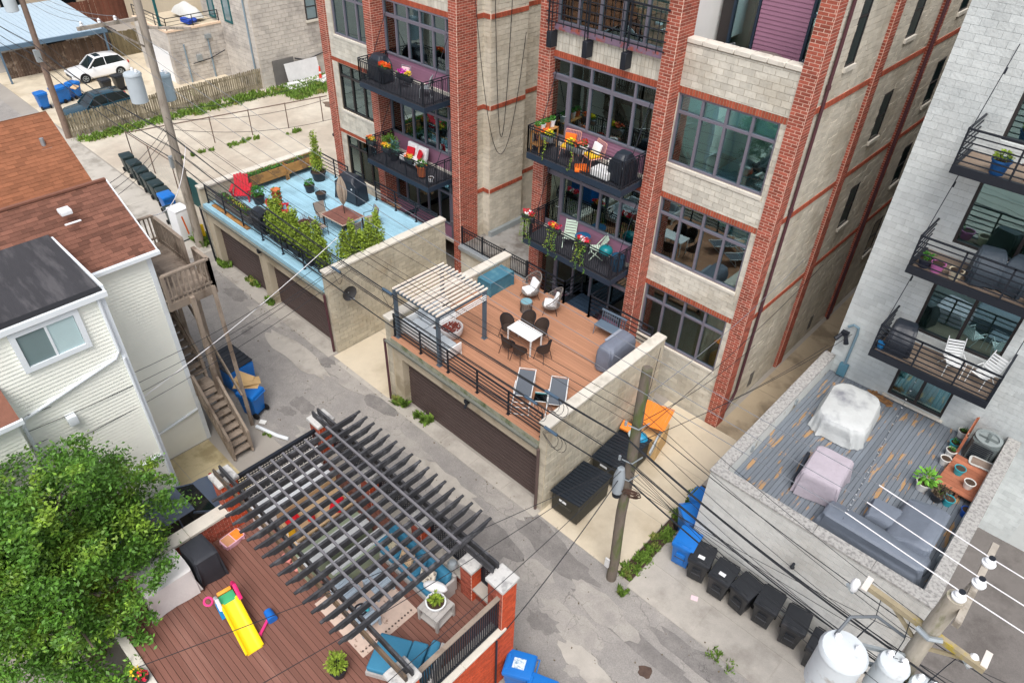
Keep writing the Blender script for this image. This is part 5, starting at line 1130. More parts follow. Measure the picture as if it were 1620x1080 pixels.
# ================================================================ terracotta deck furniture
GSL=M('grey_steel_paint',(84,98,110),.45,.06,5)
WSTEEL=M('white_steel',(236,238,238),.4,.02,4)
CUSH=M('light_grey_cushion',(186,194,200),.9,.05,5,.3,40)
WICK=M('dark_brown_wicker',(66,54,48),.7,.15,30,.6,90)
WICKG=M('grey_wicker',(126,118,112),.7,.15,30,.6,90)
WPIL=M('white_pillow',(238,238,238),.9,.03,5)
def cushion(T,c,s,mat,name='cushion',rx=0,ry=0,rz=0,bev=None):
    b=min(s)*.42 if bev is None else bev
    return MB().obox(c,s,rx,ry,rz).build(name,mat,T,bev=b,seg=3)
T=thing('pergola','grey steel pergola with white slats over the pale corner sofa','pergola',(-16.05,13.7,DK))
for x in (-17.2,-14.9):
    for y in (12.6,14.85): MB().box(x-.06,y-.06,DK,x+.06,y+.06,5.4).box(x-.1,y-.1,DK,x+.1,y+.1,DK+.015).build('post',GSL,T,world=True)
for y in (12.6,14.85): MB().box(-17.26,y-.06,5.4,-14.84,y+.06,5.5).build('beam',GSL,T,world=True)
for x in (-17.2,-14.9): MB().box(x-.06,12.66,5.4,x+.06,14.79,5.498).build('beam',GSL,T,world=True)
for i in range(13): MB().box(-17.2+i*.193,12.5,5.51,-17.145+i*.193,14.95,5.57).build('slat',M('cream_slat',(236,224,210),.6,.05,4),T,world=True)
for i in range(3): MB().box(-14.83,12.6,5.1+i*.09,-14.8,14.85,5.13+i*.09).build('side_slat',WSTEEL,T,world=True)
T=thing('corner_sofa','white framed corner sofa with light grey cushions under the slatted pergola','sofa',(-17.3,12.8,DK))
MB().box(0,0,.12,2.5,.06,.62).box(0,.06,.12,.06,2.1,.62).box(2.44,.06,.12,2.5,.8,.55).box(.06,.06,.2,2.44,.78,.26).box(.06,.78,.2,.8,2.1,.26).build('frame',WSTEEL,T,bev=.01,seg=1)
for x,y in ((.03,.03),(2.47,.03),(.03,2.07),(2.47,.77),(.77,2.07),(1.25,.03)): MB().box(x-.03,y-.03,0,x+.03,y+.03,.14).build('leg',WSTEEL,T)
for i in range(3): cushion(T,(.45+.74*i,.43,.34),(.7,.66,.15),CUSH,'seat_cushion',bev=.05)
for i in range(2): cushion(T,(.42,1.15+.66*i,.34),(.66,.62,.15),CUSH,'seat_cushion',bev=.05)
for i in range(3): cushion(T,(.45+.74*i,.14,.55),(.68,.16,.36),CUSH,'back_cushion',rx=.15,bev=.06)
for i in range(2): cushion(T,(.14,1.1+.66*i,.55),(.16,.62,.36),CUSH,'back_cushion',ry=-.15,bev=.06)
T=thing('patterned_cushion','black and white patterned cushion at the back end of the corner sofa','cushion',(-17.05,14.75,DK+.44)); MB().obox((0,0,.16),(.14,.45,.4),0,-.3,0).build('cushion',M('black_white_check',(60,60,62),.9,.1,3,rgb2=(226,224,220),r2scale=5,r2lo=.48,r2hi=.5),T,bev=.05)
p=at(714,521,z=3.6); T=thing('fire_bowl','round pale concrete fire bowl filled with red lava stones','fire bowl',(p.x,p.y,DK)); MB().lathe((0,0,0),[(.28,0),(.42,.2),(.46,.42),(.45,.46),(.4,.46),(.38,.4),(.01,.38)],24).build('bowl',M('pale_concrete',(206,200,198),.8,.06,5),T,smooth=True)
m=MB(); rr=random.Random(3)
for i in range(130): a=rr.uniform(0,6.3); q=.36*math.sqrt(rr.random()); m.obox((q*math.cos(a),q*math.sin(a),.405+.02*rr.random()),(.05,.05,.045),rr.random()*3,rr.random()*3,rr.random()*3)
o=m.build('lava_stones',M('lava_stone',(132,66,56),.9,.3,20),T); o['kind']='stuff'
T=thing('dining_table','white rectangular dining table on slim legs in the middle of the terracotta deck','table',(-13.5,15.55,DK))
MB().box(-.6,-.33,.71,.6,.33,.75).build('table_top',WSTEEL,T,bev=.008,seg=1)
for x in (-.56,.56):
    for y in (-.29,.29): MB().box(x-.022,y-.022,0,x+.022,y+.022,.71).build('leg',WSTEEL,T)
def wchair(first=None):
    T=thing('wicker_dining_chair','','chair')
    MB().lathe((0,0,.4),[(.02,0),(.24,.0),(.25,.03),(.23,.05),(.02,.04)],16).build('seat',WICK,T,smooth=True)
    def fb(u,v):
        a=PI*(-.05+1.1*u); k=.25+.06*v; return (k*math.cos(a),k*math.sin(a)*.95,.42+(.42*math.sin(PI*min(1,max(0,u)))**.5+.08)*v)
    MB().grid(fb,18,6).build('backrest',WICK,T,smooth=True)
    MB().tube([fb(i/18,1) for i in range(19)],.016,6).build('rim',BLACKM,T)
    for x,y in ((.2,-.17),(-.2,-.17),(.19,.2),(-.19,.2)): MB().cyl((x*.9,y*.9,.41),(x*1.25,y*1.3,0),.012,n=6).build('leg',BLACKM,T)
    return T
WC=wchair(); gch='dark wicker chairs around the white table'
for i,(x,y,r,lb) in enumerate([(-14.35,15.55,PI/2,'dark wicker chair at the far left end of the white table'),(-13.95,16.2,0,'dark wicker chair on the building side of the white table, left'),(-13.3,16.2,-.1,'dark wicker chair on the building side of the white table, right'),(-13.65,14.85,PI,'dark wicker chair on the alley side of the white table, left'),(-13.1,14.85,PI+.1,'dark wicker chair on the alley side of the white table, right'),(-12.55,15.5,-PI/2,'dark wicker chair at the right end of the white table')]):
    place(WC,i==0,(x,y,DK),r,lb,gch)
def lounger():
    T=thing('sun_lounger','','lounger'); SL=M('charcoal_sling',(98,104,112),.85,.06,20,.3,90)
    MB().obox((0,.35,.34),(.56,1.25,.015),.06,0,0).build('sling',SL,T)
    MB().tube([(-.29,1.0,.42),(.29,1.0,.42),(.29,-.3,.31),(-.29,-.3,.31)],.018,6,True).build('frame',WSTEEL,T)
    MB().tube([(-.29,-.3,.31),(-.29,-.85,.3),(.29,-.85,.3),(.29,-.3,.31)],.018,6).build('foot_frame',WSTEEL,T)
    for y in (.75,-.25,-.8): MB().tube([(-.3,y,.34),(-.3,y-.08,0.02),(.3,y-.08,.02),(.3,y,.34)],.016,6).build('leg',WSTEEL,T)
    for s in (-1,1): MB().tube([(s*.3,.25,.35),(s*.31,.2,.52),(s*.31,-.25,.5),(s*.3,-.3,.32)],.014,6).build('arm',WSTEEL,T)
    return T
LO=lounger(); gl='sun loungers on the terracotta deck'
place(LO,True,(-11.66,13.52,DK),.6,'left one of the two white framed sun loungers with grey sling',gl); place(LO,False,(-10.58,14.0,DK),.6,'right one of the two sun loungers, next to the parapet wall',gl)
T=thing('side_table','small white metal side table between the two sun loungers','table',(-10.95,13.6,DK),.6); MB().box(-.22,-.22,.4,.22,.22,.415).build('table_top',glass('table_glass',(220,230,230),.05),T); MB().tube([(-.22,-.22,0),(-.22,-.22,.41),(.22,-.22,.41),(.22,-.22,0)],.012,6).tube([(-.22,.22,0),(-.22,.22,.41),(.22,.22,.41),(.22,.22,0)],.012,6).build('frame',WSTEEL,T)
TEALP=M('blue_grey_painted_wood',(66,116,136),.7,.12,3,.3,30,rgb2=(88,132,146),r2scale=2)
T=thing('storage_box','blue grey wooden storage box in the back corner of the terracotta deck','box',(-16.95,17.55,DK))
MB().box(-.33,-.65,0,.33,.65,.62).build('body',TEALP,T); MB().box(-.36,-.68,.62,.36,.68,.67).build('lid',TEALP,T,bev=.01,seg=1)
for x in (-.345,.345):
    for y in (-.665,.665): MB().box(x-.03,y-.03,0,x+.03,y+.03,.615).build('corner_post',TEALP,T)
def armchair():
    T=thing('wicker_armchair','','armchair')
    def fb(u,v):
        a=PI*(-.12+1.24*u); k=.36+.08*v; h=.22+.55*max(0,math.sin(PI*u))**1.3
        return (k*math.cos(a),k*math.sin(a)*.95,.36+h*v)
    m=MB(); 
    for i in range(29): m.tube([fb(i/28,v) for v in (0,.5,1)],.008,4)
    for v in (.33,.66): m.tube([fb(i/28,v) for i in range(29)],.006,4)
    m.build('backrest',WICKG,T)
    MB().tube([fb(i/28,1) for i in range(29)],.02,6).build('rim',WICKG,T,smooth=True)
    MB().lathe((0,0,.3),[(.05,0),(.34,.02),(.36,.07),(.3,.09),(.05,.08)],18).build('seat',WICKG,T,smooth=True)
    cushion(T,(0,-.02,.43),(.5,.5,.12),WPIL,'seat_cushion',bev=.05); cushion(T,(0,.2,.66),(.46,.14,.4),WPIL,'back_pillow',rx=-.3,bev=.06)
    for x,y in ((.26,-.24),(-.26,-.24),(.24,.24),(-.24,.24)): MB().cyl((x*.8,y*.8,.32),(x*1.2,y*1.2,0),.012,n=6).build('leg',BLACKM,T)
    return T
AC=armchair(); ga='wicker armchairs with white cushions'
place(AC,True,(-15.45,18.0,DK),-.35,'grey wicker armchair with white cushions nearer the blue grey box',ga); place(AC,False,(-14.25,17.9,DK),-.95,'grey wicker armchair with white cushions nearer the back railing',ga)
T=thing('drum_table','round wicker drum table with blue glass top before the armchairs','table',(-14.97,17.25,DK)); MB().lathe((0,0,0),[(.24,0),(.21,.22),(.25,.44),(.25,.46)],20).build('drum',WICKG,T,smooth=True); MB().lathe((0,0,.462),[(.22,0),(.22,.012)],20).build('glass_top',M('blue_glass_top',(126,170,182),.15,.05,4,spec=.6),T)
m=MB()
for i in range(18): a=2*PI*i/18; m.tube([(.245*math.cos(a),.245*math.sin(a),.01),(.216*math.cos(a),.216*math.sin(a),.22),(.256*math.cos(a),.256*math.sin(a),.44)],.01,4)
m.build('canes',WICK,T)
T=thing('bench','blue grey slat back bench by the back railing of the terracotta deck','bench',(-11.65,18.3,DK),.05); BG=M('blue_grey_steel',(98,114,130),.5)
MB().box(-.56,-.26,.4,.56,.2,.45).build('seat',BG,T,bev=.02); MB().box(-.56,.2,.86,.56,.25,.94).build('top_rail',BG,T,bev=.01,seg=1)
for i in range(11): MB().bar((-.5+i*.1,.18,.44),(-.5+i*.1,.225,.87),.02).build('back_slat',BG,T)
for x in (-.52,.52): 
    for y in (-.22,.2): MB().cyl((x,y,.4),(x*1.05,y*1.2,0),.016,n=6).build('leg',BG,T)
def cover(T,pts,z,mat,name='cover',N=72,fold=.03):
    """a cloth over furniture: outline rings from the hem up, with folds that hang from the top edge"""
    m=MB(); sd=random.random()*9; zt=max(zz for _,zz in pts); rings=[]; hs=[]
    full=[]
    for (r0,z0),(r1,z1) in zip(pts[:-1],pts[1:]):
        for q in range(3): full.append((r0,r1,q/3,z0+(z1-z0)*q/3))
    full.append((pts[-1][0],pts[-1][0],0,pts[-1][1]))
    def samp(r,t):
        n=len(r); k=t*n; a=int(k)%n; f=k-int(k); return r[a][0]+(r[(a+1)%n][0]-r[a][0])*f,r[a][1]+(r[(a+1)%n][1]-r[a][1])*f
    cx=sum(p[0] for p in pts[0][0])/len(pts[0][0]); cy=sum(p[1] for p in pts[0][0])/len(pts[0][0])
    vs=[]
    for r0,r1,f,zz in full:
        for i in range(N):
            t=i/N; a=samp(r0,t); b=samp(r1,t); x=a[0]+(b[0]-a[0])*f; y=a[1]+(b[1]-a[1])*f
            am=fold*(max(0,1-zz/zt)**.8)+.004; w=math.sin(2*PI*9*t+sd)+.7*math.sin(2*PI*16*t+sd*2+zz*3)+.5*math.sin(2*PI*5*t+sd*3)
            d=math.hypot(x-cx,y-cy)+1e-6; x+=(x-cx)/d*am*w; y+=(y-cy)/d*am*w
            vs.append((x,y,zz+(.012*math.sin(x*7+sd)*math.cos(y*6+sd) if zz>zt*.6 else 0)))
    k=len(full); fs=[(a*N+i,a*N+(i+1)%N,(a+1)*N+(i+1)%N,(a+1)*N+i) for a in range(k-1) for i in range(N)]+[tuple(range((k-1)*N,k*N))]
    return m.add(vs,fs).build(name,mat,T,smooth=True)
def rr_(w,d,r=.12,n=4,jit=0,seed=0,cx=0,cy=0):
    g=random.Random(seed); out=[]
    for cxn,cyn,a0 in ((1,1,0),(-1,1,PI/2),(-1,-1,PI),(1,-1,1.5*PI)):
        for i in range(n+1):
            a=a0+PI/2*i/n; out.append((cx+cxn*(w/2-r)+r*math.cos(a)+g.uniform(-jit,jit),cy+cyn*(d/2-r)+r*math.sin(a)+g.uniform(-jit,jit)))
    return out
CVG=M('grey_grill_cover',(112,118,132),.6,.08,4,.5,12,spec=.4)
T=thing('covered_grill','barbecue under a two tone grey cover beside the right parapet of the terracotta deck','grill',(-10.55,17.2,DK))
cover(T,[(rr_(.68,1.5,.1,4,.02,1),.06),(rr_(.66,1.5,.1,4,.02,2),.5),(rr_(.68,1.5,.1,4,.015,3),.78),(rr_(.6,1.42,.12,4,.01,4),.98),(rr_(.42,1.2,.12,4,.01,5),1.1),(rr_(.3,1.0,.1),1.12)],0,CVG)
MB().box(-.36,-.3,.98,-.2,.62,1.06).build('cover_flap',M('pale_grey_cover',(150,156,168),.6),T,bev=.03)
# ================================================================ blue deck furniture
WDP=M('honey_planter_wood',(176,128,74),.8,.15,3,.3,30,rnd=.15,rgb2=(120,92,66),r2scale=2)
def planter(label,loc,L,W,h,mat=WDP,n=3,legs=True,seed=1,lf=260,axis='y'):
    T=thing('planter_box',label,'planter',loc)
    for i in range(n):
        z0=h*.35+i*h*.65/n; z1=h*.35+(i+1)*h*.65/n-.006
        MB().box(-W/2,-L/2,z0,-W/2+.03,L/2,z1).build('board',mat,T); MB().box(W/2-.03,-L/2,z0,W/2,L/2,z1).build('board',mat,T)
        MB().box(-W/2+.03,-L/2,z0,W/2-.03,-L/2+.03,z1).build('board',mat,T); MB().box(-W/2+.03,L/2-.03,z0,W/2-.03,L/2,z1).build('board',mat,T)
    MB().box(-W/2+.03,-L/2+.03,h*.4,W/2-.03,L/2-.03,h-.06).build('soil',SOIL,T)
    if legs:
        for x in (-W/2,W/2):
            for y in (-L/2,L/2): MB().box(x-.04,y-.04,0,x+.04,y+.04,h).build('leg',mat,T)
    g=np.random.default_rng(seed); P=np.stack([g.uniform(-W/2+.05,W/2-.05,lf),g.uniform(-L/2+.05,L/2-.05,lf),h-.05+g.random(lf)*.16],1)
    leaves('seedlings',P,.09,LEAF3,T,seed); return T
planter('raised wooden planter with greens along the far parapet of the blue deck',(-31.5,15.75,DK),2.1,.5,.8,seed=4,lf=420)
planter('raised wooden planter in the far back corner of the blue deck',(-31.5,17.85,DK),1.9,.5,.8,seed=5,lf=120)
T=planter('long grey trough planter along the alley railing of the blue deck',(-29.7,13.15,DK),.55,3.0,.55,M('grey_trough',(124,120,118),.8,.15,3,rnd=.1),legs=False,seed=6,lf=300)
leaves('yellow_flowers',ballpts(60,(.2,0,.6),(1.2,.22,.12),4,.3),.08,col((214,206,60)),T,3)
one('trough_shelf',MB().box(-1.6,-.2,0,1.6,.0,.06),WDP,'wooden plank under the grey trough on the blue deck','plank',(-29.7,12.86,DK))
REDP=M('red_plastic',(198,44,58),.45,.05,4)
def adirondack():
    T=thing('adirondack_chair','','chair')
    for i in range(5): 
        x=-.24+i*.12; MB().obox((x,.3,.62),(.105,.03,.75-.06*abs(i-2)),-.42,0,0).build('back_slat',REDP,T)
        MB().obox((x,-.08,.33),(.105,.55,.03),.18,0,0).build('seat_slat',REDP,T)
    for s in (-1,1):
        MB().box(s*.36-.06,-.42,.52,s*.36+.06,.3,.55).build('arm',REDP,T); MB().box(s*.32-.03,-.4,0,s*.32+.03,-.3,.52).build('leg',REDP,T); MB().obox((s*.32,.12,.22),(.05,.75,.1),.25,0,0).build('leg',REDP,T)
    return T
AD=adirondack(); gq='red adirondack chairs of the blue deck'
place(AD,True,(-31.0,14.15,DK),.9,'red adirondack chair in the alley corner of the blue deck',gq,1.15); place(AD,False,(-27.9,14.3,DK),2.6,'red adirondack chair beside the stacked terracotta planter',gq,1.1)
BPOT=M('black_plastic_pot',(44,46,52),.5,.1,5)
pot('black pot with a leafy shrub beside the red chair of the blue deck',(-30.0,14.45,DK),.3,.42,BPOT,(.34,.5),LEAF3,420,3)
pot('black pot with a small green plant out on the blue deck',(-29.35,16.9,DK),.26,.4,BPOT,(.26,.28),LEAF3,220,4)
pot('black pot of bare soil out on the blue deck',(-28.3,16.85,DK),.26,.36,BPOT)
T=pot('tall arborvitae in a black pot in the back corner of the blue deck',(-30.15,18.0,DK),.38,.48,BPOT,None,LEAF2)
leaves('foliage',np.concatenate([ballpts(800,(0,0,1.2),(.34,.34,.8),7,.2),ballpts(500,(0.02,0,2.1),(.24,.24,.6),8,.2),ballpts(250,(.03,.02,.75),(.45,.45,.25),9,.2)]),.1,LEAF2,T,7); MB().cyl((0,0,.4),(0,0,2.2),.03,.01).build('stem',WOODD,T)
T=thing('strawberry_tower','stacked terracotta planter tower with trailing greens on the blue deck','planter',(-28.75,14.75,DK)); TC=M('terracotta_clay',(196,110,66),.85,.12,5)
for i in range(5): MB().lathe((0,0,i*.22),[(.12,0),(.22,.14),(.24,.22),(.2,.22),(.05,.16)],8).build('tier',TC,T)
leaves('greens',np.concatenate([ballpts(45,(.22*math.cos(a),.22*math.sin(a),.2+.22*i),(.08,.08,.07),i,.2) for i in range(5) for a in (0,1.6,3.1,4.7)]),.06,LEAF3,T,4)
def grill(label,loc,rz,s=1):
    T=thing('gas_grill',label,'grill',loc,rz)
    MB().box(-.42,-.28,.1,.42,.28,.7).build('cabinet',BLACKM,T,bev=.02); 
    MB().extr([(-.3,.7),(-.32,.85),(-.2,1.05),(.1,1.12),(.28,1.0),(.3,.7)],'x',-.42,.42).build('hood',M('black_enamel',(28,32,38),.25,spec=.6),T,bev=.03); MB().tube([(-.3,-.34,.82),(.3,-.34,.82)],.015,6).build('handle',GALV,T)
    for s_ in (-1,1): MB().box(s_*.43 if s_>0 else -.85,-.25,.72,.85 if s_>0 else -.43,.25,.76).build('side_shelf',BLACKM,T); MB().cyl((s_*.35-.03,0,.07),(s_*.35+.03,0,.07),.07,n=12).build('wheel',RUBBER,T)
    return T
grill('black gas grill by the alley railing of the blue deck',(-27.5,13.2,DK),.0)
CVB=M('black_vinyl_cover',(36,42,52),.45,.08,4,.6,9,spec=.5)
def bbq_cover(label,loc,rz,mat=CVB,w=1.3,d=.65,h=1.15,logo=True):
    T=thing('covered_grill',label,'grill',loc,rz)
    cover(T,[(rr_(w,d,.1,4,.04,1),.08),(rr_(w*.98,d*.98,.1,4,.03,2),h*.5),(rr_(w,d,.1,4,.02,3),h*.7),(rr_(w*.7,d*.9,.1,4,.02,4),h*.86),(rr_(w*.6,d*.6,.1,4,.01,5),h),(rr_(w*.5,d*.4,.06),h*1.01)],0,mat)
    if logo: MB().cyl((w*.28,-d*.5-.012,h*.62),(w*.28,-d*.5-.004,h*.62),.05,n=12).build('round_logo',M('pale_logo',(196,200,204),.6),T)
    return T
bbq_cover('barbecue under a black cover at the back edge of the blue deck',(-27.2,17.9,DK),.15,w=1.5,d=.75,h=1.35)
T=thing('patio_table','red brown tiled patio table with the closed umbrella on the blue deck','table',(-25.2,15.95,DK),.05); TT=M('red_brown_tile',(126,84,74),.6,.15,4,rnd=.12)
MB().box(-.78,-.62,.66,.78,.62,.7).build('table_frame',M('tan_rim',(196,176,160),.6),T)
for i in range(5):
    for j in range(4): MB().box(-.75+i*.3,-.59+j*.296,.7,-.75+i*.3+.294,-.59+j*.296+.29,.712).build('tile',TT,T)
for x in (-.7,.7):
    for y in (-.55,.55): MB().box(x-.03,y-.03,0,x+.03,y+.03,.66).build('leg',WICK,T)
T=thing('patio_umbrella','closed taupe patio umbrella standing through the tiled table','umbrella',(-25.25,16.1,DK+.04)); UM=M('taupe_canvas',(172,156,140),.9,.12,5,.3,20)
MB().cyl((0,0,0),(0,0,2.55),.022,n=8).build('pole',WICK,T); MB().lathe((0,0,0),[(.22,0),(.22,.05),(.04,.07)],14).build('base',BLACKM,T)
def fu(u,v): a=2*PI*u; k=(.04+.13*math.sin(PI*min(1,v*1.05))**.7)*(1+.35*math.cos(a*8)); return (k*math.cos(a),k*math.sin(a),1.15+1.35*v)
MB().grid(fu,48,10).build('canopy',UM,T,smooth=True); MB().tube([(.13*math.cos(q),.13*math.sin(q),1.55) for q in np.linspace(0,6.28,16)],.012,4).build('strap',UM,T)
def pchair():
    T=thing('patio_chair','','chair'); TS=M('taupe_sling',(150,138,128),.85)
    MB().obox((0,0,.42),(.5,.48,.03),.04).build('seat',TS,T); MB().obox((0,.27,.68),(.5,.03,.55),-.2).build('backrest',TS,T)
    for s in (-1,1): MB().tube([(s*.28,-.25,0),(s*.28,-.24,.62),(s*.28,.2,.64),(s*.28,.3,.95)],.016,6).build('arm',BLACKM,T); MB().tube([(s*.28,-.05,.42),(s*.28,.35,0)],.014,6).build('leg',BLACKM,T)
    return T
PC=pchair(); gp='patio chairs around the tiled table'
for i,(x,y,r,lb) in enumerate([(-26.3,15.6,1.4,'taupe sling chair at the far left side of the tiled table'),(-24.5,17.0,-.3,'taupe sling chair behind the tiled table, building side'),(-25.5,14.85,PI,'taupe sling chair between the tiled table and the hedge'),(-24.1,15.7,-1.5,'taupe sling chair at the right side of the tiled table')]): place(PC,i==0,(x,y,DK),r,lb,gp)
T=pot('wide clay pot of dry twigs beside the tiled table',(-26.5,14.7,DK),.28,.3,col((120,70,66),.8)); 
m=MB(); rr=random.Random(2)
for i in range(40): a=rr.uniform(0,6.3); q=rr.uniform(.1,.3); m.tube([(0.05*math.cos(a),.05*math.sin(a),.25),(q*math.cos(a),q*math.sin(a),.35+rr.random()*.35)],.006,3)
m.build('twigs',col((120,84,80),.9),T)
# hedge: arborvitae one by one
gh='arborvitae hedge of the blue deck'; hedge=[(-26.6+.48*i,13.25+.08*math.sin(i*3)) for i in range(9)]+[(-22.2,13.9+.42*i) for i in range(5)]
words=['first','second','third','fourth','fifth','sixth','seventh','eighth','ninth']
for i,(x,y) in enumerate(hedge):
    h=1.3+.3*math.sin(i*2.1)+.15
    lb='%s arborvitae from the grill in the hedge along the alley railing'%words[i] if i<9 else '%s arborvitae from the alley in the hedge along the right parapet of the blue deck'%words[i-9]
    T=thing('arborvitae',lb,'shrub',(x,y,DK),0,gh); MB().box(-.22,-.2,0,.22,.2,.32).build('planter',BPOT,T,bev=.02,seg=1); MB().cyl((0,0,.3),(0,0,h),.025,.01,6).build('stem',WOODD,T)
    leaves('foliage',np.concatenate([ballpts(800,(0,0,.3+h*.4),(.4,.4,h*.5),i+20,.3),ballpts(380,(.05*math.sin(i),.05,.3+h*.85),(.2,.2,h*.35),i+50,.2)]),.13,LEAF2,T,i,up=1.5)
for i,(x,y) in enumerate(((-26.0,19.35),(-29.7,19.3))): one('wicker_daybed',MB().ell((0,0,0),(.55,.3,.04),18,6),M('tan_basket',(150,112,84),.8,.1,8),['oval wicker lounge seat on the stair landing behind the blue deck','oval wicker seat behind the back railing of the blue deck, by the arborvitae'][i],'seat',(x,y,2.95),.3,smooth=True)
# ================================================================ balconies of the brick buildings
def bloom(label,loc,L,colors,boxm=None,n=120,trail=0,seed=1,cat='flower box',h=.22,axis='x'):
    T=thing('flower_box',label,cat,loc)
    sx,sy=(L/2,.1) if axis=='x' else (.1,L/2)
    MB().add([(-sx*.9,-sy*.8,0),(sx*.9,-sy*.8,0),(sx*.9,sy*.8,0),(-sx*.9,sy*.8,0),(-sx,-sy,h),(sx,-sy,h),(sx,sy,h),(-sx,sy,h)],[(0,3,2,1),(4,5,6,7),(0,1,5,4),(1,2,6,5),(2,3,7,6),(3,0,4,7)]).build('box',boxm or BPOT,T,bev=.015,seg=1)
    leaves('foliage',ballpts(n,(0,0,h+.06),(sx*1.1,sy*1.6,.14),seed,.2),.08,LEAF3,T,seed)
    for i,c in enumerate(colors): leaves('blossoms',ballpts(n//2,((-1+2*(i+.5)/len(colors))*sx*.7,0,h+.14),(sx*.9/len(colors)+.06,sy*1.5,.1),seed+i+9,.4),.085,col(c,.6),T,seed+i,asp=.95)
    if trail:
        for k in range(trail):
            x=(-1+2*(k+.5)/trail)*sx; g=np.random.default_rng(seed+k); t=g.random(70); P=np.stack([x+.06*np.sin(t*5+k)+g.normal(0,.03,70),-sy-.08+g.normal(0,.03,70),h-.02-t*(.9+.3*(k%2))],1); leaves('vine',P,.06,LEAF if k%2 else LEAF2,T,seed+k)
    return T
GBX=M('grey_zinc_box',(128,132,138),.5)
B3,B2=9.02,5.38
bloom('grey box of orange and yellow flowers on the left of the upper main balcony',(-15.75,18.85,B3+.62),.6,[(232,110,40),(226,214,40)],GBX,140,1,11)
bloom('grey box of orange and yellow flowers on the middle of the upper main balcony',(-14.5,18.85,B3+.62),.7,[(226,214,40),(206,96,60)],GBX,140,1,12)
gsh=thing('plant_stand','wooden stand of herb pots at the left end of the upper main balcony','plant stand',(-16.3,19.1,B3)); 
for z in (.3,.75): MB().box(-.22,-.3,z,.22,.75,z+.03).build('shelf',WDP,gsh)
for x in (-.2,.2):
    for y in (-.28,.73): MB().box(x-.02,y-.02,0,x+.02,y+.02,.8).build('leg',WDP,gsh)
for i in range(4): pot('herb pot on the plant stand, %s'%['terracotta one nearest the rail','white one second from the rail','terracotta one third from the rail','white one against the pier'][i],(-16.3,18.92+.27*i,B3+.78),.12,.24,TC if i%2==0 else WHITEP,(.14,.16),LEAF3,70,i+3,'herb pots of the plant stand',.07)
def wire_chair(label,loc,rz,c1,c2,frame):
    T=thing('wire_chair',label,'chair',loc,rz)
    def fb(u,v): return (.3*(2*u-1),.26+.1*v-.06*math.cos((2*u-1)*1.4),.42+.5*v)
    m=MB()
    for i in range(11): m.tube([fb(i/10,v/3) for v in range(4)],.007,4)
    m.tube([fb(0,0)]+[fb(0,.9),fb(.06,1),fb(.94,1),fb(1,.9)]+[fb(1,0)],.014,5); m.build('backrest',frame,T)
    MB().box(-.28,-.26,.38,.28,.26,.41).build('seat',frame,T,bev=.01,seg=1); cushion(T,(0,-.02,.46),(.5,.46,.09),c1,'seat_cushion',bev=.035)
    cushion(T,(-.03,.16,.66),(.42,.13,.38),c2,'pillow',rx=-.3,bev=.05)
    for x in (-.24,.24):
        for y in (-.22,.22): MB().cyl((x,y,.38),(x*1.2,y*1.2,0),.012,n=5).build('leg',frame,T)
PINKF=M('rose_wire',(222,164,146),.5); YEL=col((236,186,40),.8); ORG=col((238,112,34),.8)
wire_chair('rose wire chair with orange pillow and yellow seat on the upper main balcony',(-15.2,19.45,B3),.3,YEL,ORG,PINKF)
wire_chair('rose wire chair with white pillow and yellow seat on the upper main balcony',(-14.1,19.45,B3),-.35,YEL,WPIL,PINKF)
pot('white pot of red flowers between the two rose wire chairs',(-14.65,19.6,B3+.3),.17,.3,WHITEP,(.16,.2),LEAF3,70,8,None,.07,[((200,60,50),60,.07)])
one('pot_table',MB().lathe((0,0,0),[(.14,0),(.03,.02),(.03,.27),(.18,.28),(.18,.3)],14),BLACKM,'small black pedestal table under the white pot on the upper main balcony','table',(-14.65,19.6,B3))
one('floor_cushion',MB().obox((0,0,.07),(.5,.5,.14),0,0,.7),ORG,'orange cushion lying on the floor of the upper main balcony','cushion',(-14.2,18.98,B3),bev=.05,seg=3)
one('ottoman',MB().box(-.38,-.26,.05,.38,.26,.34),WPIL,'white ottoman at the front of the upper main balcony','ottoman',(-13.3,19.05,B3),bev=.05,seg=3)
one('patterned_stool',MB().lathe((0,0,0),[(.15,0),(.17,.25),(.15,.5),(.02,.5)],12),M('black_white_pattern',(220,214,206),.7,.1,3,rgb2=(60,56,54),r2scale=9,r2lo=.5,r2hi=.52),'black and white patterned garden stool on the upper main balcony','stool',(-13.35,19.5,B3),smooth=True)
bbq_cover('kettle grill under a black cover at the right end of the upper main balcony',(-12.7,19.3,B3),0,CVB,.72,.72,1.05)
for i,(x,c) in enumerate(((-16.35,[(206,40,60),(236,232,232),(206,40,60)]),(-15.0,[(206,40,50),(232,180,60),(196,40,70)]),(-13.6,[(206,40,50),(240,236,236),(206,40,60)]))):
    bloom(['red and white flowers with vines at the left end of the lower main balcony','red and yellow flowers with vines on the middle of the lower main balcony','red and white flowers with vines at the right of the lower main balcony'][i],(x,18.7,B2+.85),.6,c,BPOT,110,4,30+i)
def slat_chair(label,loc,rz):
    T=thing('slat_chair',label,'chair',loc,rz); C=M('pale_green_paint',(206,224,206),.6)
    for i in range(5): MB().obox((0,.22+.045*i,.5+.095*i),(.42,.02,.08),-.45).build('back_slat',C,T)
    for i in range(5): MB().box(-.21,-.25+.09*i,.42,.21,-.18+.09*i,.44).build('seat_slat',C,T)
    for s in (-1,1): MB().bar((s*.22,-.26,0),(s*.22,.42,.95),.03).build('leg',C,T); MB().bar((s*.22,.25,0),(s*.22,-.25,.43),.03).build('leg',C,T)
slat_chair('pale green slatted folding chair at the left of the blue round table',(-14.9,19.55,B2),.5); slat_chair('pale green slatted folding chair at the right of the blue round table',(-13.6,19.6,B2),-.8)
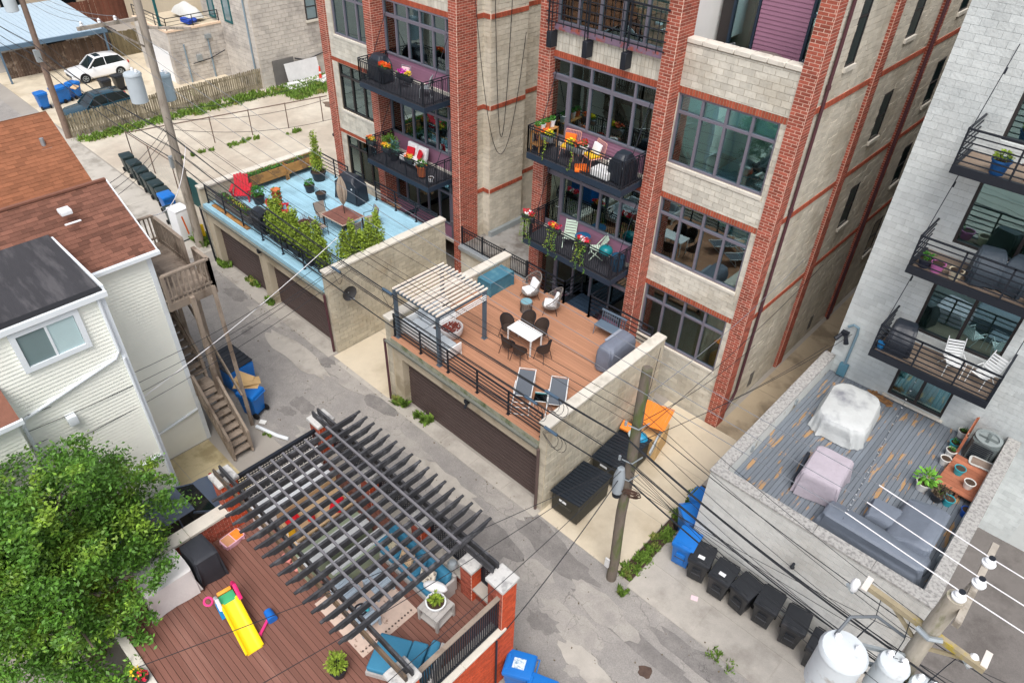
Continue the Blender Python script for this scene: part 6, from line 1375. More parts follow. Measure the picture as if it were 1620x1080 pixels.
T=thing('bistro_table','small round blue bistro table on the lower main balcony','table',(-14.25,19.55,B2)); MB().lathe((0,0,.68),[(.3,0),(.31,.02),(.3,.03),(.02,.03)],20).build('table_top',col((28,96,140),.4),T); MB().cyl((0,0,0),(0,0,.68),.02).lathe((0,0,0),[(.2,0),(.2,.02),(.03,.04)],14).build('pedestal',BLACKM,T)
T=thing('kettle_grill','teal kettle grill on the lower main balcony','grill',(-12.95,19.3,B2)); TE=col((20,116,124),.3); MB().ell((0,0,.72),(.27,.27,.22),16,8).build('bowl',TE,T,smooth=True); MB().tube([(-.05,0,.95),(-.05,0,.99),(.05,0,.99),(.05,0,.95)],.012,5).build('handle',BLACKM,T)
for a in (0,2.1,4.2): MB().cyl((.12*math.cos(a),.12*math.sin(a),.6),(.3*math.cos(a),.3*math.sin(a),0),.012,n=6).build('leg',BLACKM,T)
T=thing('blue_barrel','blue woven storage basket at the right end of the lower main balcony','basket',(-12.5,19.5,B2)); MB().lathe((0,0,0),[(.2,0),(.26,.3),(.24,.6),(.22,.6),(.2,.55),(.01,.5)],16).build('basket',col((30,80,110),.7),T,smooth=True); MB().tube([(.25*math.cos(q),.25*math.sin(q),.6) for q in np.linspace(0,6.2,14)],.015,5,True).build('rim',col((30,80,110),.7),T)
# left building
bbq_cover('barbecue under a black cover at the left end of the upper left balcony',(-26.2,19.5,B3),0,CVB,1.1,.6,1.15)
bloom('box of orange flowers on the rail of the upper left balcony',(-25.05,18.9,B3+.75),.95,[(232,86,30),(236,120,40),(224,90,30)],BPOT,150,0,41)
bloom('box of magenta flowers on the rail of the upper left balcony',(-23.75,18.9,B3+.75),.95,[(196,60,160),(206,70,180),(224,190,60)],BPOT,150,0,42)
def metal_chair(label,loc,rz,c):
    T=thing('metal_chair',label,'chair',loc,rz)
    MB().tube([(-.25,-.22,0),(-.25,-.2,.4),(-.25,.2,.4),(-.25,.3,.85),(.25,.3,.85),(.25,.2,.4),(.25,-.2,.4),(.25,-.22,0)],.014,6).build('frame',GALV,T); MB().box(-.24,-.2,.39,.24,.2,.41).build('seat',GALV,T); cushion(T,(0,.22,.62),(.42,.08,.38),c,'pillow',rx=-.25,bev=.03)
    MB().tube([(-.25,.2,.4),(-.25,.28,0),(.25,.28,0),(.25,.2,.4)],.012,5).build('rear_leg',GALV,T)
metal_chair('metal chair with pink pillow behind the orange flowers of the upper left balcony',(-24.9,19.7,B3),.2,col((226,190,196),.8)); metal_chair('metal chair with grey pillow behind the magenta flowers of the upper left balcony',(-23.4,19.7,B3),-.9,col((150,146,150),.8))
T=thing('loveseat','white loveseat on the lower left balcony','sofa',(-24.6,19.75,B2)); 
cushion(T,(0,0,.35),(1.3,.65,.2),WPIL,'seat',bev=.06); cushion(T,(-.34,.33,.68),(.64,.2,.55),WPIL,'backrest',rx=-.2,bev=.07); cushion(T,(.34,.33,.68),(.64,.2,.55),WPIL,'backrest',rx=-.2,bev=.07)
for x in (-.6,.6):
    for y in (-.28,.3): MB().box(x-.03,y-.03,0,x+.03,y+.03,.27).build('leg',BLACKM,T)
for i,(x,r) in enumerate(((-24.85,.15),(-24.2,-.5))): one('red_pillow',MB().obox((0,0,.2),(.42,.14,.4),-.35,0,r),col((204,30,46),.85),['red pillow on the left half of the white loveseat','red pillow on the right half of the white loveseat'][i],'pillow',(x,19.85,B2+.44),group='red pillows of the loveseat',bev=.05,seg=3)
bloom('pot of orange flowers at the left rail end of the lower left balcony',(-26.5,18.85,B2+.72),.5,[(226,120,50),(200,170,50)],BPOT,110,0,51); bloom('box of orange and yellow flowers second from the left on the lower left balcony',(-25.4,18.85,B2+.72),.55,[(226,150,40),(206,180,50)],BPOT,110,0,52); bloom('box of orange flowers right of the middle on the lower left balcony',(-23.75,18.85,B2+.72),.55,[(226,110,50),(206,180,60)],BPOT,110,0,53)
pot('bushy green plant against the pier of the lower left balcony',(-26.2,19.7,B2),.22,.4,BPOT,(.4,.75),LEAF,420,15); pot('blue green agave like plant on the lower left balcony',(-25.7,19.5,B2),.2,.4,BPOT,(.32,.6),M('blue_green_leaf',(76,112,100),.6,.2,3,rnd=.3),200,16,None,.16)
pot('terracotta urn with a round grassy plant on the lower left balcony',(-23.4,19.25,B2+.1),.25,.5,TC,(.26,.3),LEAF3,200,17)
pot('small white pot at the right of the lower left balcony',(-22.85,19.3,B2),.14,.2,WHITEP)
# terrace of the main building
T=thing('terrace_table','round grey table on the fourth floor terrace','table',(-9.7,21.6,12.7)); MB().lathe((0,0,.7),[(.6,0),(.62,.02),(.6,.04),(.02,.04)],24).build('table_top',M('grey_brown_top',(128,118,112),.5),T); MB().cyl((0,0,0),(0,0,.7),.04).lathe((0,0,0),[(.3,0),(.3,.03),(.04,.05)],14).build('pedestal',BLACKM,T)
for i,(x,r) in enumerate(((-10.6,1.3),(-8.75,-1.2))): metal_chair(['metal chair left of the terrace table','metal chair right of the terrace table'][i],(x,21.5,12.7),r,col((190,186,180),.8))
bbq_cover('barbecue under a dark blue cover in the terrace corner',(-8.15,21.7,12.7),0,M('navy_cover',(24,44,66),.5,.06,4),.7,.55,1.1,False)
# ---------------------------------------------------------------- inside the rooms
BEDW=M('pale_bedding',(214,226,226),.9,.05,4)
def bed(label,loc,rz,w=1.6,l=2.0,mat=BEDW):
    T=thing('bed',label,'bed',loc,rz); MB().box(-w/2,-l/2,.08,w/2,l/2,.3).build('frame',ROOMF,T); cushion(T,(0,0,.43),(w,l,.26),mat,'mattress',bev=.07); cushion(T,(0,-.2,.58),(w*1.02,l*.65,.08),mat,'duvet',bev=.035)
    for x in (-.4,.4): cushion(T,(x,l/2-.3,.62),(.6,.35,.14),WPIL,'pillow',bev=.05)
    MB().box(-w/2,l/2,0,w/2,l/2+.06,1.0).build('headboard',ROOMF,T)
bed('pale bed behind the right lights of the upper window beside the corner pier',(-9.25,21.85,9.08),-1.57,1.7,2.0); bed('pale bed behind the middle window beside the corner pier',(-8.8,22.4,5.42),0); bed('pale teal bed behind the ground window beside the corner pier',(-8.7,22.1,1.78),1.57,1.6,2.0,M('teal_bedding',(150,206,210),.9))
bed('pale bed behind the glazing of the upper main balcony',(-13.6,21.8,9.1),.3)
T=thing('desk','white desk behind the left lights of the middle window','desk',(-10.9,21.5,5.42)); MB().box(-.6,-.3,.7,.6,.3,.74).build('table_top',WHITEP,T)
for x in (-.55,.55): MB().box(x-.03,-.28,0,x+.03,.28,.7).build('leg',WHITEP,T)
T=thing('wardrobe','white wardrobe at the back of the middle room','wardrobe',(-9.6,23.6,5.42)); MB().box(-.9,-.3,0,.9,.3,2.2).build('carcass',WHITEP,T); MB().box(-.88,-.33,.05,-.01,-.3,2.15).build('door',WHITEP,T); MB().box(.01,-.33,.05,.88,-.3,2.15).build('door',WHITEP,T)
for i in range(4):
    a=-11.55+.88*i; one('roller_blind',MB().box(0,0,0,.8,.02,.5),M('white_blind',(232,240,240),.9),['leftmost white roller blind in the upper window beside the corner pier','second white roller blind from the left in the upper window','third white roller blind from the left in the upper window','rightmost white roller blind in the upper window beside the corner pier'][i],'blind',(a,YF+.195,wz[2][1]-.56),group='roller blinds of the upper window')
for i,(x,z) in enumerate(((-9.3,9.4),(-10.9,1.9))):
    pass
# the person lying on the bed behind the upper window
def skin_mesh(name,verts,edges,radii,mat,parent,sub=2):
    me=bpy.data.meshes.new(name); me.from_pydata(verts,edges,[]); o=link(name,me,parent); me.materials.append(mat)
    md=o.modifiers.new('skin','SKIN'); 
    for i,r in enumerate(radii): me.skin_vertices[0].data[i].radius=(r,r) if not isinstance(r,tuple) else r
    me.skin_vertices[0].data[0].use_root=True; s=o.modifiers.new('sub','SUBSURF'); s.levels=sub; s.render_levels=sub; md.use_smooth_shade=True
    return o
T=thing('person','person in a dark top lying on the bed behind the upper window','person',(-8.95,21.55,9.7),-.5)
SKIN=M('skin',(196,140,116),.6,.05,5)
V=[(0,.75,.12),(0,.45,.14),(0,.15,.24),(0,.02,.33),(0,-.08,.42),  (.17,.1,.27),(.25,-.02,.06),(.12,-.22,.08),  (-.17,.1,.27),(-.25,-.02,.06),(-.12,-.22,.08),  (.1,.85,.11),(.11,1.25,.1),(.1,1.62,.07),  (-.1,.85,.11),(-.11,1.25,.1),(-.1,1.62,.07), (0,-.14,.47)]
E_=[(0,1),(1,2),(2,3),(3,4),(4,17),(2,5),(5,6),(6,7),(2,8),(8,9),(9,10),(0,11),(11,12),(12,13),(0,14),(14,15),(15,16)]
skin_mesh('body',V,E_,[.14,.13,.13,.06,.09,.07,.045,.035,.07,.045,.035,.09,.065,.045,.09,.065,.045,.1],SKIN,T)
skin_mesh('shirt',V[:3]+[(0,.06,.3),(.17,.1,.27),(-.17,.1,.27),(.22,.03,.15),(-.22,.03,.15)],[(0,1),(1,2),(2,3),(2,4),(2,5),(4,6),(5,7)],[.16,.15,.15,.08,.085,.085,.06,.06],M('dark_top',(34,44,48),.9),T)
skin_mesh('trousers',[V[0],V[11],V[12],(.1,1.5,.08),V[14],V[15],(-.1,1.5,.08)],[(0,1),(1,2),(2,3),(0,4),(4,5),(5,6)],[.155,.105,.08,.06,.105,.08,.06],M('dark_trousers',(40,52,58),.9),T)
MB().ell((0,-.1,.5),(.115,.13,.12),14,8).build('hair',M('dark_hair',(30,24,22),.7,.2,20),T,smooth=True)
MB().ell((.04,-.235,.47),(.014,.01,.012),8,5).build('eye',BLACKM,T); MB().ell((-.04,-.235,.47),(.014,.01,.012),8,5).build('eye',BLACKM,T)
for s in (1,-1):
    for q in range(5): MB().tube([(s*.12-.03+.015*q,-.24,.08),(s*.12-.035+.017*q,-.29-.01*(2-abs(q-2)),.085),(s*.12-.035+.017*q,-.32-.01*(2-abs(q-2)),.07)],.009,5).build('finger',SKIN,T)
# grey building balconies
def rocker(label,loc,rz,mat):
    T=thing('lounge_chair',label,'armchair',loc,rz); cover(T,[(rr_(.75,.8,.12,4,.03,1),.04),(rr_(.75,.8,.12,4,.02,2),.45),(rr_(.7,.5,.12,4,.02,3,0,.12),.85),(rr_(.6,.3,.1,4,.01,4,0,.2),.95)],0,mat); MB().box(-.3,-.35,0,.3,.35,.05).build('base',BLACKM,T)
rocker('armchair under a dark cover on the lowest grey building balcony',(-2.95,21.75,5.78),.2,CVB); rocker('sofa like shape under a dark slate cover on the middle grey building balcony',(-1.75,21.8,8.98),.3,M('slate_cover',(58,68,78),.6,.08,4,.5,10))
rocker('second armchair under a dark slate cover on the middle grey building balcony',(-1.0,21.9,8.98),-.2,M('slate_cover',(58,68,78),.6))
def strap_chair(label,loc,rz):
    T=thing('strap_chair',label,'chair',loc,rz)
    for i in range(6): MB().obox((0,-.22+.09*i,.4),(.46,.06,.015)).build('seat_strap',WSTEEL,T)
    for i in range(6): MB().obox((0,.3+.03*i,.46+.085*i),(.46,.015,.06),-.3).build('back_strap',WSTEEL,T)
    for s in (-1,1): MB().tube([(s*.25,-.28,0),(s*.25,-.25,.58),(s*.25,.2,.6),(s*.25,.25,.4),(s*.25,.5,1.0)],.014,5).build('frame',WSTEEL,T); MB().tube([(s*.25,.05,.4),(s*.25,.4,0)],.014,5).build('leg',WSTEEL,T)
strap_chair('white strap chair nearer the sliding door on the lowest grey building balcony',(-1.35,21.8,5.78),.5); strap_chair('white strap chair at the end of the lowest grey building balcony',(-.5,21.85,5.78),-.4)
pot('blue pot with a lime green plant on the top grey building balcony',(-2.55,21.4,12.15),.24,.4,col((30,84,140),.5),(.24,.25),LEAF2,160,61)
T=thing('wire_flower','rusty wire flower ornament on the top grey building balcony','ornament',(-1.9,21.4,12.15)); m=MB()
for i in range(14): a=i*.9; m.ell((.06*math.sqrt(i)*math.cos(a),.02*math.sin(i),.5+.06*math.sqrt(i)*math.sin(a)),.035,6,4)
m.tube([(0,0,0),(0,0,.5)],.01,4).build('stems',col((120,62,50),.8),T)
one('leaf_bucket',MB().lathe((0,0,0),[(.1,0),(.13,.25),(.01,.26)],12),col((40,120,180),.5),'small blue bucket at the end of the lowest grey building balcony','bucket',(-3.35,21.4,5.78))
for i,(x,c,n,lb) in enumerate(((-3.2,(40,44,60),LEAF3,'dark pot with greens at the left of the middle grey building balcony'),(-2.85,(206,120,180),None,'pink pot at the left of the middle grey building balcony'),(-2.35,(226,214,186),None,'cream bowl pot on the middle grey building balcony'),(-.35,(150,140,130),LEAF3,'grey pot with greens right of the covers on the middle grey building balcony'))): pot(lb,(x,21.4,8.98),.2,.28,col(c,.6),(.2,.2) if n else None,LEAF3,90,70+i)
# ================================================================ slate deck furniture
PALE=M('pale_table_cover',(196,199,198),.6,.08,3,.7,9,rgb2=(134,136,142),r2scale=1.0,r2lo=.52,r2hi=.72); LIL=M('lilac_grey_cover',(178,169,178),.7,.08,3,.7,10); SLC=M('slate_grey_cover',(112,120,132),.5,.1,3,.6,7,spec=.45)
T=thing('covered_table','large table under a pale rounded cover by the sliding door of the slate deck','table',(-3.25,20.25,DK),.1)
cover(T,[(rr_(1.75,2.4,.5,6,.05,1),.03),(rr_(1.7,2.35,.5,6,.04,2),.3),(rr_(1.62,2.3,.5,6,.02,3),.62),(rr_(1.5,2.2,.5,6,.01,4),.74),(rr_(1.1,1.8,.45,6),.8),(rr_(.5,1.0,.25,6),.83)],0,PALE)
T=thing('covered_grill','grill under a lilac grey cover with one black side on the slate deck','grill',(-2.6,17.0,DK),.1)
cover(T,[(rr_(1.25,1.5,.12,5,.05,5),.03),(rr_(1.2,1.45,.12,5,.03,6),.5),(rr_(1.12,1.4,.1,5,.015,7),.9),(rr_(1.0,1.3,.1,5,.01,8),.98),(rr_(.5,.7,.1,5),1.0)],0,LIL); MB().extr([(-.5,0.03),(.5,.03),(.35,.8),(-.3,.82)],'x',-.72,-.62).build('dark_side',CVB,T,bev=.02)
T=thing('covered_corner_sofa','corner sofa under a glossy slate grey cover along the slate deck parapet','sofa',(-.65,15.9,DK))
cover(T,[(rr_(2.9,.95,.15,5,.04,9),.03),(rr_(2.85,.92,.15,5,.03,10),.35),(rr_(2.8,.9,.15,5,.02,11),.45),(rr_(2.75,.5,.15,5,.015,12,0,-.2),.68),(rr_(2.6,.3,.12,5,.01,13,0,-.25),.74)],0,SLC,'long_cover')
cover(T,[(rr_(1.2,2.0,.15,5,.04,14,.75,1.2),.03),(rr_(1.15,1.95,.15,5,.03,15,.75,1.2),.36),(rr_(1.1,1.9,.15,5,.02,16,.77,1.2),.46),(rr_(.5,1.8,.15,5,.015,17,1.05,1.2),.7),(rr_(.3,1.6,.1,5,.01,18,1.1,1.2),.75)],0,SLC,'short_cover')
T=thing('covered_ottoman','square ottoman under a slate grey cover inside the covered corner sofa','ottoman',(-.75,17.0,DK),.1); cover(T,[(rr_(.85,.85,.1,4,.03,19),.02),(rr_(.82,.82,.1,4,.02,20),.4),(rr_(.75,.75,.1,4),.46),(rr_(.3,.3,.06,4),.48)],0,SLC); MB().box(-.3,-.3,0,.3,.3,.02).build('base',BLACKM,T)
RWD=M('red_cedar_board',(166,104,78),.8,.15,3,.3,30,rnd=.15)
T=thing('cedar_platform','low platform of red cedar boards beside the air conditioner','platform',(.58,20.3,DK+.2),-.06)
for i in range(9): MB().box(-.65,-.83+i*.185,.02,.65,-.83+i*.185+.175,.06).build('board',RWD,T)
for x in (-.55,0,.55): MB().box(x-.04,-.8,-.2,x+.04,.82,.018).build('joist',RWD,T)
T=thing('cedar_screen','thin cedar board screen between the flower pots and the air conditioner','screen',(-.05,21.85,DK))
for i in range(4): MB().box(-.02,-.65,.12+i*.2,.01,.65,.3+i*.2).build('board',RWD,T)
for y in (-.6,.6): MB().box(.01,y-.03,0,.06,y+.03,.95).build('post',RWD,T)
T=thing('air_conditioner','grey round cornered air conditioner condenser behind the cedar screen','air conditioner',(.5,21.85,DK)); ACM=M('grey_green_metal',(96,104,104),.5,.06,5); 
cover(T,[(rr_(.78,.78,.18,5),.05),(rr_(.78,.78,.18,5),.78)],0,ACM,'cabinet'); MB().lathe((0,0,.785),[(.38,0),(.39,.06),(.3,.07),(.29,.01)],24).build('top_ring',M('pale_grey_ring',(138,146,146),.5),T,smooth=True); MB().lathe((0,0,.78),[(.29,0),(.29,.012)],20).build('dark_well',BLACKM,T)
for i in range(4): a=i*PI/2; MB().obox((.14*math.cos(a),.14*math.sin(a),.81),(.26,.1,.01),.3,0,a).build('fan_blade',ACM,T)
MB().lathe((0,0,.8),[(.06,0),(.06,.05),(.01,.06)],12).build('fan_hub',ACM,T)
for i in range(9): MB().box(-.3,-.405,.12+i*.07,.3,-.395,.15+i*.07).build('louvre',BLACKM,T)
T=thing('plastic_tub','pale plastic tub of dry soil beside the air conditioner','tub',(.7,21.2,DK),.1); cover(T,[(rr_(.62,.36,.1,4),.0),(rr_(.72,.44,.12,4),.3),(rr_(.74,.46,.12,4),.31)],0,M('cloudy_plastic',(196,198,194),.5)); MB().box(-.3,-.16,.3,.3,.16,.32).build('soil',M('dry_soil',(136,120,108),.95,.2,8),T)
WP=M('white_ceramic',(226,224,218),.5); TQ=M('turquoise_ceramic',(56,164,176),.4)
for i,(px,py,c,pl,lb) in enumerate([(1536,662,WP,1,'white pot with dry stems at the top of the cedar screen'),(1520,690,WP,1,'white pot with seedlings beside the cedar screen, nearest the sliding door'),(1507,708,TQ,1,'teal pot behind a white one beside the cedar screen'),(1501,720,WP,1,'white pot with sprouts in front of the teal pot'),(1492,733,WP,0,'white pot of bare soil below the cedar screen'),(1497,797,TQ,0,'turquoise and white pot at the foot of the cedar platform'),(1525,815,M('cobalt_ceramic',(34,84,170),.4),0,'cobalt blue pot beside the right parapet')]):
    q=at(px,py,z=DK); T=pot(lb,(q.x,q.y,DK),.16,.26,c,(.12,.14) if pl else None,LEAF3,50,80+i,None,.06)
for i,(px,py,c,lb) in enumerate([(1515,748,TQ,'turquoise pot standing on the cedar platform'),(1530,770,WP,'white pot standing on the cedar platform')]):
    q=at(px,py,z=DK+.27); pot(lb,(q.x,q.y,DK+.262),.16,.24,c)
q=at(1457,772,z=DK); pot('white pot with a broad leafed plant on the slate deck',(q.x,q.y,DK),.22,.3,WP,(.34,.5),M('bright_leaf',(112,168,60),.5,.2,3,rnd=.3),90,90,None,.18)
q=at(1480,790,z=DK); pot('dark pot with a withered plant beside the cedar platform',(q.x,q.y,DK),.2,.28,BPOT,(.3,.3),M('withered_leaf',(96,84,66),.9,.2,3,rnd=.4),160,91)
q=at(1393,630,z=DK); T=thing('leaf_mat','brown leaf shaped door mat beside the sliding door','mat',(q.x,q.y,DK+.005),-.2); m=MB()
for i in range(9): m.obox((-.4+.1*i,.12*math.sin(i*2.1),.012),(.22,.07,.02),0,0,i*1.3)
m.build('leaves',col((150,110,70),.9),T); MB().box(-.4,-.16,0,.4,.16,.008).build('base',col((120,88,62),.9),T)
T=thing('string_lights','string of small white bulbs sagging over the slate deck','string lights',(-2.2,22.5,5.5)); a=Vector((-2.1,22.5,5.6)); b=Vector((-1.5,15.6,4.05)); pts=[a.lerp(b,i/24)-Vector((0,0,1.6*math.sin(PI*i/24)*.6)) for i in range(25)]
MB().tube(pts,.006,4).build('wire',BLACKM,T,world=True)
for q in pts[1:-1]: MB().ell((q.x,q.y,q.z-.03),.022,6,4).build('bulb',WHITEP,T,world=True)
# folding table just beyond the right parapet
q=at(1605,500,z=.75); T=thing('folding_table','grey folding table half seen behind the right parapet','table',(2.1,23.2,.02)); MB().box(-.7,-.4,.7,.7,.4,.74).build('table_top',GSL,T)
for x in (-.6,.6): MB().tube([(x,-.35,0),(x,-.35,.7),(x,.35,.7),(x,.35,0)],.02,5).build('leg',GSL,T)
# ================================================================ wooden stair of the white house
T=thing('wooden_stair','weathered grey wooden stair and landing on the alley side of the white house','stairs',(-21,6.9,0))
def flight(T,xa,za,xb,zb,y0,y1,n):
    for i in range(n):
        t=(i+.5)/n; x=xa+(xb-xa)*t; z=za+(zb-za)*(i+1)/n
        MB().box(x-.16,y0,z-.04,x+.16,y1,z).build('tread',WOODG,T,world=True); MB().box(x-abs(xb-xa)/n/2-.01,y0+.03,z-(zb-za)/n,x-abs(xb-xa)/n/2+.01,y1-.03,z-.041).build('riser',WOODD,T,world=True)
    for y in (y0-.03,y1+.03):
        MB().bar((xa,y,za-.1),(xb,y,zb-.1),.05,.28).build('stringer',WOODG,T,world=True); MB().bar((xa,y,za+.92),(xb,y,zb+.92),.09,.1).build('hand_rail',WOODG,T,world=True)
        k=int(math.dist((xa,za),(xb,zb))/.22)
        for i in range(k+1): t=i/k; x=xa+(xb-xa)*t; z=za+(zb-za)*t; MB().bar((x,y,z-.05),(x,y,z+.9),.1 if i in(0,k) else .045).build('baluster',WOODG,T,world=True)
flight(T,-19.1,.1,-20.75,2.2,6.2,6.85,9); flight(T,-21.5,2.25,-23.6,5.0,6.2,6.85,12)
for i in range(6): MB().box(-21.5+i*.125,6.15,2.16,-21.5+i*.125+.118,6.9,2.2).build('floor_board',WOODG,T,world=True)
for i in range(12): MB().box(-22.4+i*.15,6.16,6.26,-22.4+i*.15+.14,7.78,6.3).build('floor_board',WOODG,T,world=True)
for a,b in (((-20.62,6.12),(-20.62,7.8)),((-22.4,6.12),(-22.4,7.8))): MB().box(a[0]-.04,a[1],5.98,a[0]+.04,b[1],6.26).build('joist',WOODG,T,world=True)
MB().box(-22.4,7.72,6.0,-20.66,7.79,6.255).build('joist',WOODG,T,world=True)
def prail(a,b,z,h=1.0):
    for zz,w in ((z+.12,.06),(z+h,.12)): MB().bar((a[0],a[1],zz),(b[0],b[1],zz),w,.06).build('hand_rail',WOODG,T,world=True)
    L=math.dist(a,b); n=int(L/.15)
    for i in range(n+1): t=i/n; x=a[0]+(b[0]-a[0])*t; y=a[1]+(b[1]-a[1])*t; MB().bar((x,y,z-.1),(x,y,z+h),.1 if i in(0,n) else .045).build('baluster',WOODG,T,world=True)
prail((-20.62,6.2),(-20.62,7.75),6.3); prail((-20.62,7.75),(-21.6,7.75),6.3); prail((-22.4,7.75),(-24.4,7.75),6.3); prail((-22.6,6.5),(-24.6,6.5),6.3); prail((-24.6,6.5),(-24.6,7.75),6.3)
for i in range(14): MB().box(-24.6+i*.157,6.45,6.2,-24.6+i*.157+.148,7.78,6.24).build('floor_board',WOODG,T,world=True)
for x,y,z in ((-20.3,7.58,6.3),(-20.52,6.8,6.25),(-22.4,7.6,6.25),(-24.5,7.6,6.2)): MB().bar((x,y,0),(x if x<-20.4 else -20.6,y+.1,z),.14).build('post',WOODG,T,world=True)
MB().bar((-20.45,6.9,3.6),(-22.4,7.6,5.8),.05,.14).build('brace',WOODG,T,world=True); MB().bar((-20.3,7.5,1.6),(-22.6,7.4,4.6),.05,.16).build('brace',WOODG,T,world=True)
for i in range(9): MB().box(-21.6+i*.14,7.0,.03,-21.6+i*.14+.13,7.03,1.5).build('skirt_board',WOODG,T,world=True)
one('gutter_pipe',MB().tube([(-20.0,7.6,.1),(-19.0,7.9,.1),(-18.6,8.1,.08)],.07,8),WTRIM,'length of white gutter pipe lying at the foot of the wooden stair','pipe')
# ================================================================ red brown deck: toys, sofas, clutter under the pergola
def zz(px,py,z=DN): return at(px,py,z=z)
YT=col((244,206,20),.4,var=.03); 
T=thing('toy_slide','small yellow plastic slide with blue, green, orange and pink parts','slide',(-11.75,2.62,DN),-.12)
MB().grid(lambda u,v:((-.15+1.35*u),-.2+.4*v,.52*(1-u)**1.15*1.0+.03+(.06 if v in(0,1) else 0)),10,6).grid(lambda u,v:((-.15+1.35*u),-.2+.4*v,.52*(1-u)**1.15+.0),10,1).build('chute',YT,T,smooth=True)
for s in (-1,1): MB().tube([(-.15+1.35*u,s*.21,.52*(1-u)**1.15+.07) for u in np.linspace(0,1,10)],.035,6).build('chute_side',YT,T,smooth=True)
MB().box(-.42,-.2,.5,-.12,.2,.56).build('platform',col((70,176,120),.5),T,bev=.015); MB().obox((-.58,0,.3),(.1,.36,.66),0,.35,0).build('ladder',col((240,160,50),.5),T,bev=.02)
MB().tube([(-.66,-.24,0),(-.4,-.25,.62),(-.2,-.25,.78),(-.05,-.25,.5)],.05,7).build('side_panel',col((236,238,240),.5),T,smooth=True); MB().tube([(-.66,.24,0),(-.5,.26,.7),(-.3,.26,.85),(-.02,.26,.55)],.055,7).build('side_panel',col((236,50,120),.5),T,smooth=True)
MB().tube([(-.5+.13*math.cos(a),-.42+.0*a+.1*math.sin(a),.5) for a in np.linspace(0,5.9,12)],.03,6,True).build('ring',col((240,70,140),.5),T,smooth=True); MB().bar((-.15,-.27,.0),(-.3,-.27,.5),.09,.06).build('leg',col((40,150,220),.5),T)
T=thing('toy_hammer','toy scoop with blue head and pink handle lying on the red brown deck','toy',(-11.05,3.15,DN),-.5); MB().cyl((-.22,.0,.1),(.08,.12,.1),.11,.13,n=12).build('head',col((30,110,200),.4),T,smooth=True); MB().cyl((-.05,.02,.06),(.35,-.22,.04),.04,n=8).cyl((.33,-.21,.04),(.38,-.24,.04),.055,n=8).build('handle',col((236,60,130),.4),T,smooth=True)
p=zz(370,852); T=thing('pink_tray','pink plastic sand tray with orange toys by the brick wall','tray',(p.x+.05,p.y-.05,DN),.1); cover(T,[(rr_(.34,.56,.08,4),0),(rr_(.4,.62,.09,4),.16)],0,col((240,190,206),.5)); MB().box(-.17,-.27,.13,.17,-.01,.17).build('sand',col((206,150,110),.9),T); MB().box(-.17,.02,.13,.17,.27,.172).build('toy_sand',col((238,140,50),.7,var=.3,scale=20),T)
T=thing('covered_grill','island grill under a half white half black cover by the left brick wall','grill',(-13.55,2.35,DN))
cover(T,[(rr_(1.0,.75,.08,4,.05,3,0,.42),.02),(rr_(.95,.7,.08,4,.03,4,0,.42),.5),(rr_(.85,.66,.08,4,.02,5,0,.42),.98),(rr_(.7,.5,.08,4,.0,6,0,.42),1.02)],0,M('charcoal_cover',(52,54,60),.6,.08,4,.4,10),'black_cover'); cover(T,[(rr_(1.1,1.3,.08,4,.06,7,-.05,-.6),.02),(rr_(1.02,1.22,.08,4,.04,8,-.05,-.6),.5),(rr_(.95,1.2,.06,4,.015,9,-.05,-.6),.94),(rr_(.8,1.0,.05,4,0,10,-.05,-.6),.96)],0,M('white_vinyl_cover',(222,218,214),.6,.05,4,.4,10),'white_cover')
RUG=M('pale_pink_rug',(212,188,172),.95,.08,6,rgb2=(150,120,104),r2scale=9,r2lo=.6,r2hi=.66)
RG=one('rug',MB().box(-1.05,-.95,0,1.05,.85,.012),RUG,'pale pink patterned rug under the pergola of the red brown deck','rug',(-9.55,5.2,DN))
m=MB()
for x in (-.98,.98):
    for i in range(16): m.obox((x*.93,-.85+.105*i,.0),(.05,.05,.004),0,0,.8)
MB.xf(m,Matrix.Translation((0,0,.015))).build('border',col((90,74,68),.95),RG)
GWD=M('grey_washed_wood',(176,172,168),.8,.08,5,.2,40); BLC=M('teal_blue_cushion',(62,128,160),.9,.06,4,.2,30)
def sofa(label,loc,rz,L,D=.85,nb=3,pil=True):
    T=thing('sofa',label,'sofa',loc,rz); MB().box(-L/2,-D/2,.1,L/2,D/2,.26).build('base',GWD,T); MB().box(-L/2,D/2-.08,.26,L/2,D/2,.72).build('back',GWD,T)
    for s in (-1,1): MB().box(s*L/2-.05 if s>0 else -L/2-.02,-D/2,.0,L/2+.02 if s>0 else -L/2+.05,D/2-.081,.62).build('arm',GWD,T)
    for i in range(nb): w=(L-.14)/nb; cushion(T,(-L/2+.07+w*(i+.5),-.06,.36),(w-.02,D-.2,.2),BLC,'seat_cushion',bev=.06); cushion(T,(-L/2+.07+w*(i+.5),D/2-.18,.62),(w-.02,.2,.42),BLC,'back_cushion',rx=-.2,bev=.07)
    return T
sofa('grey washed sofa with teal blue cushions along the alley wall of the red brown deck',(-9.5,6.75,DN),0,2.6)
for i,(x,c,lb) in enumerate(((-10.2,(196,186,160),'cream speckled pillow at the left of the teal blue sofa'),(-9.6,(206,176,140),'tan pillow in the middle of the teal blue sofa'),(-8.75,(224,214,196),'cream patterned pillow at the right of the teal blue sofa'))): one('pillow',MB().obox((0,0,.2),(.44,.14,.42),-.4,0,.3*i-.3),M('pillow_fabric_%d'%i,c,.9,.1,20,rgb2=(120,112,100),r2scale=9,r2lo=.55,r2hi=.6),lb,'pillow',(x,6.65,DN+.46),bev=.05,seg=3)
one('white_bolster',MB().ell((0,0,.15),(.34,.16,.15),14,8),WPIL,'plump white cushion at the arm of the teal blue sofa','cushion',(-8.4,6.6,DN+.46),.5,smooth=True)
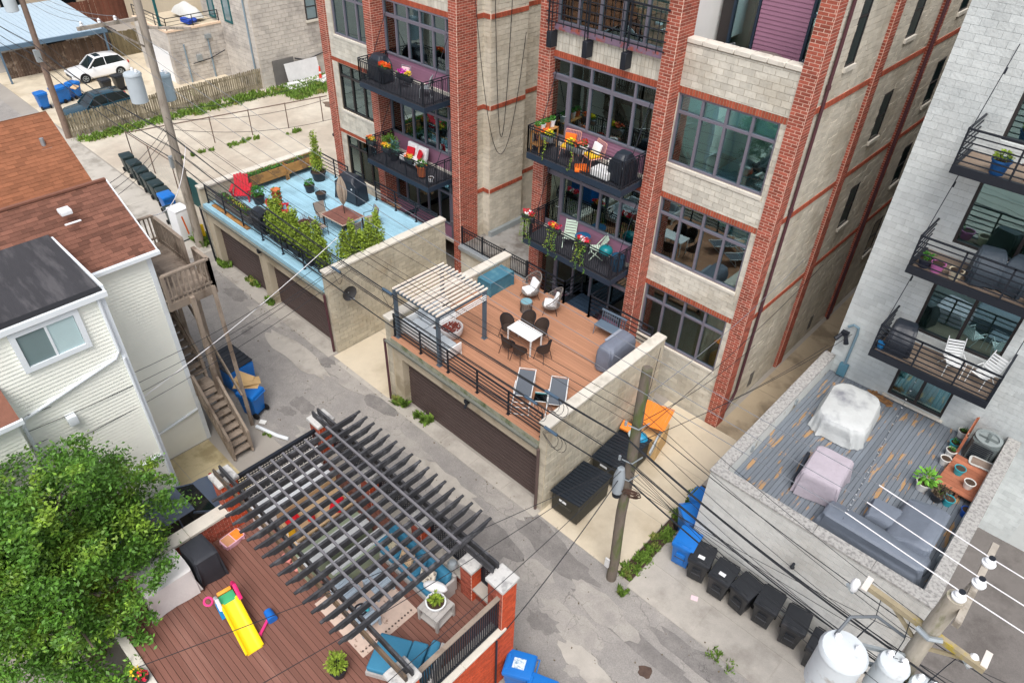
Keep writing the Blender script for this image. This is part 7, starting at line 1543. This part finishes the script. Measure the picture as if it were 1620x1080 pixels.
T=thing('chaise','teal blue cushioned chaise at the near corner of the pergola','chaise',(-7.55,4.85,DN),.5)
MB().box(-.85,-.5,.1,.85,.5,.26).build('base',GWD,T); MB().box(.78,-.5,.26,.85,.5,.7).build('back',GWD,T); cushion(T,(-.4,0,.36),(.85,.95,.18),BLC,'seat_cushion',bev=.05); cushion(T,(.25,0,.4),(.4,.95,.24),BLC,'seat_cushion',bev=.06); cushion(T,(.62,-.22,.58),(.22,.46,.42),BLC,'back_cushion',ry=.3,bev=.07); cushion(T,(.62,.26,.58),(.22,.46,.42),BLC,'back_cushion',ry=.3,bev=.07)
one('white_pillow',MB().obox((0,0,.16),(.4,.12,.4),-.6,0,-1.1),M('white_knit',(232,230,226),.9,.06,20,.5,60),'white knitted pillow on the teal blue chaise','pillow',(-7.35,4.5,DN+.5),bev=.04,seg=3)
T=thing('side_table','grey washed square side table holding the bowl plant','table',(-8.02,6.28,DN),.1)
for i in range(5): MB().box(-.34+i*.137,-.34,.5,-.34+i*.137+.13,.34,.54).build('top_slat',GWD,T)
MB().box(-.33,-.33,.1,.33,.33,.14).build('shelf',GWD,T)
for x in (-.31,.31):
    for y in (-.31,.31): MB().box(x-.035,y-.035,0,x+.035,y+.035,.5).build('leg',GWD,T)
pot('pale bowl with yellow green plant on the grey washed side table',(-8.02,6.28,DN+.545),.26,.2,WHITEP,(.2,.22),LEAF2,170,5,None,.1)
def slat_table(label,x,y,rz):
    T=thing('coffee_table',label,'table',(x,y,DN+.012),rz); C=M('pale_blue_slat',(170,184,196),.7,.06,5)
    for i in range(6): MB().box(-.33+i*.112,-.3,.3,-.33+i*.112+.1,.3,.33).build('top_slat',C,T)
    for a in (-.29,.29):
        for b in (-.26,.26): MB().box(a-.03,b-.03,0,a+.03,b+.03,.3).build('leg',C,T)
slat_table('pale blue slatted coffee table on the rug, left one',-10.15,5.0,.05); slat_table('pale blue slatted coffee table on the rug, right one',-9.2,4.85,.0); slat_table('pale blue slatted coffee table on the rug, nearest the sofa',-9.75,5.75,.0)
T=thing('toy_ring','black and teal toy steering ring on the coffee table','toy',(-9.4,4.9,DN+.36)); MB().tube([(.16*math.cos(a),.16*math.sin(a),.02) for a in np.linspace(0,5.9,14)],.03,6,True).build('ring',BLACKM,T); MB().ell((.1,.12,.04),(.1,.07,.05)).build('toy_top',TQ,T)
# play kitchen, shelves and toys
OLV=M('sage_green_panel',(150,162,136),.7,.05,4); TANW=M('tan_plywood',(206,176,136),.8,.08,4)
T=thing('toy_bench','long sage green storage bench with white lid under the pergola','bench',(-11.6,5.6,DN)); MB().box(-.35,-1.1,0,.35,1.1,.45).build('body',OLV,T); 
for i in range(3): MB().box(-.2,-1.12+i*.75,.45,.38,-1.12+i*.75+.74,.5).build('lid',M('dull_white',(206,208,208),.6),T,bev=.01,seg=1)
T=thing('toy_bench','second white and sage green bench closer to the sofa','bench',(-10.75,5.9,DN)); MB().box(-.28,-.9,0,.28,.9,.4).build('body',OLV,T); MB().box(-.3,-.92,.4,.05,.92,.45).build('lid',M('dull_white',(206,208,208),.6),T)
T=thing('play_kitchen','tan plywood play kitchen with red and yellow toys under the pergola','toy',(-12.75,5.9,DN)); MB().box(-.5,-1.0,0,.5,1.0,.08).box(-.5,-1.0,.08,-.44,1.0,.8).build('carcass',TANW,T); MB().box(-.44,-1.0,.4,.5,1.0,.46).build('worktop',TANW,T)
for i in range(4): MB().box(-.4,-.95+i*.5,.08,.48,-.93+i*.5,.4).build('divider',WHITEP,T)
for i,(x,y,c,s,lb) in enumerate([(-12.9,5.2,(226,30,40),(.3,.4,.12),'flat red toy on the left of the play kitchen'),(-12.6,5.6,(226,34,44),(.16,.16,.2),'small red toy in the middle of the play kitchen'),(-12.5,6.4,(226,30,44),(.35,.5,.14),'big red toy at the back of the play kitchen'),(-12.6,4.95,(236,180,40),(.2,.2,.25),'yellow toy at the near end of the play kitchen'),(-12.2,6.3,(226,90,120),(.3,.3,.1),'pink striped toy beside the play kitchen')]): one('toy',MB().obox((0,0,s[2]/2),s,0,0,.4*i).ell((.05,.02,s[2]),(s[0]*.35,s[1]*.3,.08),10,6),col(c,.5),lb,'toy',(x,y,DN+.47 if x<-12.3 else DN),bev=.02,seg=1)
one('white_counter',MB().box(-.25,-1.2,.0,.25,1.2,.7).box(-.28,-1.22,.7,.28,1.22,.74),WHITEP,'white counter along the white lattice under the pergola','counter',(-13.75,5.7,DN))
for i,(x,y,c,lb) in enumerate([(-11.9,4.55,(226,150,140),'flat peach pad on the deck under the outer beam'),(-12.3,4.5,(216,140,130),'second flat peach pad on the deck under the outer beam'),(-10.8,4.7,(40,40,44),'small dark toy car on the deck under the pergola'),(-10.7,5.1,(236,90,140),'pink toy on the deck under the pergola'),(-10.9,6.6,(230,170,40),'yellow toy beside the sofa end')]): one('deck_toy',MB().obox((0,0,.06),(.32,.22,.1),0,0,.5*i).obox((.05,0,.12),(.14,.12,.1),0,0,.5*i),col(c,.6),lb,'toy',(x,y,DN),bev=.02,seg=1)
for i in range(5):
    pass
pot('small arborvitae shrub at the lower edge of the red brown deck',(-8.6,3.6,DN),.22,.3,BPOT,(.28,.5),LEAF2,420,6)
# ================================================================ behind the terracotta garage
DL=M('black_dumpster_lid',(28,36,46),.45,.2,8,.3,30,spec=.5); DB=M('olive_brown_steel',(62,60,52),.7,.15,3,.2,20)
def dumpster(label,loc,rz,L=1.75,W=1.1):
    T=thing('dumpster',label,'dumpster',loc,rz)
    MB().extr([(-W/2,.12),(W/2,.12),(W/2+.02,1.15),(-W/2-.02,.98)],'y',-L/2,L/2).build('body',DB,T,bev=.02,seg=1)
    n=13
    for i in range(n): MB().obox((0,-L/2-.04+(L+.08)*(i+.5)/n,1.11),(W+.14,(L+.08)/n-.02,.05),0,-.155,0).build('lid_rib',DL,T,bev=.01,seg=1)
    MB().obox((0,0,1.085),(W+.16,L+.1,.03),0,-.155,0).build('lid',DL,T)
    for s in (-1,1): MB().box(-.3,s*(L/2)-.06,.55,.3,s*(L/2)+.06,.68).build('fork_pocket',DB,T); 
    for x in (-W/2+.12,W/2-.12):
        for s in (-1,1): MB().cyl((x-.03,s*(L/2-.15),.06),(x+.03,s*(L/2-.15),.06),.06,n=10).build('wheel',RUBBER,T)
    MB().box(-.25,-L/2-.008,.75,.05,-L/2-.002,.85).build('label_plate',WHITEP,T)
    return T
dumpster('olive brown dumpster with ribbed black lid nearest the alley',(-8.85,13.55,.035),0.02); dumpster('dumpster with ribbed black lid half hidden by the utility pole',(-8.85,15.85,.035),.03,1.9)
ORM=M('orange_corrugated_sheet',(236,136,52),.6,.06,4,.3,20)
T=thing('orange_sheet','large orange slatted sheet thrown on top of the rubbish behind the dumpsters','sheet',(-8.75,17.55,1.65),.25)
for i in range(10): MB().obox((-.55+i*.122,0,.02*math.sin(i)),(.115,1.15,.03),.12,.1,0).build('slat',ORM,T)
T=thing('rubbish_heap','heap of boxes, orange foam and blue bags behind the second dumpster','rubbish',(-8.8,17.3,.035))
MB().obox((0,.2,.5),(1.2,1.1,1.0),0,0,.2).build('box',M('cardboard',(206,172,122),.9),T); MB().obox((-.4,-.6,1.25),(.6,.4,.12),.2,.2,.3).build('orange_foam',ORM,T,bev=.03); MB().ell((.15,-.65,1.2),(.32,.25,.18),10,6).build('blue_bag',col((40,140,180),.4),T,smooth=True); MB().ell((-.1,-.75,1.25),(.2,.2,.14),10,6).build('pale_bag',col((200,214,216),.4),T,smooth=True); MB().obox((.6,-.2,1.0),(.06,1.2,.3),.4,0,.2).build('broken_frame',GALV,T)
T=thing('wire_coil','coil of rusty brown cable hung on the dark utility pole','coil',(-6.1,11.9,4.35)); 
for i in range(6): MB().tube([((.3-.035*i)*math.cos(a)*.9,.06*math.sin(i*2),(.3-.035*i)*math.sin(a)) for a in np.linspace(0,5.95,20)],.016,5,True).build('loop',col((86,64,54),.8),T)
T.rotation_euler=(.5,0,.4)
p=at(1098,947,z=0); one('litter',MB().obox((0,0,.012),(.22,.16,.012),.1,0,.4),col((232,206,212),.9),'pale pink paper litter on the cart pad','litter',(p.x,p.y,.035))
p=at(418,654,z=0)
p=at(615/1*1,0,z=0) if False else p; one('litter',MB().obox((0,0,.012),(.25,.2,.012),0,.1,.6),col((232,232,228),.9),'white paper litter on the alley beside the wooden stair','litter',(p.x+.4,p.y-.3,.03))
# ================================================================ poles
def pole_obj(name,label,base,top,r0,r1,mat):
    T=thing(name,label,'utility pole',base); b=Vector((0,0,0)); t=Vector(top)-Vector(base)
    MB().tube([b.lerp(t,i/8)+Vector((.02*math.sin(i*1.7),.02*math.cos(i),0)) for i in range(9)],[r0+(r1-r0)*i/8 for i in range(9)],14).build('pole',mat,T,smooth=True); return T
MPB,MPT=(-6.25,11.98,0),(-6.42,12.0,8.75)
T=MP=pole_obj('utility_pole','dark mossy wooden utility pole beside the grass strip',MPB,MPT,.165,.135,POLEW)
L=lambda *p:tuple(Vector(p)-Vector(MPB))
MB().lathe(L(-6.5,11.8,4.2),[(.1,0),(.16,.05),(.17,.7),(.1,1.0),(.03,1.02)],12).build('splice_case',M('grey_splice_case',(150,158,164),.5),T,smooth=True); MB().lathe(L(-6.5,11.8,4.0),[(.05,0),(.13,.06),(.13,.2)],10).build('splice_cap',BLACKM,T,smooth=True)
for z in (4.9,5.6,6.9): MB().tube([L(-6.5,11.75,z),L(-6.2,11.78,z+.03),L(-6.15,12.2,z)],.02,5).cyl(L(-6.55,11.7,z),L(-6.55,11.7,z+.14),.04,n=8).build('wire_bracket',GALV,T)
MB().box(*L(-6.45,11.75,.75),*L(-6.3,11.8,1.15)).build('notice',col((206,206,204),.8),T)
LPB,LPT=(-33.85,12.56,0),(-33.15,12.56,13.4)
T=pole_obj('utility_pole','tall pale utility pole with crossarm and transformer by the blue deck garage',LPB,LPT,.22,.15,POLEP); L=lambda *p:tuple(Vector(p)-Vector(LPB))
MB().bar(L(-33.35,10.0,11.4),L(-33.35,12.6,11.4),.12,.14).build('crossarm',POLEP,T); MB().bar(L(-33.4,11.0,11.35),L(-33.5,12.5,10.2),.06,.08).build('crossarm_brace',POLEP,T); MB().bar(L(-33.4,12.6,11.0),L(-32.4,14.2,10.9),.1,.1).build('crossarm',POLEP,T)
for y in (10.2,10.9,11.55): MB().lathe(L(-33.35,y,11.47),[(.03,0),(.07,.04),(.05,.1),(.07,.14),(.02,.2)],10).build('insulator',WHITEP,T,smooth=True)
TRM=M('pale_grey_transformer',(190,200,206),.45,.05,4)
def transformer(T,c,r,h,mat=TRM,bush=True):
    o=MB().lathe(c,[(r*.9,0),(r,.03),(r,h*.9),(r*1.06,h*.91),(r*1.06,h*.94),(r*.95,h),(r*.2,h*1.03)],22).build('transformer',mat,T,smooth=True); c=Vector(c)
    if bush:
        for a in (.7,2.6): MB().lathe(c+Vector((r*.55*math.cos(a),r*.55*math.sin(a),h*1.0)),[(.05,0),(.075,.04),(.05,.08),(.07,.11),(.03,.16)],10).build('bushing',WHITEP,o,smooth=True)
    return o
transformer(T,L(-34.6,12.0,7.6),.37,1.35); transformer(T,L(-34.0,13.1,7.6),.32,1.2,M('blue_grey_transformer',(158,178,188),.45))
pipe(T,[(-33.65,12.75,7.2),(-33.7,12.78,3.0)],.03,BLACKM,'riser_cable',6); MB().box(*L(-33.95,12.25,4.5),*L(-33.75,12.45,5.1)).build('terminal_box',GALV,T,bev=.02)
FPB,FPT=(-52.6,13.04,0),(-51.5,13.04,9.6)
T=pole_obj('utility_pole','brown utility pole at the end of the weathered picket fence',FPB,FPT,.2,.15,M('brown_pole_wood',(136,116,104),.9,.2,5,.5,40)); L=lambda *p:tuple(Vector(p)-Vector(FPB))
MB().box(*L(-52.0,12.7,5.2),*L(-51.7,13.0,5.9)).build('terminal_box',GALV,T); transformer(T,L(-51.7,12.4,8.2),.35,1.1)
NPB,NPT=(1.3,11.5,0),(1.16,11.27,8.25)
T=NP=pole_obj('utility_pole','near utility pole with three white transformers and crossarms','' or NPB,NPT,.21,.17,M('mossy_grey_pole',(174,166,152),.9,.2,5,.6,40,rgb2=(126,128,96),r2scale=1.6,r2lo=.54,r2hi=.66,stretch=(2,2,.5))); L=lambda *p:tuple(Vector(p)-Vector(NPB))
GW=M('grey_arm_wood',(172,164,152),.9,.15,5,.4,40,rgb2=(132,124,112),r2scale=3); MY=M('mossy_arm_wood',(158,146,120),.9,.2,4,.4,40,rgb2=(170,150,60),r2scale=1.5,r2lo=.56,r2hi=.62)
MB().bar(L(1.38,10.85,8.05),L(1.38,13.25,8.05),.12,.14).build('crossarm',GW,T); MB().bar(L(1.42,12.7,8.0),L(1.2,11.5,7.5),.05,.09).build('crossarm_brace',GW,T)
MB().bar(L(-.15,11.42,7.0),L(2.2,11.2,7.0),.12,.13).build('crossarm',MY,T); MB().bar(L(.4,11.4,6.95),L(1.0,11.35,6.5),.05,.08).bar(L(1.9,11.25,6.95),L(1.3,11.3,6.5),.05,.08).build('crossarm_brace',MY,T)
for x in (-.15,2.15): MB().box(*L(x-.06,11.2,7.06),*L(x+.06,11.6,7.085)).build('bracket_plate',M('pale_bracket',(220,212,204),.6),T); MB().lathe(L(x-.18,11.3,6.75),[(.05,0),(.09,.06),(.09,.3),(.05,.36)],10).build('fuse_cutout',WHITEP,T,smooth=True); MB().bar(L(x-.3,11.2,6.95),L(x-.15,11.3,6.7),.06).build('fuse_tube',GALV,T)
MB().tube([L(.95,11.15,7.05),L(1.2,11.05,7.07),L(1.4,11.2,7.05)],.06,6).build('arm_band',GALV,T)
INS=[]
for (x,y,z) in ((1.4,12.58,8.12),(1.4,11.95,8.12),(1.2,11.25,8.25)):
    MB().lathe(L(x,y,z),[(.05,0),(.12,.02),(.13,.07),(.08,.1),(.1,.14),(.06,.2),(.02,.21)],16).build('insulator',WHITEP,T,smooth=True); MB().lathe(L(x,y,z+.2),[(.06,0),(.06,.03)],10).build('insulator_cap',BLACKM,T); INS.append(Vector((x,y,z+.2)))
WTR=M('white_transformer',(206,213,217),.5,.05,3,rgb2=(168,164,158),r2scale=2.5,r2lo=.6,r2hi=.75); transformer(T,L(.12,10.25,5.0),.46,1.3,WTR); transformer(T,L(.98,10.85,5.0),.3,1.1,WTR); transformer(T,L(1.62,10.95,4.9),.27,1.0,WTR)
MB().bar(L(.12,10.7,6.0),L(1.2,11.3,6.0),.06,.1).bar(L(.12,10.7,5.4),L(1.2,11.3,5.4),.06,.1).build('transformer_bracket',GALV,T)
MB().tube([L(-.2,10.2,6.1),L(-.1,10.8,6.6),L(.3,11.2,6.6),L(.9,11.4,6.3)],.035,7).build('grey_conduit',M('grey_hose',(96,102,108),.5),T,smooth=True)
for i in range(6): MB().tube([L((.12,.98,1.62)[i%3]+.1*(i//3),(10.35,10.9,11.0)[i%3],6.2),L((.2,.9,1.6)[i%3],10.9,6.15-.12*(i//3)),L((.3,.9,1.7)[i%3],11.15,6.5),L((.2,.8,1.8)[i%3],11.33,6.95)],.009,5).build('jumper_wire',BLACKM,T)
# ================================================================ wires
CABLE=M('black_cable',(40,42,46),.6); ALUM=M('aluminium_wire',(120,124,130),.5); WCAB=M('white_covered_wire',(232,230,232),.5)
def wire(label,a,b,sag,r,mat=CABLE,group='overhead wires of the alley',name='overhead_wire',n=22):
    a=Vector(a); b=Vector(b); pts=[a.lerp(b,i/n)-Vector((0,0,4*sag*(i/n)*(1-i/n))) for i in range(n+1)]
    w=MB().tube([p-a for p in pts],r,5); o=one(name,w,mat,label,'wire',a,group=group); return pts
def D3(px,py,**k): return at(px,py,**k)
ord_=['outer','middle','inner']
for i,y in enumerate((10.2,10.9,11.55)):
    wire('%s primary wire from the pale pole crossarm to the near pole'%ord_[i],(-33.35,y,11.65),INS[2-i]-Vector((2.3,0,-.25)),.55,.008,ALUM)
    wire('%s white sleeved end of the primary wires at the near pole'%ord_[i],INS[2-i]-Vector((2.3,0,-.25)),INS[2-i],.0,.012,WCAB,n=2)
    wire('%s white sleeved primary wire leaving the near pole'%ord_[i],INS[2-i],INS[2-i]+Vector((2.2,-.1,-.05)),.0,.012,WCAB,n=2)
    wire('%s primary wire running on from the near pole'%ord_[i],INS[2-i]+Vector((2.2,-.1,-.05)),INS[2-i]+Vector((14,-.4,.3)),.2,.011,ALUM)
    wire('%s primary wire from the pale pole crossarm towards the far pole'%ord_[i],(-33.35,y,11.65),(-51.5,12.6+.3*i,9.6),.4,.011,ALUM)
tier=['topmost','second','third','fourth','fifth','lowest']
zl=[6.9,6.5,6.1,5.7,5.3,5.0]; zm=[7.0,6.4,6.0,5.6,5.2,4.9]; zn=[6.6,6.0,5.7,5.3,5.0,4.7]; yo=[.1,-.2,.15,-.15,.2,-.1]
MIDP=[]
for i in range(6):
    r=[.011,.024,.014,.018,.011,.022][i]
    MIDP.append(wire('%s cable strung from the pale pole to the dark pole'%tier[i],(-33.65,12.5+yo[i],zl[i]),(-6.38,11.95+yo[i],zm[i]),.45+.12*(i%3),r))
    wire('%s cable strung from the dark pole to the near pole'%tier[i],(-6.38,11.95+yo[i],zm[i]),(1.15,11.35+yo[i],zn[i]),.15+.05*(i%3),r*1.05)
    wire('%s cable running on from the near pole'%tier[i],(1.15,11.35+yo[i],zn[i]),(16,11.2+yo[i]*2,zn[i]+.4),.3,r)
    wire('%s cable strung from the pale pole to the brown far pole'%tier[i],(-33.65,12.5+yo[i],zl[i]),(-51.8,13+yo[i],zl[i]-.2),.4,r)
    wire('%s cable running away from the brown far pole'%tier[i],(-51.8,13+yo[i],zl[i]-.2),(-80,13.4+yo[i],zl[i]-.3),.4,r)
for i in range(5):
    wire('%s thin telephone line from the pale pole to the dark pole'%tier[i],(-33.6,12.7-.25*i,7.6-.45*i),(-6.35,12.1-.12*i,7.9-.5*i),.3+.15*(i%2),.007)
    wire('%s thin telephone line from the dark pole to the near pole'%tier[i],(-6.35,12.1-.12*i,7.9-.5*i),(1.15,11.5-.15*i,6.9-.45*i),.12+.06*i,.007)
    wire('%s thin line fanning out from the dark pole over the cart pad'%tier[i],(-6.3,11.9,5.4-.2*i),(4.5,9.0+.8*i,6.4),.35,.007)
# service drops
h=MIDP[1][9]
for i in range(5):
    a=MIDP[i%3][11+i%2]; b=Vector((-18.5,.2+.25*i,4.2+.5*i)); wire('%s service drop from the alley cables to the white house'%tier[i],a,b,.35+.05*i,.009 if i else .012,CABLE if i else WCAB,'service drops to the white house')
for i,(b,r) in enumerate((((-6.45,7.0,2.55),.014),((-6.4,2.0,5.5),.009),((-9.5,.2,6.5),.009),((-7.5,.5,7.0),.009))): wire('%s service drop from the dark pole across the brick garage'%tier[i],(-6.45,11.85,5.0+.2*i),b,.25,r,CABLE,'service drops over the brick garage')
for i,(b,z) in enumerate((((-7.45,24.5,6.0),7.8),((-7.45,22.0,3.2),6.9),((-7.45,27.0,4.6),6.4),((-9.7,18.9,3.7),6.6))): wire('%s service drop from the dark pole to the main brick building'%tier[i],(-6.35,12.05,z),b,.3,.01,CABLE if i else ALUM,'service drops to the main building')
for i,b in enumerate(((-5.0,22.0,4.6),(-4.5,22.5,5.1))): wire('%s thin drop from the dark pole to the grey building'%tier[i],(-6.3,12.05,6.2),b,.3,.009,CABLE,'service drops to the grey building')
wire('white drop hanging from the alley cables beside the white fridge',MIDP[2][1],(-25.2,7.9,7.0),.9,.018,WCAB,'service drops near the pale pole')
for i in range(3): wire('%s drop from the pale pole to the brown roofed house'%tier[i],(-33.6,12.4,6.6-.3*i),(-27.0,6.6,7.6-.3*i),.35,.011,CABLE,'service drops to the brown roofed house')
for i in range(3): wire('%s drop from the pale pole across the empty lot'%tier[i],(-33.6,12.7,7.4-.5*i),(-31.4,21.5,8.0-1.2*i),.5,.011,CABLE,'service drops across the lot')
# slack loops and splice gear on the cables beside the dark pole
def along(i,t): p=MIDP[i]; k=t*(len(p)-1); a=int(k); return p[a].lerp(p[min(a+1,len(p)-1)],k-a)
for i,(c,t) in enumerate(((1,.9),(3,.87),(5,.9),(1,.62),(3,.5))):
    p=along(c,t); T=thing('cable_slack',['slack loops on the upper cable over the parapet by the dark pole','slack loops on the middle cable beside the dark pole','slack loops on the lowest cable beside the dark pole','slack loop on the upper cable over the terracotta deck','slack loop on the cables beside the blue deck garage'][i],'wire',p)
    MB().tube([(-.25,0,0),(.25,.0,0)],.05,7).build('splice',M('blue_grey_splice',(70,92,112),.5),T)
    for k in range(3 if i<3 else 1): MB().tube([((.3+.06*k)*math.cos(a)+.1*k,.05*math.sin(2*a),-.3+.3*math.sin(a)) for a in np.linspace(0,5.9,16)],.008,4,True).build('loop',CABLE,T)
for i,(y0,y1,z0,z1,sg) in enumerate(((20.3,23.3,13.5,11.5,8.5),(21.35,22.4,15,13,9.5))):
    a=Vector((-20.98,y0,z0)); b=Vector((-20.98,y1,z1)); wire(['long slack cable hanging on the side wall in the building gap','second slack cable hanging on the side wall in the building gap'][i],a,b,sg*.7,.015,CABLE,'cables hanging in the building gap')
# ================================================================ street tree at the lower left
T=thing('street_tree','large leafy green tree between the white house and the brick garage','tree',(-15.2,-.35,0))
BARK=M('grey_bark',(112,100,88),.95,.2,5,.8,20); m=MB(); tr=random.Random(11)
m.tube([(0,0,0),(.1,.05,1.5),(.05,.1,3.0),(.2,.05,4.2)],[.26,.21,.18,.12],10); ends=[]
for i in range(30):
    a=i*2.4+tr.uniform(-.3,.3); z0=1.9+tr.random()*2.2; R=1.3+1.7*tr.random(); z1=z0+.6+1.9*tr.random()
    p=[(.1,.08,z0),(R*.45*math.cos(a),R*.45*math.sin(a),z0+(z1-z0)*.6),(R*math.cos(a),R*math.sin(a),z1)]; m.tube(p,[.08,.05,.02],6); ends.append(p)
m.build('trunk',BARK,T,smooth=True)
g=np.random.default_rng(5); P=[]
for i in range(430):
    d=g.normal(0,1,3); d/=np.linalg.norm(d); k=g.random()**.45*g.choice([.8,1.0,1.12]); c=np.array([.1,.1,4.6])+d*k*np.array([2.7,2.8,3.0])
    if c[2]<1.3: continue
    c+=.5*np.sin(c[[1,2,0]]*1.7+.6); r=g.uniform(.16,.5); n=int(300*r/.4)
    ax=g.normal(0,1,3); ax[2]*=.4; ax/=np.linalg.norm(ax)
    q=g.normal(0,1,(n,3)); q/=np.linalg.norm(q,axis=1)[:,None]; q*=(g.random(n)**.5)[:,None]*r*np.array([1,1,.6]); q+=ax*(g.normal(0,.7,n)*r)[:,None]; P.append(c+q)
TL=M('tree_leaf',(90,136,47),.5,.22,1.2,rnd=.5,spec=.4,rgb2=(136,168,56),r2scale=.9,r2lo=.5,r2hi=.65)
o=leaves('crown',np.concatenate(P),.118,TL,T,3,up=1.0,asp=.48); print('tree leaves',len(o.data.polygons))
for i,(px,py,c) in enumerate(((236,1072,(214,40,70)),(228,1066,(226,200,50)))): p=at(px,py,z=DN); pot(['red flowers in a pot at the lower left corner of the red brown deck','yellow flowers in a pot at the lower left corner of the red brown deck'][i],(p.x,p.y-.1,DN),.14,.2,BPOT,(.15,.15),LEAF3,60,i+7,None,.06,[(c,40,.07)])
pot('small round shrub in a pot behind the picket fence by the grey building',(-53.2,22.6,.03),.3,.35,BPOT,(.55,.7),LEAF,300,99)
# scattered leaves and grit on the alley
rr=random.Random(21); m=MB()
for i in range(420):
    x=rr.uniform(-34,4); y=rr.choice([rr.gauss(12.05,.2),rr.gauss(7.95,.25),rr.uniform(8,12)]); s=rr.uniform(.02,.06)
    if 7.8<y<12.25: m.obox((x,y,.032),(s,s*.7,.012),rr.random(),rr.random(),rr.random()*6)
o=one('alley_grit',m,M('grit_and_leaves',(112,100,82),.95,.35,12),'scattered grit and dry leaves along the alley edges','grit'); o['kind']='stuff'
# tyre darkened wheel lines along the alley, worn into the asphalt

T=thing('shrub','leafy green shrub in the shade below the street tree','shrub',(-13.9,-.9,0)); MB().tube([(0,0,0),(.1,.1,1.0),(.2,0,1.7)],[.05,.03,.02],6).build('stem',BARK,T)
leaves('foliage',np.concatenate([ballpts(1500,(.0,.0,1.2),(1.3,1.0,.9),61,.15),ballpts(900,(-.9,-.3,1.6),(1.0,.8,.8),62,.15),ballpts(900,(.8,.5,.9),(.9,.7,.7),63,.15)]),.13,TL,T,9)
